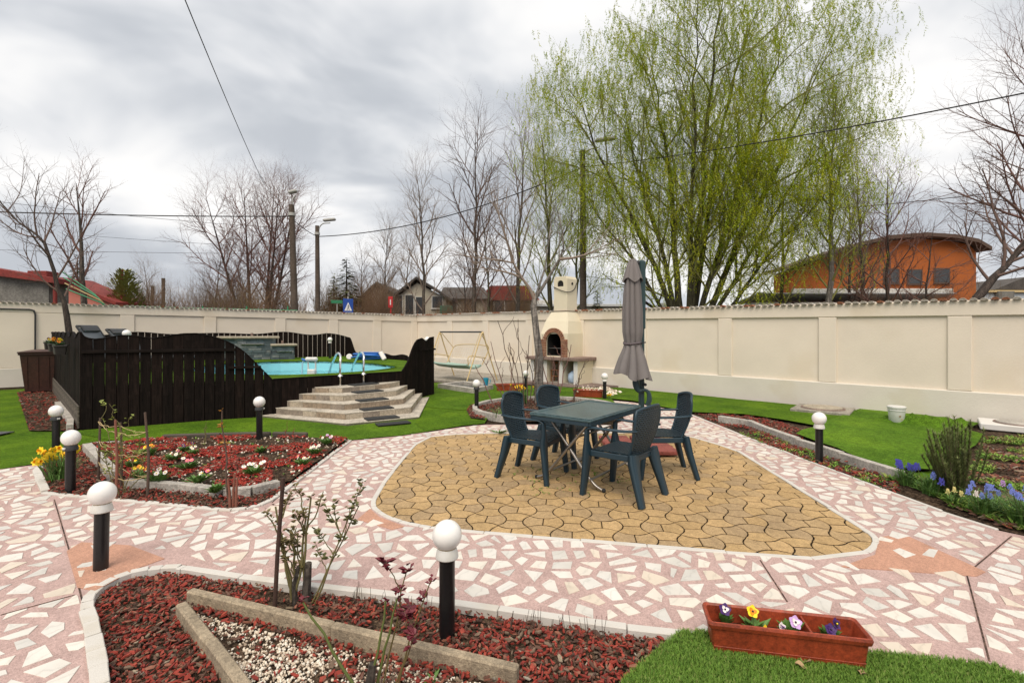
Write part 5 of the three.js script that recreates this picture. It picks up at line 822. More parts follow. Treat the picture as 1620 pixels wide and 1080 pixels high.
// ---------------------------------------------------------------- folded cantilever parasol
{
  const o = thing('cantilever_parasol', 'closed taupe cantilever parasol on a dark green pole', 'parasol', [1.72, 0, -6.42]);
  mesh('pole', merge(cbox(0.062, 2.42, 0.085, 0.012, 0, 1.29, 0)), M.poleGreen, o); mesh('pole_sleeve', merge(cbox(0.078, 0.9, 0.1, 0.012, 0.006, 2.04, 0)), M.poleGreen, o); mesh('pole_foot', merge(cbox(0.16, 0.02, 0.16, 0.004, 0, 0.08, 0), cyl(0.06, 0.05, 0.2, 14, 0, 0.18, 0)), M.poleGreen, o);
  const fr = mesh('cross_base', merge(cbox(0.95, 0.03, 0.05, 0.004, -0.1, 0.012, 0), cbox(0.05, 0.03, 0.95, 0.004, -0.1, 0.013, 0)), M.poleGreen, o);
  mesh('arm', merge(cbox(0.14, 0.05, 0.06, 0.01, -0.06, 2.47, 0), cyl(0.02, 0.02, 0.12, 10, -0.12, 2.46, 0, 0, 0, 1.57)), M.collar, o);
  const crank = curve([V(-0.09, 0.98, 0.05), V(-0.09, 0.86, 0.06), V(-0.05, 0.78, 0.07), V(0.02, 0.79, 0.075), V(0.07, 0.76, 0.07), V(0.085, 0.66, 0.07), V(0.06, 0.58, 0.07)], 24); mesh('crank_arm', new GB().tube(crank, crank.map((p, k) => [0.014, 0.032 + 0.01 * Math.sin(k / 24 * 9)]), 8).geo(), M.poleGreen, o); mesh('crank_knob', merge(cyl(0.02, 0.02, 0.06, 10, 0.028, 0.86, 0.06, 1.57)), M.collar, o);
  // pleated canopy hanging from the arm
  const prof = [[2.44, 0.055], [2.36, 0.07], [2.3, 0.085], [2.1, 0.108], [1.8, 0.125], [1.55, 0.125], [1.44, 0.108], [1.4, 0.103], [1.34, 0.118], [1.2, 0.165], [1.05, 0.2], [0.98, 0.212]];
  const rad = (t) => { const k = t * (prof.length - 1), i = Math.min(prof.length - 2, Math.floor(k)), f = k - i; return [lerp(prof[i][0], prof[i + 1][0], f), lerp(prof[i][1], prof[i + 1][1], f)]; };
  const canopy = sheet((u, v) => { const [y, r] = rad(v), a = u * 6.2832, n = 8, fold = Math.abs(Math.sin(a * n / 2 + 0.9 * Math.sin(v * 2.2) + 0.25 * Math.sin(a * 3))), low = sstep(0.7, 1, v), k = r * (0.74 + 0.42 * Math.pow(fold, 0.7) * (0.75 + 0.3 * low) + 0.05 * nz.noise(a * 2, v * 5, 3)); return V(Math.cos(a) * k, y - low * (0.03 * Math.sin(a * 4 + 1) + 0.05 * Math.cos(a - 0.7)), Math.sin(a) * k); }, 120, 44, 0.004);
  mesh('canopy', canopy, M.canvas, o, [-0.125, 0, 0.03]);
  const vent = sheet((u, v) => { const a = u * 6.2832, r = lerp(0.045, 0.125, Math.pow(v, 0.8)) * (0.86 + 0.2 * Math.abs(Math.sin(a * 4))), y = 2.49 - 0.26 * v - 0.03 * v * Math.cos(a * 4); return V(Math.cos(a) * r, y, Math.sin(a) * r); }, 72, 10, 0.004); mesh('vent_cap', vent, M.canvas, o, [-0.125, 0, 0.03]); mesh('finial', merge(cyl(0.05, 0.042, 0.02, 16, -0.125, 2.5, 0.03)), M.canvas, o);
  const strap = []; for (let k = 0; k <= 28; k++) { const a = k / 28 * 6.283; strap.push(V(-0.125 + Math.cos(a) * 0.122, 1.4 + 0.008 * Math.sin(a * 2), 0.03 + Math.sin(a) * 0.122)); } mesh('strap', new GB().tube(strap, strap.map(() => [0.003, 0.014]), 4).geo(), mat([0.12, 0.1, 0.11], 0.9), o); mesh('strap_end', merge(cbox(0.11, 0.016, 0.004, 0.001, -0.03, 1.41, 0.13, 0, -0.5, 0.1)), mat([0.03, 0.03, 0.035], 0.9), o);
  [[-0.29, 0.24, 0], [0.15, 0.24, 1], [-0.29, -0.24, 0], [0.15, -0.24, 1]].forEach(([x, z, right]) => tag(mesh('ballast_slab', uvBox(cbox(0.4, 0.05, 0.44, 0.008), x, z), M.redSlab, null, [1.72 + x, 0.0535, -6.42 + z]), `red concrete ballast slab of the parasol, ${z > 0 ? 'nearer the camera' : 'nearer the wall'}, ${right ? 'in the open' : 'behind the chair back'}`, 'ballast slab', 'parasol ballast slabs'));
}

// ---------------------------------------------------------------- planters, bin, bucket, manholes
function trough(o, L, Wd, H, m, ribs, fill = 0.58) {
  const g = new GB(), ring = (l, w, y, r = 0.02) => { const p = []; for (const [sx, sz, a0] of [[1, 1, 0], [-1, 1, 90], [-1, -1, 180], [1, -1, 270]]) for (let k = 0; k <= 4; k++) { const a = R(a0 + k * 22.5); p.push(V(sx * (l / 2 - r) + Math.cos(a) * r, y, sz * (w / 2 - r) + Math.sin(a) * r)); } return p; };
  const rings = [ring(L * 0.93, Wd * 0.8, 0), ring(L * 0.97, Wd * 0.92, H - 0.03), ring(L, Wd, H - 0.03), ring(L + 0.008, Wd + 0.008, H - 0.012), ring(L, Wd, H), ring(L - 0.012, Wd - 0.012, H + 0.002), ring(L - 0.028, Wd - 0.028, H - 0.006), ring(L * 0.9, Wd * 0.76, 0.03)];
  for (let k = 0; k < rings.length - 1; k++) for (let i = 0; i < 20; i++) { const j = (i + 1) % 20; g.quad(rings[k][j], rings[k][i], rings[k + 1][i], rings[k + 1][j]); }
  const c = V(0, 0, 0); for (let i = 0; i < 20; i++) g.tri(rings[0][i], rings[0][(i + 1) % 20], c);
  let b = g.geo(); mesh('trough_body', b, m, o);
  if (ribs) mesh('trough_feet', merge(cbox(0.1, 0.012, Wd * 0.82, 0.004, -L * 0.4, 0.006, 0), cbox(0.1, 0.012, Wd * 0.82, 0.004, L * 0.4, 0.006, 0), cbox(L * 0.93, 0.005, Wd * 0.85, 0.001, 0, 0.03, 0)), m, o);
  mesh('potting_soil', merge(raw(L * 0.91, 0.012, Wd * 0.78, 0, H * fill, 0)), M.soil, o);
}
const TP = V(1.305, 0.014, -2.33), TT = -0.2;
{ const o = thing('planter_trough', 'terracotta plastic trough with pansies on the front turf', 'planter', TP.toArray(), TT); trough(o, 0.7, 0.18, 0.15, M.pot, true, 0.42); mesh('divider', merge(cbox(0.01, 0.1, 0.15, 0.002, 0.105, 0.09, 0)), M.pot, o); }
const petalGeo = (n, r0, cup, wide) => { const g = new GB(); for (let k = 0; k < n; k++) { const a = k / n * 6.283, f = (t, s) => { const l = r0 * t, w = r0 * wide * Math.sin(Math.PI * Math.min(0.95, t * 0.85 + 0.1)) * s; return V(Math.cos(a) * l - Math.sin(a) * w, cup * r0 * t * t, Math.sin(a) * l + Math.cos(a) * w); }; const t = [0, 0.4, 0.75, 1]; for (let i = 0; i < 3; i++) g.quad(f(t[i], -1), f(t[i], 1), f(t[i + 1], 1), f(t[i + 1], -1)); } return g.geo(); };
function leafTuft(o, n, h, spread, m, seed, w = 0.3, y = 0, name = 'leaves') { const r = rng(seed), g = new GB(); for (let k = 0; k < n; k++) { const a = r() * 6.283, l = h * (0.5 + 0.6 * r()), u = spread * (0.5 + r()), ca = Math.cos(a), sa = Math.sin(a), b = V((r() - 0.5) * spread * 0.3, y, (r() - 0.5) * spread * 0.3), mid = V(b.x + ca * u * 0.5, y + l * 0.7, b.z + sa * u * 0.5), tip = V(b.x + ca * u, y + l, b.z + sa * u), ww = l * w; const s = V(-sa * ww, 0.1 * ww, ca * ww); g.quad(b, mid.clone().add(s), tip, mid.clone().sub(s)); } mesh(name, g.geo(), m, o); }
function pansy(o, x, y, z, m, m2, sz, face, tilt = 0.9) { const f = new THREE.Group(); f.name = 'flower'; o.add(f); f.position.set(x, y, z); f.rotation.set(tilt, face, 0, 'YXZ'); mesh('petals', petalGeo(5, sz, 0.25, 0.52), m, f); mesh('petals', petalGeo(3, sz * 0.62, 0.4, 0.5), m2, f, [0, 0.004, 0]); mesh('eye', merge(place(new THREE.SphereGeometry(sz * 0.16, 8, 6), 0, 0.008, 0)), m2 === M.petalEye ? M.yellow : M.petalEye, f); }
const trp = (x, z, y) => { const c = Math.cos(TT), s = Math.sin(TT); return [TP.x + x * c + z * s, y, TP.z - x * s + z * c]; };
[[-0.255, -0.03, 'purple pansy with a white face in the front trough', [[0, 0.115, 0, M.violet, M.petalWhite, 0.03]], 0.035], [-0.12, 0.0, 'yellow pansies in the front trough', [[-0.01, 0.125, -0.02, M.yellow, M.orange, 0.03], [0.03, 0.075, 0.05, M.yellow, M.orange, 0.028]], 0.06], [0.035, 0.0, 'pale lilac pansies in the front trough', [[0.02, 0.105, 0, M.lilac, M.petalWhite, 0.031], [-0.045, 0.085, 0.02, M.petalWhite, M.lilac, 0.024]], 0.045], [0.2, 0.01, 'dark violet pansies in the front trough', [[0, 0.1, 0.01, M.violet, M.violet, 0.028], [0.03, 0.12, -0.01, M.violet, M.petalEye, 0.026]], 0.04]].forEach(([x, z, label, fl, sp], k) => { const o = thing('pansy_plant', label, 'flower', trp(x, z, 0.082), TT, 'pansies in the front trough'); leafTuft(o, 32, 0.07, sp, M.leaf, 300 + k, 0.26); fl.forEach(([a, b, c, m, m2, s], i) => { mesh('stalk', tube([V(a * 0.3, 0, c * 0.3), V(a, b - 0.032, c)], 0.002, 5), M.stem, o); pansy(o, a, b - 0.03, c, m, m2, s, 0.2 + i * 0.5, 0.85 + 0.2 * i); }); });
// planters near the grill
for (const [x, d, t, lab] of [[0.0, 12.6, 0.05, 'terracotta trough on the turf beside the far globe lamp'], [1.79, 11.35, -0.28, 'terracotta trough with pale gravel beside the white-collared lamp']]) { const o = thing('planter_trough', lab, 'planter', [x, 0.03, -d], t); trough(o, t < 0 ? 0.7 : 0.84, 0.2, 0.17, M.pot, false); }
{ const l = []; const r = rng(12); for (let k = 0; k < 60; k++) l.push([1.79 + (r() - 0.5) * 0.6, 0.135 + r() * 0.05, -11.35 + (r() - 0.5) * 0.12, r() * 6, r() * 6, r() * 6, 0.05, 0.04, 0.05, pebTone[Math.floor(r() * 4)]]); stuff(instances('pebbles', pebbleGeo, mat([1, 1, 1], 0.8), l), 'pale gravel heaped in the trough near the grill', 'pebbles'); }
pebbles('pale gravel scattered on the ground by the grill', ccw(G([[905, 614], [950, 612], [985, 622], [968, 628], [930, 618]])), 160, 88, 0.07, () => true, 0.02);
{ // wheelie bin
  const o = thing('wheelie_bin', 'brown wheeled rubbish bin between wall and pool fence', 'bin', [-12.15, 0.02, -12.45], 0.65), g = new GB(), q = (w, d, y, z = 0) => [V(-w, y, z + d), V(w, y, z + d), V(w, y, z - d), V(-w, y, z - d)], rs = [q(0.25, 0.27, 0.03), q(0.33, 0.36, 0.95), q(0.36, 0.39, 0.96), q(0.36, 0.39, 1.0)]; for (let k = 0; k < 3; k++) for (let i = 0; i < 4; i++) { const j = (i + 1) % 4; g.quad(rs[k][i], rs[k][j], rs[k + 1][j], rs[k + 1][i]); } g.quad(...rs[3]); g.quad(rs[0][3], rs[0][2], rs[0][1], rs[0][0]); mesh('bin_body', g.geo(), M.bin, o);
  mesh('lid', sheet((u, v) => V(lerp(-0.37, 0.37, u), 1.02 + 0.05 * Math.sin(Math.PI * v) * Math.sin(Math.PI * u), lerp(0.41, -0.4, v)), 10, 10, 0.03), M.bin, o); for (const s of [-1, 1]) mesh('wheel', merge(cyl(0.1, 0.1, 0.05, 18, s * 0.29, 0.1, -0.27, 0, 0, 1.5708)), M.rubber, o); mesh('handle', tube([V(-0.25, 1.02, -0.44), V(0.25, 1.02, -0.44)], 0.015, 8), M.bin, o); for (const s of [-0.5, 0, 0.5]) mesh('rib', merge(cbox(0.012, 0.8, 0.012, 0.003, s * 0.4, 0.5, 0.325, 0.1)), M.bin, o);
}
{ // bucket
  const p = g2(1419, 672), o = thing('bucket', 'white plastic bucket with lid standing in the turf', 'bucket', [p[0], 0.02, -p[1]]); mesh('bucket_body', uvBox(new THREE.LatheGeometry([[0, 0], [0.1, 0], [0.118, 0.22], [0.126, 0.222], [0.126, 0.235], [0.12, 0.24], [0.122, 0.26]].map((v) => new THREE.Vector2(...v)), 28)), M.whitePlastic, o); mesh('lid', uvBox(new THREE.LatheGeometry([[0.118, 0.258], [0.13, 0.258], [0.13, 0.29], [0.122, 0.296], [0, 0.292]].map((v) => new THREE.Vector2(...v)), 28)), M.whitePlastic, o); mesh('sticker', merge(cbox(0.03, 0.03, 0.003, 0.001, -0.03, 0.14, 0.113)), mat([0.3, 0.22, 0.12], 0.7), o); mesh('sticker', merge(cbox(0.018, 0.018, 0.003, 0.001, 0.0, 0.09, 0.111)), mat([0.5, 0.4, 0.15], 0.7), o);
}
{ const a = g2(1302, 652), o = thing('manhole', 'concrete manhole slab with a round cover in the turf by the wall', 'manhole', [a[0], 0, -a[1]], -0.72); mesh('frame_slab', merge(cbox(0.95, 0.09, 0.85, 0.012, 0, 0.035, 0)), M.concrete, o); mesh('cover', uvBox(new THREE.CylinderGeometry(0.33, 0.33, 0.03, 36).translate(0, 0.09, 0)), M.stoneCap, o); mesh('cover_ring', merge(new THREE.TorusGeometry(0.35, 0.018, 6, 40).rotateX(Math.PI / 2).translate(0, 0.083, 0)), M.counter, o); }
{ const a = g2(1590, 681), o = thing('manhole', 'white painted manhole slab at the edge of the loose turf', 'manhole', [a[0] + 0.25, 0, -a[1]], -0.72); mesh('frame_slab', merge(cbox(0.95, 0.1, 0.7, 0.012, 0, 0.06, 0)), M.white, o); mesh('cover', uvBox(new THREE.CylinderGeometry(0.28, 0.28, 0.02, 36).translate(0, 0.12, 0)), M.whiteKerb, o); mesh('cover_ring', merge(new THREE.TorusGeometry(0.3, 0.014, 6, 40).rotateX(Math.PI / 2).translate(0, 0.112, 0)), M.counter, o); }
{ const o = tag(mesh('floor_grate', merge(cbox(0.3, 0.012, 0.25, 0.002)), M.collar, null, [-7.74, 0.03, -7.25]), 'dark metal drain plate in the turf at the far side', 'drain'); }
// dark flower boxes hooked on the fence corner
[[-7.52, 8.24, 'dark flower box with purple and yellow pansies at the fence corner'], [-8.66, 9.34, 'dark flower box hooked on the middle of the grey fence side'], [-9.9, 10.54, 'dark flower box furthest along the grey fence side']].forEach(([x, d, lab], k) => { const o = thing('fence_planter', lab, 'planter', [x - 0.1, 1.18, -d + 0.1], Math.PI - 0.768, 'flower boxes on the pool fence'); trough(o, 0.48, 0.17, 0.15, M.potDark, false); leafTuft(o, 44, 0.09, 0.09, M.leafDark, 500 + k, 0.2, 0.1); const r = rng(70 + k); for (let i = 0; i < 6; i++) pansy(o, (i - 2.5) * 0.075, 0.2 + r() * 0.05, 0.03 * (r() - 0.5), [M.violet, M.yellow, M.orange, M.violet][Math.floor(r() * 4)], r() < 0.5 ? M.petalEye : M.orange, 0.035, r() * 2 - 1, 0.9); });
{ const r = rng(61); [[1.315, 2.2, 'curled dry leaf on the turf in front of the trough'], [1.56, 2.155, 'dry leaf caught at the end of the trough'], [1.36, 2.24, 'small flat dry leaf close to the trough']].forEach(([x, d, lab], k) => tag(mesh('dry_leaf', sheet((u, v) => V((u - 0.5) * 0.035 * Math.sin(Math.PI * lerp(0.06, 0.94, v)), 0.028 + 0.02 * Math.abs(u - 0.5) + 0.008 * Math.sin(v * 5 + k), (v - 0.5) * 0.045), 6, 8, 0.0015), M.dryLeaf, null, [x, 0, -d], [0, 1 + k * 1.4, 0]), lab, 'leaf')); }
// ---------------------------------------------------------------- flowers, shrubs and canes
function daffodils(label, x, d, y, n, h, spread, seed, nf, cols = [M.yellow, mat([0.8, 0.42, 0.01], 0.6)]) {
  const o = thing('daffodil_clump', label, 'flowers', [x, y, -d]), r = rng(seed), g = new GB();
  for (let k = 0; k < n; k++) { const a = r() * 6.283, l = h * (0.6 + 0.5 * r()), u = spread * (0.2 + r()), b = V((r() - 0.5) * spread, 0, (r() - 0.5) * spread), ca = Math.cos(a), sa = Math.sin(a), w = 0.006 + r() * 0.004, P = [0, 0.35, 0.7, 1].map((t) => V(b.x + ca * u * t * t, l * (t - 0.25 * t * t * t * r()), b.z + sa * u * t * t)), s = (t) => V(-sa * w * (1 - 0.8 * t), 0, ca * w * (1 - 0.8 * t)); for (let i = 0; i < 3; i++) g.quad(P[i].clone().sub(s(i / 3)), P[i].clone().add(s(i / 3)), P[i + 1].clone().add(s((i + 1) / 3)), P[i + 1].clone().sub(s((i + 1) / 3))); }
  mesh('leaves', g.geo(), M.leaf, o); const pg = petalGeo(6, 0.042, 0.15, 0.42);
  for (let k = 0; k < nf; k++) { const a = r() * 6.283, u = spread * (0.25 + 1.0 * r()), hh = h * (0.75 + 0.35 * r()), px = Math.cos(a) * u, pz = Math.sin(a) * u; mesh('stalk', tube([V(px * 0.4, 0, pz * 0.4), V(px * 0.9, hh * 0.8, pz * 0.9), V(px, hh, pz)], 0.003, 5), M.stem, o); const f = new THREE.Group(); f.name = 'flower'; o.add(f); f.position.set(px, hh, pz); f.rotation.set(0.9 + 0.5 * r(), r() * 6.28, 0, 'YXZ'); mesh('petals', pg, cols[0], f); mesh('trumpet', uvBox(new THREE.CylinderGeometry(0.017, 0.009, 0.03, 9, 1, true).translate(0, 0.015, 0)), cols[1], f); }
}
daffodils('clump of yellow daffodils at the corner of the low border', -4.72, 5.05, 0.0, 130, 0.3, 0.17, 900, 24);
daffodils('yellow daffodils in the round tree bed behind the chairs', 0.2, 10.25, 0.05, 110, 0.34, 0.22, 901, 9);
daffodils('green bulb leaves at the front of the round bed', -0.15, 8.55, 0.04, 90, 0.2, 0.26, 902, 0);
daffodils('green bulb leaves below the back chair in the round bed', 0.75, 8.45, 0.04, 70, 0.18, 0.24, 903, 0);
daffodils('green bulb leaves at the end of the round bed near the parasol', 1.85, 8.75, 0.04, 60, 0.2, 0.18, 904, 0);
daffodils('single yellow daffodil at the foot of the white-collared lamp near the grill', 2.2, 10.85, 0.02, 8, 0.12, 0.05, 905, 2);
function spikes(label, x, d, n, h, spread, seed, nf, m, m2) { // grape hyacinths, hyacinths
  const o = thing('hyacinth_clump', label, 'flowers', [x, -0.005, -d], 0, 'blue spring flowers along the path'), r = rng(seed), g = new GB();
  for (let k = 0; k < n; k++) { const a = r() * 6.283, l = h * (0.6 + 0.6 * r()), u = spread * (0.4 + 0.9 * r()), b = V((r() - 0.5) * spread * 0.9, 0, (r() - 0.5) * spread * 0.9), ca = Math.cos(a), sa = Math.sin(a), w = 0.004 + 0.003 * r(), P = [0, 0.4, 0.75, 1].map((t) => V(b.x + ca * u * t * t, l * (t - 0.3 * t * t * t), b.z + sa * u * t * t)), s = (t) => V(-sa * w * (1 - 0.7 * t), 0, ca * w * (1 - 0.7 * t)); for (let i = 0; i < 3; i++) g.quad(P[i].clone().sub(s(i / 3)), P[i].clone().add(s(i / 3)), P[i + 1].clone().add(s((i + 1) / 3)), P[i + 1].clone().sub(s((i + 1) / 3))); }
  mesh('leaves', g.geo(), M.leaf, o);
  for (let k = 0; k < nf; k++) { const a = r() * 6.283, u = spread * (0.2 + 0.9 * r()), hh = h * (0.75 + 0.4 * r()), px = Math.cos(a) * u, pz = Math.sin(a) * u, fl = new GB(); const big = m === M.blue ? 1.15 : 0.85; for (let i = 0; i < 26; i++) { const t = i / 26, b = i * 2.4, rr = 0.02 * big * (1 - 0.6 * t) * (0.4 + r()), c = V(px + Math.cos(b) * rr, hh - 0.03 * big + t * 0.055 * big, pz + Math.sin(b) * rr), q = 0.008 * big; fl.quad(c.clone().add(V(q, 0, 0)), c.clone().add(V(0, q, 0)), c.clone().add(V(-q, 0, 0)), c.clone().add(V(0, -q, 0))); fl.quad(c.clone().add(V(0, 0, q)), c.clone().add(V(0, q, 0)), c.clone().add(V(0, 0, -q)), c.clone().add(V(0, -q, 0))); } mesh('stalk', tube([V(px * 0.5, 0, pz * 0.5), V(px, hh, pz)], 0.003, 5), M.stem, o); mesh('flower', fl.geo(), r() < 0.75 ? m : m2, o); }
}
spikes('deep blue hyacinths at the kerb end, furthest along the path', 4.0, 4.93, 80, 0.19, 0.1, 910, 7, M.blue, M.blue);
spikes('violet blue flowers beside the kerb end next to the hyacinths', 4.02, 4.62, 110, 0.22, 0.13, 911, 7, M.blue, M.paleBlue);
spikes('pale yellow hyacinth among the blue flowers by the path', 3.98, 4.33, 40, 0.13, 0.1, 912, 3, M.cream2, M.cream2);
spikes('blue flowers with arching leaves below the juniper', 4.03, 4.12, 150, 0.23, 0.17, 913, 11, M.paleBlue, M.petalWhite);
spikes('large clump of pale blue flowers nearest the camera beside the path', 4.13, 3.82, 320, 0.29, 0.22, 914, 26, M.paleBlue, M.lilac);
spikes('pale blue flowers at the picture edge behind the large clump', 4.5, 3.95, 150, 0.25, 0.18, 915, 12, M.paleBlue, M.paleBlue);
function primrose(label, px, py, seed, m, m2, s = 1, nf = 5) { const p = g2(px, py, 0.06), o = thing('primrose', label, 'flower', [p[0], 0.05, -p[1]], 0, 'primroses in the red mulch bed'); leafTuft(o, 46, 0.085 * s, 0.085 * s, M.leaf, seed, 0.2); const r = rng(seed + 3), pg = petalGeo(6, 0.02 * s, 0.1, 0.55); for (let k = 0; k < nf; k++) { const f = new THREE.Group(); f.name = 'flower'; o.add(f); f.position.set((r() - 0.5) * 0.16 * s, 0.085 * s + r() * 0.035, (r() - 0.5) * 0.12 * s); f.rotation.set(0.5 + r() * 0.6, r() * 2 - 1, 0, 'YXZ'); mesh('petals', pg, r() < 0.6 ? m : m2, f); mesh('eye', merge(place(new THREE.SphereGeometry(0.006, 6, 5), 0, 0.004, 0)), M.yellow, f); } }
primrose('white daisies beside the orange flower near the trellis stake', 248, 762, 920, M.petalWhite, M.petalWhite, 1.2);
primrose('pink flowers over glossy leaves in the middle of the primrose bed', 312, 764, 921, M.pink, M.petalWhite, 1.15, 4);
primrose('white daisies in a clump towards the path side of the red bed', 402, 750, 922, M.petalWhite, M.petalWhite, 1.15, 8);
primrose('pale pink primrose nearest the path edge of the red bed', 478, 735, 923, M.petalWhite, M.pink, 0.9);
primrose('white primrose near the far path corner of the red bed', 498, 718, 924, M.petalWhite, M.petalWhite, 1.0, 8);
primrose('pinkish primrose at the far corner of the red bed', 516, 702, 925, M.petalWhite, M.lilac, 1.0, 4);
primrose('leafy primrose without blooms in front of the back lamp', 414, 714, 926, M.leaf, M.leaf, 0.8, 0);
primrose('pink primrose among bright chips towards the trellis', 274, 728, 927, M.pink, M.petalWhite, 1.0);
primrose('pale pink primrose behind the leafy clump', 296, 742, 928, M.petalWhite, M.pink, 1.1, 4);
primrose('purple primrose towards the timber edging', 293, 714, 929, M.violet, M.violet, 0.9, 5);
primrose('white primrose row towards the timber edging', 306, 718, 930, M.petalWhite, M.petalWhite, 0.8, 4);
primrose('light green seedling at the inner kerb', 340, 778, 931, M.leaf, M.leaf, 1.0, 0);
primrose('orange pansy against the trellis stakes', 224, 756, 932, M.orange, M.yellow, 1.1, 4);
primrose('tall yellow orange pansies at the trellis', 236, 720, 933, M.orange, M.yellow, 1.1, 6);
primrose('small orange pansy behind the trellis twigs', 213, 738, 934, M.yellow, M.orange, 0.9, 4);

// bare canes that fork; leaves optional
function canes(o, base, list, m, seed, { r0 = 0.006, fork = 3, forkLen = 0.35, leafM, leafSize = 0.03, leafN = 0, wob = 0.03, top = 0.5, sides = 6 } = {}) {
  const r = rng(seed), g = new GB(), lf = new GB();
  const leaf = (p, s) => { const a = r() * 6.283, e = (r() - 0.2) * 0.9, dir = V(Math.cos(a) * Math.cos(e), Math.sin(e), Math.sin(a) * Math.cos(e)), side = V(-Math.sin(a), 0.25 * (r() - 0.5), Math.cos(a)), q = s * (0.6 + 0.7 * r()), up = V(0, 0.16 * q, 0); const A = p.clone(), T = p.clone().addScaledVector(dir, q), c = p.clone().addScaledVector(dir, q * 0.5).sub(up), L = c.clone().addScaledVector(side, q * 0.3).add(up).add(up), Rr = c.clone().addScaledVector(side, -q * 0.3).add(up).add(up); lf.quad(A, c, T, L); lf.quad(A, Rr, T, c); };
  const grow = (p, q, rad, depth) => { const n = 6, pts = []; for (let k = 0; k <= n; k++) { const t = k / n; pts.push(p.clone().lerp(q, t).add(V((r() - 0.5) * wob, (r() - 0.5) * wob * 0.4, (r() - 0.5) * wob).multiplyScalar(k && k < n ? 1 : 0))); } g.tube(pts, pts.map((v, k) => rad * lerp(1, 0.55, k / n)), sides, true);
    const L = p.distanceTo(q); if (depth > 0) for (let k = 0; k < fork; k++) { const t = 0.35 + 0.6 * r(), s = pts[Math.round(t * n)], a = r() * 6.283, e = s.clone().add(V(Math.cos(a) * L * forkLen * 0.45, L * forkLen * (0.6 + 0.5 * r()), Math.sin(a) * L * forkLen * 0.45)); grow(s, e, rad * 0.55, depth - 1); }
    if (leafM) for (let k = 0; k < leafN; k++) { const t = lerp(top, 1, r()); leaf(pts[Math.round(t * n)].clone().add(V((r() - 0.5) * 0.02, (r() - 0.5) * 0.03, (r() - 0.5) * 0.02)), leafSize); } };
  for (const [dx, dz, h, lean, dep = 1] of list) grow(V(base[0] + dx, base[1], base[2] + dz), V(base[0] + dx + (lean[0] || 0), base[1] + h, base[2] + dz + (lean[1] || 0)), r0, dep);
  mesh('canes', g.geo(), m, o); if (lf.p.length) mesh('foliage', lf.geo(), leafM, o);
}
{ // front roses
  let o = thing('rose_bush', 'leafing rose bush beside the rusty stake in the front bed', 'rose', [-1.27, -0.05, -2.86]);
  canes(o, [0, 0, 0], [[-0.03, 0, 0.42, [-0.06, 0.02]], [0.0, 0.02, 0.5, [0.05, -0.02]], [0.03, 0, 0.62, [0.05, 0.0]], [-0.02, -0.02, 0.56, [-0.12, 0.0]], [0.0, 0, 0.45, [-0.02, 0.05]]], M.cane, 41, { r0: 0.009, leafM: M.leafBronze, leafN: 13, leafSize: 0.032, fork: 3, wob: 0.025, top: 0.6 });
  canes(o, [0.05, 0, 0.02], [[0.04, 0, 0.58, [0.28, 0]], [0.06, 0, 0.6, [0.24, 0.03]]], M.cane, 42, { r0: 0.006, leafM: mat([0.13, 0.13, 0.04], 0.6), leafN: 17, leafSize: 0.036, fork: 3, wob: 0.012, top: 0.5 });
  mesh('stump', tube(curve([V(0.05, 0, 0.0), V(0.055, 0.1, 0.0), V(0.07, 0.24, 0.01)], 8), [0.03, 0.027, 0.026, 0.025, 0.024, 0.023, 0.022, 0.02, 0.018], 9), M.bark, o); mesh('stump', tube([V(0.0, 0, 0.03), V(-0.01, 0.12, 0.02), V(0.015, 0.22, 0.02)], [0.018, 0.014, 0.01], 8), M.bark, o);
  o = thing('rose_bush', 'red-leaved rose with tall green canes at the bottom of the picture', 'rose', [-0.62, -0.05, -2.12]);
  canes(o, [0, 0, 0], [[-0.03, 0, 0.42, [-0.27, 0.0], 0], [0.0, 0.02, 0.43, [0.07, 0.0], 0], [0.02, 0, 0.44, [0.1, 0.02], 0]], mat([0.11, 0.14, 0.035], 0.7), 43, { r0: 0.0075, leafM: M.leafRed, leafN: 5, leafSize: 0.03, wob: 0.014, top: 0.93 });
  canes(o, [0, 0, 0], [[0.04, 0.0, 0.56, [0.12, 0], 1], [0.09, -0.02, 0.5, [0.17, 0], 1], [0.1, 0, 0.3, [0.1, 0.05], 0]], mat([0.13, 0.1, 0.035], 0.7), 44, { r0: 0.005, leafM: M.leafRed, leafN: 13, leafSize: 0.04, wob: 0.014, top: 0.8, fork: 2, forkLen: 0.25 });
  mesh('stump', tube([V(0, 0, 0.02), V(0.005, 0.09, 0.02), V(0.015, 0.16, 0.02)], [0.024, 0.02, 0.017], 9), M.bark, o);
  tag(mesh('garden_stake', uvBox(new GB().tube([V(-1.335, -0.08, -2.71), V(-1.318, 0.3, -2.715), V(-1.288, 0.73, -2.72)], [0.0125, 0.012, 0.0115], 8).geo()), mat([0.085, 0.042, 0.03], 0.8, { map: sized(tGrain, 0.2) })), 'thin rusty brown stake beside the front rose bush', 'stake');
  // dry stems along the bed edge
  const r = rng(90), g = new GB(); for (let k = 0; k < 130; k++) { const t = r(), x = lerp(-1.0, 0.9, t), d = lerp(2.9, 2.46, t) - 0.03 - r() * 0.09, c = Math.sin(x * 7) > -0.2; if (!c) continue; const h = 0.03 + r() * 0.09; g.tube([V(x, -0.05, -d), V(x + (r() - 0.5) * 0.06, -0.03 + h, -d + (r() - 0.5) * 0.05)], [0.0018, 0.001], 4, false); } stuff(mesh('dry_stems', g.geo(), M.caneDark), 'dry dark plant stems along the front bed edging', 'stems');
  const l = thing('seedling', 'small light green seedling in the front pebbles', 'plant', [-0.36, -0.04, -2.2]); leafTuft(l, 12, 0.04, 0.05, M.leaf, 66, 0.2);
}
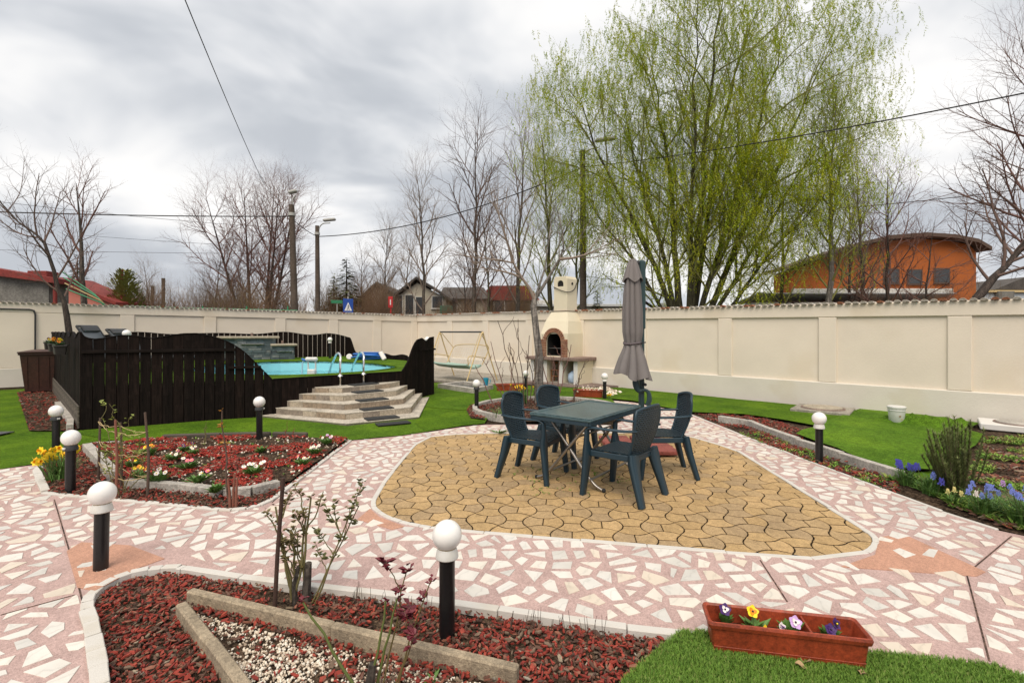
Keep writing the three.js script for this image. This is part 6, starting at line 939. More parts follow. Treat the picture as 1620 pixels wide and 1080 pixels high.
{ // twig trellis in the primrose bed
  const st = [[155, 762, 0.0, 158, 661], [183, 790, 0, 182, 664], [191, 772, 0, 190, 668], [233, 786, 0, 229, 652]];
  st.forEach(([bx, by, h, tx, ty], k) => { const p = g2(bx, by), top = EYE - (ty - HY) / F * p[1]; tag(mesh('garden_stake', uvBox(new GB().tube([V(p[0], -0.02, -p[1]), V(p[0] + 0.01, top * 0.5, -p[1]), V((tx - CX) / F * p[1], top, -p[1])], [0.013, 0.012, 0.01], 7).geo()), k === 1 ? M.caneRed : M.caneDark), ['dark trellis stake nearest the low border', 'reddish trellis stake in the middle of the tied twigs', 'thin dark trellis stake behind the reddish one', 'tall trellis stake nearest the white daisies'][k], 'stake', 'trellis stakes'); });
  const P = st.map(([bx, by]) => { const p = g2(bx, by); return V(p[0], 0, -p[1]); });
  const ties = new GB(), r = rng(15); for (const y of [0.62, 0.42, 0.2]) for (const [a, b] of [[0, 1], [1, 3], [0, 2], [2, 3]]) { const pts = []; for (let k = 0; k <= 8; k++) pts.push(P[a].clone().lerp(P[b], k / 8).add(V((r() - 0.5) * 0.012, y + (r() - 0.5) * 0.014 - 0.03 * Math.sin(k / 8 * 3.14), (r() - 0.5) * 0.02))); ties.tube(pts, pts.map(() => 0.0035), 5, false); }
  tag(mesh('tie_straw', ties.geo(), M.straw), 'straw coloured ties strung between the trellis stakes', 'tie');
  let q = g2(192, 782), o = thing('rose_bush', 'tangled leafing rose inside the trellis', 'rose', [q[0], 0, -q[1]]);
  canes(o, [0, 0, 0], [[-0.05, 0, 0.7, [-0.12, 0]], [0.02, 0, 0.66, [-0.08, -0.05]], [0.05, 0.02, 0.55, [0.14, 0]], [0.0, 0.03, 0.5, [0.05, 0.08]], [-0.03, 0, 0.45, [-0.2, 0.02]], [0.06, 0, 0.4, [0.2, 0]]], M.cane, 46, { r0: 0.005, leafM: mat([0.2, 0.24, 0.04], 0.6), leafN: 5, leafSize: 0.045, fork: 3, wob: 0.05, top: 0.4 });
  q = g2(240, 772); o = thing('rose_shoots', 'reddish bare shoots sprawling beside the tall trellis stake', 'rose', [q[0], 0, -q[1]]); canes(o, [0, 0, 0], [[0, 0, 0.3, [0.1, 0]], [0.03, 0, 0.25, [-0.12, 0]], [0, 0, 0.36, [0.02, 0.06]]], M.caneRed, 47, { r0: 0.004, wob: 0.05 });
  q = g2(365, 803); o = thing('rose_bush', 'clipped rose stump with one tall golden shoot at the kerb', 'rose', [q[0], 0, -q[1]]);
  canes(o, [-0.01, 0, 0], [[0, 0, 0.86, [-0.07, 0], 0]], M.caneDark, 48, { r0: 0.0085, leafM: mat([0.42, 0.22, 0.04], 0.7), leafN: 16, leafSize: 0.04, wob: 0.02, top: 0.62 });
  canes(o, [0.02, 0, 0], [[0, 0, 0.3, [0.01, 0], 0], [0.03, 0.01, 0.27, [0.01, 0], 0], [-0.02, 0.01, 0.26, [-0.02, 0], 0]], M.caneRed, 49, { r0: 0.014, wob: 0.008 });
  [[462, 700, 0.2, 'thin red twig behind the back lamp of the red bed'], [450, 706, 0.28, 'pair of bare rose twigs by the back lamp'], [322, 700, 0.26, 'thin golden shoot at the timber edging']].forEach(([a, b, h, lab], k) => { const p = g2(a, b, 0.05), t = thing('rose_shoots', lab, 'rose', [p[0], 0.05, -p[1]]); canes(t, [0, 0, 0], [[0, 0, h, [0.03, 0]], [0.03, 0, h * 0.8, [-0.02, 0]]], k === 2 ? M.cane : M.caneRed, 160 + k, { r0: 0.005, wob: 0.02, fork: 2, forkLen: 0.2 }); });
  [[372, 742, 'small dry plant in the middle of the red bed'], [440, 758, 'dry brown tuft near the inner kerb of the red bed'], [345, 756, 'dry stalks beside the pink primrose']].forEach(([a, b, lab], k) => { const p = g2(a, b, 0.05), t = thing('dry_plant', lab, 'plant', [p[0], 0.05, -p[1]]); canes(t, [0, 0, 0], [[0, 0, 0.13, [0.04, 0]], [0.02, 0, 0.11, [-0.05, 0]], [-0.02, 0.02, 0.12, [0, 0.04]], [0, 0, 0.1, [0.06, -0.03]]], M.caneDark, 170 + k, { r0: 0.003, wob: 0.02, fork: 3 }); });
}
{ // canes in the round bed
  const list = [[800, 630, 'tall bare canes nearest the swing in the round bed', [[0, 0, 1.3, [-0.35, 0]], [0.08, 0, 1.05, [0.12, 0]], [-0.05, 0, 0.9, [-0.5, 0.1]]]], [826, 645, 'dense bare canes between the swing and the tree', [[0, 0, 1.75, [-0.5, 0]], [0.05, 0, 1.6, [-0.15, 0]], [0.1, 0, 1.45, [0.05, 0]], [0.04, 0.05, 1.3, [-0.3, 0]], [0.14, 0, 1.2, [0.2, 0]]]], [874, 640, 'bare canes in front of the grill', [[0, 0, 1.3, [-0.3, 0]], [0.05, 0, 1.2, [0.15, 0]], [0.1, 0, 1.25, [0.3, 0]], [0, 0.03, 1.0, [0.02, 0]]]], [905, 640, 'single arching cane before the grill counter', [[0, 0, 0.9, [0.28, 0]], [0.02, 0, 0.55, [0.12, 0]]]], [785, 648, 'thin arching cane leaning towards the lamp by the pond', [[0, 0, 0.85, [-0.42, 0], 0]]], [846, 632, 'reddish canes at the foot of the tree', [[0, 0, 1.2, [0.05, 0]], [0.05, 0, 1.1, [-0.25, 0]], [-0.06, 0, 1.0, [0.3, 0]]]]];
  list.forEach(([a, b, lab, c], k) => { const p = g2(a, b), o = thing('bare_shrub', lab, 'shrub', [p[0], 0.03, -p[1]]); canes(o, [0, 0, 0], c, k % 2 ? M.caneDark : M.twigRed, 180 + k, { r0: 0.013, wob: 0.05, fork: 2, forkLen: 0.28 }); });
}
{ // juniper-like bush at the border
  const o = thing('juniper_bush', 'feathery dark green upright juniper bush beside the path border', 'shrub', [4.15, -0.01, -4.52]), r = rng(51), br = new GB(), nd = new GB();
  for (let k = 0; k < 70; k++) { const a = r() * 6.283, u = 0.04 + r() * 0.21, h = (0.34 + 0.38 * r()) * (1.12 - 0.5 * u), p0 = V(Math.cos(a) * 0.05, 0, Math.sin(a) * 0.05), p1 = V(Math.cos(a) * u * 0.7, h * 0.5, Math.sin(a) * u * 0.7), p2 = V(Math.cos(a) * u + 0.03 - 0.09 * (r()), h, Math.sin(a) * u), pts = curve([p0, p1, p2], 10); br.tube(pts, pts.map((v, i) => lerp(0.006, 0.0015, i / 10)), 4, false);
    for (let i = 1; i <= 10; i++) for (let q = 0; q < 22; q++) { const c = pts[i].clone().lerp(pts[i - 1], r()), b = r() * 6.283, l = 0.025 + 0.03 * r(), dir = V(Math.cos(b) * 0.7, 0.75, Math.sin(b) * 0.7).normalize(), s = V(-Math.sin(b), 0, Math.cos(b)).multiplyScalar(0.0042); nd.tri(c.clone().add(s), c.clone().sub(s), c.clone().addScaledVector(dir, l)); } }
  mesh('branches', br.geo(), M.caneDark, o); mesh('needles', nd.geo(), M.needle, o);
}
weeds('tufts of green leaves between the blue flowers', ccw(G([[1385, 758], [1430, 764], [1500, 795], [1600, 835], [1640, 838], [1600, 800], [1500, 775], [1440, 755]])), 420, 257, 0.07);
{ const o = thing('weed_tuft', 'small green weed growing at the far patio edge', 'weed', [-0.2, 0, -7.38]); leafTuft(o, 24, 0.06, 0.13, M.leaf, 67, 0.2); }
[[1536, 690, 1.0, 'dark evergreen tuft at the picture edge beside the white manhole']].forEach(() => {});
// ---------------------------------------------------------------- trees
function growTree({ seed, trunk, r0, L, fan = 6.283 }) { // trunk: list of points; L: one entry per level of branching
  const r = rng(seed), T = new GB(), B = new GB(), tips = [];
  const ax = V(0, 0, 0);
  const kids = (pts, rads, len, lvl) => {
    const c = L[lvl]; if (!c) return;
    const total = pts.length - 1; let phase = r() * 6.283;
    for (let k = 0; k < c.n; k++) {
      const t = lerp(c.from ?? 0.25, c.to ?? 1, (k + r()) / c.n), f = t * total, i = Math.min(total - 1, Math.floor(f)), p = pts[i].clone().lerp(pts[i + 1], f - i), dir = pts[i + 1].clone().sub(pts[i]).normalize(), rad = lerp(rads[i], rads[i + 1], f - i);
      phase += 2.4 + (r() - 0.5) * 0.9;
      ax.set(1, 0.13, 0.31).cross(dir).normalize().applyAxisAngle(dir, phase);
      const d = dir.applyAxisAngle(ax, c.ang * (0.7 + 0.6 * r())), l = c.len * (c.taper ? lerp(1, c.taper, t) : 1) * (0.65 + 0.6 * r());
      shoot(p, d, l, Math.min(rad * 0.75, c.r ?? rad * 0.6), lvl);
    }
  };
  const shoot = (p, d, len, rad, lvl) => {
    const c = L[lvl], n = c.seg, pts = [p.clone()], rads = [rad], q = p.clone(), dir = d.clone();
    for (let k = 1; k <= n; k++) { dir.add(V((r() - 0.5) * c.wob, (r() - 0.5) * c.wob + (c.up || 0), (r() - 0.5) * c.wob)).normalize(); q.addScaledVector(dir, len / n); pts.push(q.clone()); rads.push(rad * lerp(1, 0.3, k / n)); }
    B.tube(pts, rads, lvl === 0 ? 6 : lvl === 1 ? 4 : 3, false); tips.push({ pts, lvl }); kids(pts, rads, len, lvl + 1);
  };
  const tr = trunk.map((p, i) => r0 * lerp(1, 0.07, Math.pow(i / (trunk.length - 1), 0.9))); T.tube(trunk, tr, 9, true); kids(trunk, tr, 0, 0);
  return { T, B, tips, r };
}
function tree(name, label, category, o, barkM, twigM, group) {
  const b = o.trunk[0].clone(), t = thing(name, label, category, [b.x, b.y, b.z], 0, group); o.trunk = o.trunk.map((p) => p.clone().sub(b));
  const g = growTree(o); mesh('trunk', g.T.geo(), barkM, t); mesh('crown', g.B.geo(), twigM, t); return [t, g];
}
const straight = (px, d, py, lean = 0, n = 8, seed = 1) => { const r = rng(seed), H = EYE - (py - HY) / F * d, x = (px - CX) / F * d, o = []; for (let k = 0; k <= n; k++) { const t = k / n; o.push(V(x + lean * t * t + (r() - 0.5) * 0.012 * H * (k ? 1 : 0), -0.05 + H * t, -d + (r() - 0.5) * 0.012 * H * (k ? 1 : 0))); } return o; };
const bare = (H, o = {}) => [{ n: o.n0 ?? 20, from: o.from ?? 0.22, ang: o.a0 ?? 0.62, len: H * (o.l0 ?? 0.36), taper: o.taper ?? 0.35, seg: 6, wob: 0.24, up: o.up ?? 0.1, r: H * 0.0042 }, { n: o.n1 ?? 8, from: 0.2, ang: 0.6, len: H * 0.13, seg: 4, wob: 0.3, up: 0.05, r: H * 0.0018 }, { n: o.n2 ?? 5, from: 0.15, ang: 0.65, len: H * 0.062, seg: 3, wob: 0.35, up: 0.03, r: 0.008 }, { n: o.n3 ?? 2, from: 0.2, ang: 0.6, len: H * 0.03, seg: 2, wob: 0.3, up: 0.02, r: 0.005 }];
const hOf = (d, py) => EYE - (py - HY) / F * d;

{ // tree between pool and wall, bending to the side
  const D = 13.6, pts = [[114, 545], [109, 528], [105, 500], [101, 478], [90, 455], [85, 429], [70, 385], [56, 370], [28, 351], [2, 322], [-12, 300]].map(([x, y]) => at(x, y, D)); pts.unshift(V(pts[0].x + 0.05, 0, -D));
  tree('bare_tree', 'crooked bare tree leaning away between the pool and the wall', 'tree', { seed: 21, trunk: pts, r0: 0.1, L: [{ n: 13, from: 0.36, ang: 0.75, len: 1.9, taper: 0.8, seg: 6, wob: 0.3, up: 0.16, r: 0.03 }, { n: 8, from: 0.2, ang: 0.6, len: 0.75, seg: 4, wob: 0.35, up: 0.06, r: 0.011 }, { n: 5, from: 0.2, ang: 0.7, len: 0.32, seg: 3, wob: 0.4, up: 0.05, r: 0.005 }] }, M.barkDark, M.twig);
}
tree('bare_tree', 'slim bare tree with a forked top behind the pink house', 'tree', { seed: 22, trunk: straight(133, 19, 288, -0.3, 8, 3), r0: 0.17, L: [{ n: 9, from: 0.35, ang: 0.55, len: 2.4, taper: 0.6, seg: 6, wob: 0.2, up: 0.1, r: 0.05 }, { n: 8, from: 0.2, ang: 0.6, len: 0.85, seg: 4, wob: 0.3, up: 0.05, r: 0.015 }, { n: 5, from: 0.2, ang: 0.7, len: 0.36, seg: 3, wob: 0.35, r: 0.007 }] }, M.bark, M.twigRed);
{ // broad bare tree: three stems
  const D = 31, x = (408 - CX) / F * D, b = V(x, 0, -D), t = thing('bare_tree', 'broad dark bare tree with several stems left of the lamp poles', 'tree', [x, 0, -D]), H = hOf(D, 288);
  [[-2.6, 0.9, 31], [0.4, 1, 32], [2.5, 0.9, 33], [-1.1, 0.98, 34], [1.5, 0.95, 35]].forEach(([lx, k, sd]) => { const pts = []; for (let i = 0; i <= 7; i++) { const q = i / 7; pts.push(V(0.25 * Math.sign(lx) + lx * Math.pow(q, 0.85), H * k * q, (sd % 2 - 0.5) * 1.6 * q)); } const g = growTree({ seed: sd, trunk: pts, r0: 0.15, L: bare(H, { n0: 15, n1: 9, n2: 6, n3: 3, a0: 0.75, l0: 0.36, taper: 0.45, from: 0.2 }) }); mesh('trunk', g.T.geo(), M.barkDark, t); mesh('crown', g.B.geo(), M.twigRed, t); });
}
[[605, 36, 352, 'bare tree in front of the grey-roofed house, shortest of the row', 41, {}, M.bark, M.twigPale], [672, 34, 276, 'tall narrow bare tree between the two grey-roofed gables', 42, { a0: 0.66, l0: 0.4, n0: 18 }, M.bark, M.twigPale], [752, 30, 204, 'tallest bare tree of the row, beside the swing', 43, { a0: 0.68, l0: 0.42, n0: 18 }, M.bark, M.twig], [818, 31, 205, 'bare tree behind the fruit tree, next to the green willow', 44, { a0: 0.6, l0: 0.38, n0: 16 }, M.bark, M.twigPale], [776, 27, 330, 'short bare tree with low branches behind the swing wall', 45, { a0: 0.9, l0: 0.45, n0: 16 }, M.barkGreen, M.twig], [572, 38, 395, 'thin bare sapling beside the dark spruce', 46, { n0: 14 }, M.bark, M.twig], [640, 40, 372, 'thin bare tree behind the house windows', 47, { n0: 14 }, M.bark, M.twigPale], [1368, 25, 250, 'slender bare tree beside the pale aspen', 48, { a0: 0.5, n0: 20, l0: 0.3 }, M.bark, M.twigPale], [1405, 23, 268, 'many-stemmed bare tree in front of the orange house', 49, { a0: 0.85, l0: 0.42, n0: 20, from: 0.1 }, M.barkDark, M.twigRed], [1462, 21, 345, 'low spreading bare tree before the orange house windows', 50, { a0: 1.0, l0: 0.5, n0: 16, from: 0.12 }, M.barkDark, M.twigRed], [1345, 27, 300, 'crooked bare tree behind the aspen trunk', 55, { a0: 0.8, l0: 0.4, n0: 16 }, M.barkDark, M.twig], [338, 31, 392, 'small bare tree in the thicket behind the pool fence', 56, { n0: 14, a0: 0.8 }, M.barkDark, M.twig], [238, 33, 412, 'thin bare tree in the thicket beside the round thuja', 57, { n0: 14 }, M.bark, M.twigPale], [735, 35, 395, 'low bare tree before the house with the green bin', 58, { n0: 16, a0: 0.85, l0: 0.42 }, M.barkDark, M.twig]].forEach(([px, d, py, lab, sd, o, a, b]) => { const H = hOf(d, py); tree('bare_tree', lab, 'tree', { seed: sd, trunk: straight(px, d, py, (sd % 3 - 1) * 0.5, 9, sd), r0: H * 0.0125, L: bare(H, o) }, a, b, 'bare trees beyond the wall'); });
{ // bare trees at the picture edge, one leaning in over the wall
  const D = 14.5, pts = [[1520, 510], [1548, 470], [1572, 440], [1588, 425], [1618, 392], [1660, 330], [1690, 240], [1700, 150]].map(([x, y]) => at(x, y, D)); pts.unshift(V(pts[0].x - 0.25, 0, -D));
  tree('bare_tree', 'dark crooked tree leaning in from the edge above the wall', 'tree', { seed: 61, trunk: pts, r0: 0.17, L: [{ n: 15, from: 0.32, ang: 0.9, len: 3.2, taper: 0.8, seg: 7, wob: 0.3, up: 0.06, r: 0.05 }, { n: 8, from: 0.2, ang: 0.65, len: 1.2, seg: 4, wob: 0.35, up: 0.02, r: 0.018 }, { n: 6, from: 0.15, ang: 0.7, len: 0.5, seg: 3, wob: 0.4, r: 0.008 }, { n: 2, from: 0.3, ang: 0.6, len: 0.22, seg: 2, wob: 0.3, r: 0.005 }] }, M.barkDark, M.twig);
  const H = hOf(20, 60); tree('bare_tree', 'tall reddish bare tree at the picture edge above the manhole', 'tree', { seed: 62, trunk: straight(1650, 20, 60, -0.8, 9, 62), r0: 0.15, L: bare(H, { a0: 0.85, l0: 0.42, n0: 20, n1: 9, n2: 5, n3: 2 }) }, M.bark, M.twigRed);
}
// fruit tree in the round bed
{ const D = 10.3, P = (x, y) => at(x, y, D), base = V(0.57, 0.03, -D), t = thing('fruit_tree', 'smooth grey bare fruit tree in the round bed before the grill', 'tree', base.toArray()), rel = (l) => l.map(([x, y, z = 0]) => P(x, y).sub(base).add(V(0, 0, z)));
  const T = new GB(), tr = rel([[852.5, 640], [853, 600], [853, 560], [848, 520], [844, 485], [846, 474]]); tr.unshift(V(0, -0.05, 0)); T.tube(tr, [0.1, 0.095, 0.088, 0.08, 0.07, 0.066, 0.06], 12, false); mesh('trunk', T.geo(), M.barkPale, t);
  const limbs = [[[846, 474], [838, 456], [826, 440], [812, 417, 0.1], [790, 412, 0.1], [745, 408, 0.15], [712, 398, 0.2]], [[812, 417, 0.1], [806, 395, 0.1], [796, 365, 0.2], [785, 330, 0.2], [780, 300, 0.2]], [[846, 474], [852, 455], [862, 425], [869, 380, -0.2], [874, 340, -0.2], [884, 300, -0.2]], [[846, 474], [858, 455], [876, 425], [884, 412, 0.2], [890, 395, 0.2], [888, 372, 0.3], [880, 340, 0.3], [892, 312, 0.3]], [[884, 412, 0.2], [905, 410, 0.2], [932, 404, 0.3], [960, 394, 0.3]], [[826, 440], [812, 432, -0.2], [790, 425, -0.3], [760, 420, -0.4], [735, 405, -0.4]]];
  limbs.forEach((l, k) => { const pts = rel(l), g = growTree({ seed: 70 + k, trunk: pts, r0: 0.042 - 0.005 * (k % 3), L: [{ n: 7, from: 0.35, ang: 0.6, len: 1.0, taper: 0.6, seg: 5, wob: 0.3, up: 0.12, r: 0.014 }, { n: 5, from: 0.2, ang: 0.6, len: 0.42, seg: 3, wob: 0.35, up: 0.05, r: 0.006 }] }); mesh('limb', mergeGeometries([g.T.geo(), g.B.geo()]), k === 2 || k === 3 ? M.barkPale : M.twigPale, t); });
}

// willows in new leaf: hanging strands of narrow leaves on the twigs
const strand = [0, 1, 2].map((s) => { const r = rng(400 + s), g = new GB(), L = 1, pts = []; for (let k = 0; k <= 6; k++) pts.push(V(0.09 * Math.sin(k * 1.3 + s) * k / 6 + 0.05 * k / 6, -L * k / 6, 0.09 * Math.cos(k * 1.1 + s * 2) * k / 6)); for (let k = 0; k < 26; k++) { const t = r() * 5.99, i = Math.floor(t), p = pts[i].clone().lerp(pts[i + 1], t - i), a = r() * 6.283, l = 0.09 + 0.07 * r(), d = V(Math.cos(a) * 0.6, -0.55 + 0.7 * (r() - 0.5), Math.sin(a) * 0.6).normalize(), w = V(-Math.sin(a), 0.3 * (r() - 0.5), Math.cos(a)).multiplyScalar(0.017); g.quad(p, p.clone().addScaledVector(d, l * 0.45).add(w), p.clone().addScaledVector(d, l), p.clone().addScaledVector(d, l * 0.45).sub(w)); } return g.geo(); });
const strandTint = [C(1, 1, 1), C(0.85, 0.95, 0.8), C(1.12, 1.05, 0.9), C(0.72, 0.86, 0.7)];
function leafOut(t, gs, seed, dens, size, minLvl, keep = () => true) { const r = rng(seed), l = [[], [], []]; for (const g of gs) for (const { pts, lvl } of g.tips) if (lvl >= minLvl) for (const p of pts) if (r() < dens && keep(p, r)) { const s = size * (0.5 + 0.8 * r()); l[Math.floor(r() * 3)].push([p.x, p.y, p.z, (r() - 0.5) * 0.7, r() * 6.28, (r() - 0.5) * 0.7, s, s * (0.7 + 0.6 * r()), s, strandTint[Math.floor(r() * 4)]]); } l.forEach((q, k) => { const o = instances('leaves', strand[k], M.willow, q, t); stuff(o); }); return l.reduce((a, b) => a + b.length, 0); }
{
  const D = 22, x = (1085 - CX) / F * D, t = thing('willow_tree', 'huge fan-shaped willow in fresh yellow green leaf beyond the wall', 'tree', [x, 0, -D]), gs = [];
  const stem = (dx, H, sd, r0, z = 0, bow = 1) => { const r = rng(sd), pts = []; let wx = 0, wz = 0; for (let k = 0; k <= 14; k++) { const q = k / 14; wx += (r() - 0.5) * 0.55; wz += (r() - 0.5) * 0.55; pts.push(V(dx * Math.pow(q, bow) + wx * q, H * q, z * q + wz * q)); } const Lh = Math.hypot(dx, H), g = growTree({ seed: sd, trunk: pts, r0, L: [{ n: 16, from: 0.24, ang: 0.62, len: Lh * 0.34, taper: 0.45, seg: 8, wob: 0.42, up: 0.06, r: 0.05 }, { n: 8, from: 0.15, ang: 0.65, len: Lh * 0.13, seg: 5, wob: 0.5, up: 0.0, r: 0.015 }, { n: 4, from: 0.2, ang: 0.75, len: 0.85, seg: 4, wob: 0.55, up: -0.12, r: 0.009 }] }); mesh('trunk', g.T.geo(), M.barkGreen, t); mesh('crown', g.B.geo(), M.twigGreen, t); gs.push(g); };
  [[-4.4, 12.2, 301, 0.17, 0.6, 1.15], [-3.0, 13.4, 309, 0.15, -1.4, 1.2], [-1.5, 14.6, 302, 0.2, -1, 1.2], [0.3, 15.6, 310, 0.16, 1.4, 1.2], [1.6, 16.4, 303, 0.2, 0.8, 1.2], [3.3, 15.9, 304, 0.19, -0.6, 1.15], [5.0, 15.6, 311, 0.16, 1, 1.1], [7.2, 14.6, 305, 0.18, 0.5, 1.05], [-4.4, 8.6, 306, 0.12, 1, 1.1], [5.6, 8.2, 307, 0.13, 1.2, 1.0], [6.8, 11.0, 308, 0.14, -0.8, 1.05], [2.2, 9.0, 313, 0.12, 2.0, 1.1]].forEach((a) => stem(...a));
  leafOut(t, gs, 310, 0.74, 0.66, 2, (p, r) => p.y > 6 || r() < p.y * 0.12);
}
[[872, 26, 205, 'young pale green willow left of the lamp pole', 71, 0.17, { n0: 16, a0: 0.5, l0: 0.28, n1: 8, n2: 5, n3: 2 }], [1312, 21, 150, 'pale aspen with scattered new leaves near the orange house', 72, 0.16, { n0: 20, a0: 0.55, l0: 0.3, n1: 8, n2: 5, n3: 2 }], [910, 27, 300, 'low green willow branches behind the lamp pole', 73, 0.2, { n0: 12, a0: 0.8, l0: 0.42, n1: 8, n2: 4, n3: 2 }], [1235, 26, 260, 'green leafing tree filling the lower side of the big willow', 74, 0.2, { n0: 14, a0: 0.8, l0: 0.4, n1: 8, n2: 4, n3: 2 }]].forEach(([px, d, py, lab, sd, dens, o]) => { const H = hOf(d, py), [t, g] = tree('willow_tree', lab, 'tree', { seed: sd, trunk: straight(px, d, py, sd === 71 ? -0.6 : 0.3, 9, sd), r0: H * 0.014, L: bare(H, o) }, sd === 72 ? M.barkPale : M.barkGreen, M.twigGreen); leafOut(t, [g], sd + 500, dens, 0.5, 2); });

// conifers
function conifer(label, px, d, py, wid, m, seed, round) { const H = hOf(d, py), x = (px - CX) / F * d, o = thing('conifer', label, 'tree', [x, 0, -d]), r = rng(seed), g = new GB(), tr = new GB().tube([V(0, 0, 0), V(0, H * 0.95, 0)], [H * 0.02, 0.02], 7); mesh('trunk', tr.geo(), M.barkDark, o);
  for (let k = 0; k < 2000; k++) { const a0 = r() * 6.283, t = round ? r() : Math.min(0.985, 1 - Math.sqrt(r()) * 0.98 + 0.06 * (r() - 0.5)), y = H * (0.06 + 0.94 * t), R0 = wid * (round ? Math.sqrt(Math.max(0.02, 1 - Math.pow(2 * t - 0.75, 2) / 1.7)) * 0.8 : (1 - t) * 0.95 + 0.03) * (0.85 + 0.18 * Math.sin(y * 5 + a0 * 3) + 0.35 * (r() - 0.5)), a = a0, u = R0 * Math.sqrt(r()), p = V(Math.cos(a) * u, y - (round ? 0 : u * 0.35), Math.sin(a) * u), l = (0.24 + 0.3 * r()) * (H / 6) * (0.55 + 0.6 * (1 - t)), dir = V(Math.cos(a) * 0.9, round ? 0.9 : -0.15 + 0.3 * (r() - 0.5), Math.sin(a) * 0.9).normalize(), s = V(-Math.sin(a), 0.4 * (r() - 0.5), Math.cos(a)).multiplyScalar(l * 0.3); g.quad(p, p.clone().addScaledVector(dir, l * 0.5).add(s), p.clone().addScaledVector(dir, l), p.clone().addScaledVector(dir, l * 0.5).sub(s)); }
  mesh('crown', g.geo(), m, o); }
conifer('dark blue green spruce behind the pink house', 122, 32, 398, 1.7, M.conifer, 81); conifer('olive rounded thuja behind the wall', 198, 24, 428, 1.15, M.thuja, 82, true); conifer('dark spruce beside the second lamp pole', 548, 32, 402, 2.1, M.conifer, 83); conifer('dark spruce top beyond the third pole', 945, 40, 455, 1.2, M.conifer, 84); conifer('low brown conifer half hidden by the spruce', 528, 33, 430, 1.1, M.thuja, 85);
{ // thicket behind the wall
  const proto = [0, 1].map((k) => { const g = growTree({ seed: 90 + k, trunk: [V(0, 0, 0), V(0.1, 0.6, 0), V(0, 1.3, 0.1), V(0.1, 2.2, 0)], r0: 0.04, L: [{ n: 12, from: 0.05, ang: 0.45, len: 1.6, taper: 0.6, seg: 4, wob: 0.25, up: 0.12, r: 0.018 }, { n: 7, from: 0.2, ang: 0.5, len: 0.6, seg: 3, wob: 0.3, up: 0.06, r: 0.009 }, { n: 3, from: 0.2, ang: 0.6, len: 0.28, seg: 2, wob: 0.3, r: 0.006 }] }); return mergeGeometries([g.T.geo(), g.B.geo()]); });
  const r = rng(95), l = [[], []], put = (n, p0, p1, d0, d1, top, tint) => { for (let k = 0; k < n; k++) { const px = lerp(p0, p1, r()), d = lerp(d0, d1, r()), H = hOf(d, top + (r() - 0.3) * 28), s = H / 3.1; l[k % 2].push([(px - CX) / F * d, -0.1, -d, 0, r() * 6.28, 0, s * 0.9, s, s * 0.9, tint[Math.floor(r() * tint.length)]]); } };
  const tn = [C(1, 0.9, 0.8), C(1.2, 1, 0.8), C(0.8, 0.7, 0.66), C(1.3, 1.05, 0.7), C(1.1, 1.1, 0.75)];
  put(95, 165, 480, 24, 34, 432, tn); put(55, 505, 620, 30, 36, 432, tn); put(24, 610, 780, 29, 34, 462, tn); put(34, 690, 850, 33, 42, 440, tn); put(12, 1330, 1560, 19, 24, 430, tn); put(20, 0, 190, 26, 30, 440, tn);
  const o = new THREE.Group(); o.name = 'brushwood'; scene.add(o); stuff(o, 'brown leafless brushwood beyond the garden walls', 'brushwood'); l.forEach((q, k) => stuff(instances('scrub', proto[k], mat([0.15, 0.11, 0.085], 0.95), q, o)));
}

// ---------------------------------------------------------------- buildings beyond the wall
const gx = (px, d) => (px - CX) / F * d, gy = (py, d) => EYE - (py - HY) / F * d;
function prism(pts, depth) { const g = new THREE.ExtrudeGeometry(shp(pts), { depth, bevelEnabled: false }); return uvBox(g); } // outline in x, y; extruded towards +z
function win(o, x, y, w, h, z, fm = M.white) { const f = mesh('window', merge(cbox(w, h, 0.06, 0.01)), fm, o, [x, y, z]); mesh('pane', merge(raw(w - 0.14, h - 0.14, 0.03, 0, 0, 0.024)), M.pane, f); mesh('sill', merge(cbox(w + 0.1, 0.05, 0.14, 0.01, 0, -h / 2 - 0.02, 0.05)), fm, f); }
{ // grey block with red roof at the picture edge
  const d = 19.5, o = thing('grey_house', 'grey rendered house end with a red metal roof edge behind the wall', 'house', [gx(0, d), 0, -d], 0.1); const w0 = gx(-90, d) - gx(0, d), w1 = gx(70, d) - gx(0, d), h0 = gy(438, d), h1 = gy(446, d);
  mesh('wall', prism([[w0, -0.05], [w1, -0.05], [w1, h1], [w0, h0 + 0.35]], 1).translate(0, 0, -1), M.greyWall, o);
  mesh('roof', prism([[w0 - 0.2, h0 + 0.352], [w1 + 0.45, h1 - 0.05], [w1 + 0.45, h1 + 0.15], [w0 - 0.2, h0 + 0.75]], 1.6).translate(0, 0, -1.3), M.redRoof, o); mesh('roof_box', merge(cbox(0.75, 0.28, 0.6, 0.02, w1 - 0.6, h1 + 0.36, -0.5)), M.redRoof, o); mesh('downpipe', tube([V(w1 + 0.28, 0, 0.05), V(w1 + 0.28, h1 + 0.05, 0.05)], 0.07, 8), M.redRoof, o);
}
{ const d = 23, o = thing('pink_house', 'salmon pink gable wall with sloping red roof edge', 'house', [gx(120, d), 0, -d]); const X = (p) => gx(p, d) - gx(120, d); mesh('wall', prism([[X(66), -0.05], [X(186), -0.05], [X(182), gy(482, d)], [X(92), gy(447, d)], [X(66), gy(447, d)]], 1.5).translate(0, 0, -1.5), M.salmon, o); mesh('roof', prism([[X(60), gy(448, d)], [X(93), gy(446, d)], [X(188), gy(483, d)], [X(188), gy(478, d)], [X(94), gy(438, d)], [X(60), gy(440, d)]], 2).translate(0, 0, -1.8), M.redRoof, o); mesh('chimney_pipe', tube([V(X(165), gy(478, d), -1), V(X(165), gy(422, d), -1)], 0.07, 8), M.redRoof, o); }
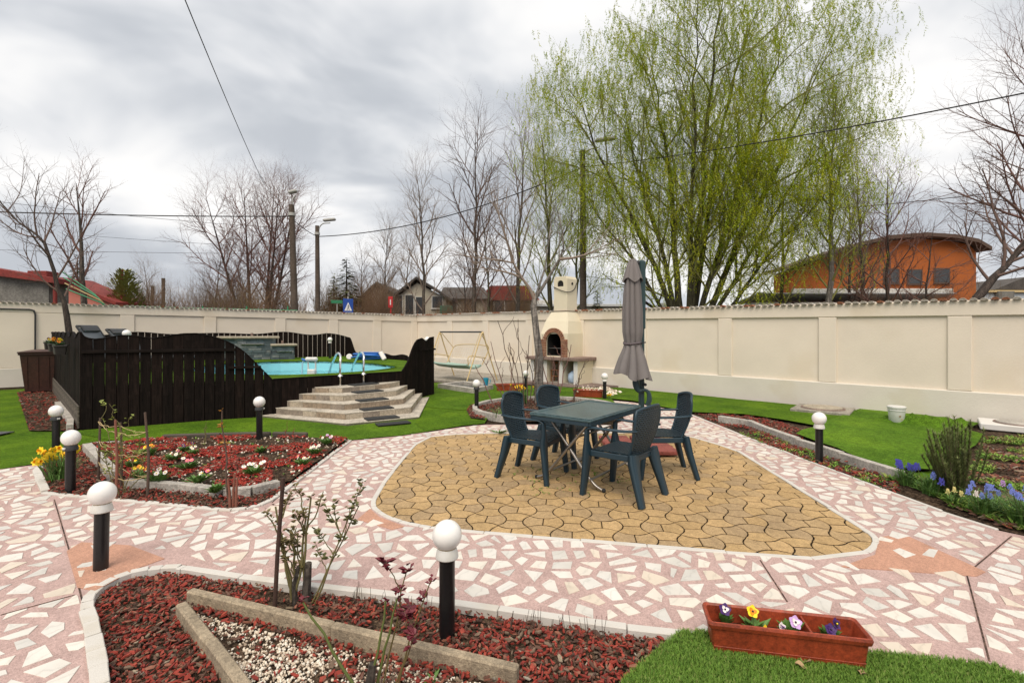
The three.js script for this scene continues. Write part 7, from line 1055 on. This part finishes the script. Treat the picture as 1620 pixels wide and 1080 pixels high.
{ const d = 17, o = thing('green_pipes', 'bundle of sloping green metal pipes above the wall', 'pipes', [gx(140, d), 0, -d]); for (let k = 0; k < 4; k++) mesh('pipe', tube([at(98 + k * 2, 430 + k * 9, d - k * 0.35).sub(o.position), at(150 + k * 5, 466 + k * 5, d - k * 0.35).sub(o.position), at(164 + k * 2, 484 + k, d - k * 0.2).sub(o.position), at(166 + k * 2, 540, d - k * 0.2).sub(o.position)], 0.022, 7), k === 2 ? M.straw : M.greenPipe, o); }
{ const d = 21, o = thing('green_railing', 'low green pipe railing along the top of the wall', 'railing', [gx(300, d), 0, -d]); for (const dy of [5, 9]) mesh('rail', tube([at(165, 478 + dy, d).sub(o.position), at(300, 482 + dy, d).sub(o.position), at(470, 486 + dy, d).sub(o.position)], 0.02, 7), M.greenPipe, o); for (const p of [180, 250, 320, 390, 455]) mesh('post', tube([at(p, 484, d).sub(o.position), V(gx(p, d) - o.position.x, 0, 0)], 0.03, 6), M.greenPipe, o); }
{ // grey-roofed houses
  const mk = (label, p0, p1, pk, yk, ye, d, wm, wins, turn) => { const c = (p0 + p1) / 2, o = thing('village_house', label, 'house', [gx(c, d), 0, -d], 0, 'houses beyond the wall'), X = (p) => gx(p, d) - gx(c, d); const e = gy(ye, d), t = gy(yk, d), A = X(p0), B = X(p1), K = X(pk); mesh('wall', prism([[A, -0.05], [B, -0.05], [B, e], [K, t - 0.25], [A, e]], 7).translate(0, 0, -7), wm, o); mesh('roof', mergeGeometries([prism([[A - 0.4, e - 0.25], [K, t], [K, t + 0.2], [A - 0.5, e - 0.1]], 7.8).translate(0, 0, -7.4), prism([[B + 0.4, e - 0.25], [B + 0.5, e - 0.1], [K, t + 0.2], [K, t]], 7.8).translate(0, 0, -7.4)]), M.greyRoof, o); wins.forEach(([px, py, w, h]) => win(o, X(px), gy(py, d), w, h, 0.04)); return o; };
  mk('cream gabled house with grey roof nearest the spruce', 572, 636, 597, 450, 476, 38, M.houseWall, [[586, 486, 0.8, 1.4]]); mk('larger cream gabled house with grey roof and tall dark windows', 624, 706, 660, 442, 472, 37, M.houseWall, [[630, 486, 0.75, 1.9], [648, 485, 0.75, 1.9], [664, 483, 0.7, 1.4], [692, 478, 0.9, 1.0]]);
  const d = 39, o = thing('village_house', 'long low house wing with grey roof and green bin', 'house', [gx(735, d), 0, -d], 0, 'houses beyond the wall'), X = (p) => gx(p, d) - gx(735, d); mesh('wall', prism([[X(700), -0.05], [X(772), -0.05], [X(772), gy(472, d)], [X(700), gy(470, d)]], 5).translate(0, 0, -5), M.houseWall, o); mesh('roof', (() => { const a = X(694), b = X(778), e = gy(473, d), t = gy(450, d), q = new GB(); q.quad(V(a, e, 0.4), V(b, e, 0.4), V(b - 0.8, t, -2.5), V(a, t, -2.5)); q.quad(V(b, e, 0.4), V(b, e, -5.4), V(b - 0.8, t, -2.5), V(b - 0.8, t, -2.5)); q.quad(V(b, e, -5.4), V(a, e, -5.4), V(a, t, -2.5), V(b - 0.8, t, -2.5)); q.quad(V(a, e, -5.4), V(a, e, 0.4), V(a, t, -2.5), V(a, t, -2.5)); q.quad(V(a, e - 0.02, 0.4), V(a, e - 0.02, -5.4), V(b, e - 0.02, -5.4), V(b, e - 0.02, 0.4)); return q.geo(); })(), M.greyRoof, o); win(o, X(712), gy(484, d), 1.2, 1.4, 0.04); win(o, X(700), gy(476, d), 0.7, 0.8, 0.04);
  const b = 36; tag(mesh('green_box', merge(cbox(0.9, 1.0, 0.5, 0.03)), mat([0.02, 0.22, 0.15], 0.6), null, [gx(706, b), gy(494, b), -b]), 'teal green container in front of the low house wing', 'container');
}
{ const d = 42, o = thing('village_house', 'house with a red tiled hipped roof behind the bare trees', 'house', [gx(810, d), 0, -d], 0, 'houses beyond the wall'), X = (p) => gx(p, d) - gx(810, d); mesh('wall', prism([[X(764), -0.05], [X(846), -0.05], [X(846), gy(474, d)], [X(764), gy(474, d)]], 7).translate(0, 0, -7), mat([0.13, 0.1, 0.085], 0.9), o); mesh('roof', prism([[X(756), gy(475, d)], [X(854), gy(475, d)], [X(836), gy(452, d)], [X(776), gy(452, d)]], 7).translate(0, 0, -6.8), M.redRoof, o); win(o, X(790), gy(484, d), 1.0, 1.2, 0.04); }
{ const d = 40, o = thing('shed_row', 'row of pale low roofs behind the grill chimney', 'shed', [gx(940, d), 0, -d]), X = (p) => gx(p, d) - gx(940, d); mesh('wall', merge(raw(X(1010) - X(842), gy(486, d), 3, (X(1010) + X(842)) / 2, gy(486, d) / 2, -1.5)), M.houseWhite, o); mesh('roof', merge(cbox(X(1012) - X(840), 0.22, 3.6, 0.02, (X(1012) + X(840)) / 2, gy(483, d), -1.5)), M.tinRoof, o); mesh('roof', merge(cbox(X(905) - X(850), 0.5, 2, 0.02, (X(905) + X(850)) / 2, gy(478, d), -2)), M.houseWhite, o); }
{ const d = 27, o = thing('roof_stack', 'white sheet covered heap with dark beams above the wall by the parasol', 'heap', [gx(1045, d), 0, -d]), X = (p) => gx(p, d) - gx(1045, d); mesh('heap_sheet', sheet((u, v) => V(lerp(X(1022), X(1078), u), gy(500, d) + 0.75 * Math.sin(Math.PI * u) * Math.sin(Math.PI * v) + 0.1 * nz.noise(u * 6, v * 6, 1), lerp(0.8, -0.8, v)), 16, 8, 0.04), M.houseWhite, o); mesh('beam', merge(cbox(1.6, 0.12, 0.2, 0.01, X(1030), gy(484, d), 0, 0, 0, -0.6)), M.barkDark, o); mesh('support', merge(raw(1.8, gy(500, d), 1.4, 0, gy(500, d) / 2, 0)), M.greyWall, o); }
{ // orange house with curved roof
  const d = 30, o = thing('orange_house', 'orange rendered house with a long curved dark roof', 'house', [gx(1400, d), 0, -d], 0), X = (p) => gx(p, d) - gx(1400, d), top = [[1553, 398], [1535, 386], [1500, 379], [1455, 376], [1400, 380], [1355, 390], [1300, 408], [1252, 428]].map(([p, y]) => [X(p), gy(y, d)]);
  mesh('wall', prism([[X(1252), -0.05], [X(1545), -0.05], ...top.map(([x, y]) => [Math.min(x, X(1545)), y - 0.05])], 2).translate(0, 0, -2), M.orangeWall, o);
  const up = top.map(([x, y]) => [x, y + 0.22]).reverse(); up[0][0] -= 0.4; up[up.length - 1][0] += 0.1; const dn = top.map(([x, y]) => [x, y]); dn[dn.length - 1][0] -= 0.5; dn[0][0] += 0.1; mesh('roof', prism([...up, ...dn], 2.9).translate(0, 0, -2.3), M.brownRoof, o);
  for (const [p, y, w] of [[1410, 437, 1.0], [1447, 438, 0.95], [1490, 436, 1.0]]) win(o, X(p), gy(y, d), w, 0.95, 0.03, M.brownRoof);
  mesh('cornice', merge(cbox(X(1502) - X(1252), 0.32, 0.3, 0.02, (X(1502) + X(1252)) / 2, gy(461, d), 0.16)), M.houseWhite, o);
  const e = thing('low_annex', 'low white annex with grey sheet roof in front of the orange house', 'annex', [gx(1350, 27), 0, -27]), Y = (p) => gx(p, 27) - gx(1350, 27); mesh('wall', merge(raw(Y(1500) - Y(1205), gy(478, 27), 2, (Y(1500) + Y(1205)) / 2, gy(478, 27) / 2, -1)), M.houseWhite, e); mesh('roof', merge(cbox(Y(1508) - Y(1196), 0.06, 2.9, 0.01, (Y(1508) + Y(1196)) / 2, gy(470, 27), -1.2, -0.14)), M.tinRoof, e); for (const [p, w] of [[1246, 0.5], [1259, 0.4], [1330, 0.7], [1420, 0.7]]) win(e, Y(p), gy(484, 27), w, 0.55, 0.03, M.brownRoof);
}
{ const d = 34, o = thing('village_house', 'pale blue walled house with dark gable at the picture edge', 'house', [gx(1610, d), 0, -d], 0, 'houses beyond the wall'), X = (p) => gx(p, d) - gx(1610, d); mesh('wall', merge(raw(X(1680) - X(1555), gy(463, d), 4, (X(1680) + X(1555)) / 2, gy(463, d) / 2, -2)), mat([0.62, 0.68, 0.74], 0.9, { map: tStain }), o); mesh('stone_pier', merge(raw(1.1, gy(461, d), 0.3, X(1586), gy(461, d) / 2, 0.17)), M.greyWall, o); mesh('eaves', merge(cbox(X(1680) - X(1552), 0.16, 4.4, 0.02, (X(1680) + X(1552)) / 2, gy(461, d), -2)), M.gold, o); mesh('roof', prism([[X(1572), gy(458, d)], [X(1675), gy(458, d)], [X(1622), gy(438, d)]], 4).translate(0, 0, -3.9), M.greyRoof, o); mesh('back_roof', prism([[X(1552), gy(459, d)], [X(1600), gy(459, d)], [X(1606), gy(443, d)], [X(1566), gy(446, d)]], 0.3).translate(0, 0, -4.4), M.redRoof, o); }

// ---------------------------------------------------------------- poles, wires, signs
function pole(label, d, foot, top, r0, head, arm) { const b = at(foot[0], foot[1], d), o = thing('lamp_pole', label, 'pole', [b.x, 0, -d], 0, 'concrete lamp poles in the street'), rel = (x, y, z = 0) => at(x, y, d).sub(o.position).add(V(0, 0, z)); const t = rel(...top); mesh('pole_shaft', new GB().tube([V(0, -0.1, 0), t.clone().multiplyScalar(0.5), t], [r0 * 1.25, r0 * 1.05, r0 * 0.85], 8).geo(), M.concretePole, o); mesh('arm', tube(curve(arm.map((p) => rel(...p)), 12), 0.035, 7), M.lampGrey, o); const h = rel(...head); mesh('lamp_head', merge(cbox(head[2], 0.16, 0.26, 0.05, 0, 0, 0, 0, 0, head[3]).translate(h.x, h.y, h.z)), M.lampGrey, o); mesh('cable_clamp', merge(cyl(r0 * 1.1, r0 * 1.1, 0.15, 8, t.x * 0.95, t.y * 0.94, 0)), M.lampGrey, o); return o; }
pole('leaning concrete street lamp pole with a short upright lamp', 24, [468, 495], [461, 324], 0.16, [469, 307, 0.42, 0.25], [[462, 326], [463, 316], [467, 309]]);
pole('concrete street lamp pole with a long arm beside the dark spruce', 30, [503, 497], [501.5, 357], 0.15, [528, 352, 0.75, 0.1], [[504, 372], [505, 360], [510, 354], [522, 352.5]]);
pole('tall street lamp pole wrapped by willow branches', 24, [923, 495], [922, 238], 0.15, [952, 233, 1.0, 0.12], [[924, 250], [926, 241], [934, 236], [945, 233.5]]);
[[258, 40, 440, 'thin far pole in the thicket'], [241, 44, 452, 'far concrete pole beside the round thuja'], [150, 42, 450, 'far pole behind the pink house']].forEach(([px, d, py, lab]) => tag(mesh('far_pole', tube([V(gx(px, d), 0, -d), V(gx(px, d), gy(py, d), -d)], 0.14, 7), M.concretePole), lab, 'pole'));
function wire(label, a, b, sag, r) { const pts = []; for (let k = 0; k <= 30; k++) { const t = k / 30; pts.push(a.clone().lerp(b, t).add(V(0, -sag * 4 * t * (1 - t), 0))); } tag(mesh('overhead_wire', tube(pts, r, 5), M.cable), label, 'wire'); }
wire('thick overhead cable running from the street poles across the left sky', at(460, 342, 27), at(-120, 331, 20), 0.1, 0.028);
wire('thick overhead cable between the second pole and the willow pole', at(502, 374, 30), at(922, 264, 24), 0.75, 0.028);
wire('thick overhead cable from the willow pole out over the right wall', at(922, 264, 24), at(1760, 118, 13), 0.25, 0.024);
wire('short cable between the two concrete poles', at(461, 345, 27), at(502, 374, 30), 0.1, 0.02);
wire('thin steep wire rising out of the picture at the top', at(418, 292, 27), at(268, -60, 9), 0.15, 0.012);
wire('thin wire crossing the bare trees over the orange house', at(1120, 338, 32), at(1720, 285, 22), 0.35, 0.022);
wire('thin upper wire in the left sky above the crooked tree', at(-60, 312, 30), at(470, 362, 40), 0.2, 0.014);
wire('thin middle wire in the left sky', at(130, 372, 40), at(470, 392, 42), 0.1, 0.013);
wire('lowest thin wire in the left sky', at(-60, 394, 38), at(480, 402, 42), 0.05, 0.014);
{ // pedestrian crossing sign
  const d = 25, b = at(550.5, 484, d), o = thing('crossing_sign', 'blue pedestrian crossing sign with white triangle above the wall', 'sign', [b.x, 0, b.z], 0.5); mesh('sign_post', tube([V(0, -0.05, -0.03), V(0, b.y + 0.5, -0.03)], 0.035, 8), M.lampGrey, o);
  const p = new THREE.Group(); p.name = 'sign_plate'; o.add(p); p.position.set(0, b.y, 0); mesh('plate', merge(cbox(0.5, 0.75, 0.02, 0.006)), M.signBlue, p); mesh('triangle', prism([[-0.19, -0.24], [0.19, -0.24], [0, 0.2]], 0.006).translate(0, 0, 0.011), M.signWhite, p);
  mesh('walking_figure', merge(cyl(0.022, 0.022, 0.006, 10, 0.005, 0.05, 0.02, Math.PI / 2), raw(0.035, 0.12, 0.006, 0, -0.04, 0.02), raw(0.02, 0.14, 0.006, -0.035, -0.15, 0.02, 0, 0, -0.35), raw(0.02, 0.14, 0.006, 0.035, -0.15, 0.02, 0, 0, 0.35), raw(0.09, 0.018, 0.006, 0.03, -0.01, 0.0201, 0, 0, -0.4)), M.dark, p);
  const r = at(618, 483, 30), s = thing('red_sign', 'small red and white sign before the cream house', 'sign', [r.x, 0, r.z]); mesh('sign_post', tube([V(0, -0.05, 0), V(0, r.y + 0.4, 0)], 0.04, 8), M.signRed, s); mesh('plate', merge(cbox(0.28, 0.7, 0.03, 0.01, 0, r.y + 0.2, 0.06)), M.signRed, s); mesh('stripe', merge(cbox(0.06, 0.34, 0.01, 0.002, 0, r.y + 0.2, 0.08)), M.signWhite, s);
  const n = at(533, 483, 27), g = thing('street_sign', 'small green street name plate on its post', 'sign', [n.x, 0, n.z]); mesh('sign_post', tube([V(0, -0.05, 0), V(0, n.y + 0.3, 0)], 0.03, 8), M.lampGrey, g); mesh('plate', merge(cbox(0.6, 0.18, 0.02, 0.005, 0, n.y + 0.2, 0.04, 0, 0.4, 0)), M.greenPipe, g);
}
renderer.render(scene, camera);
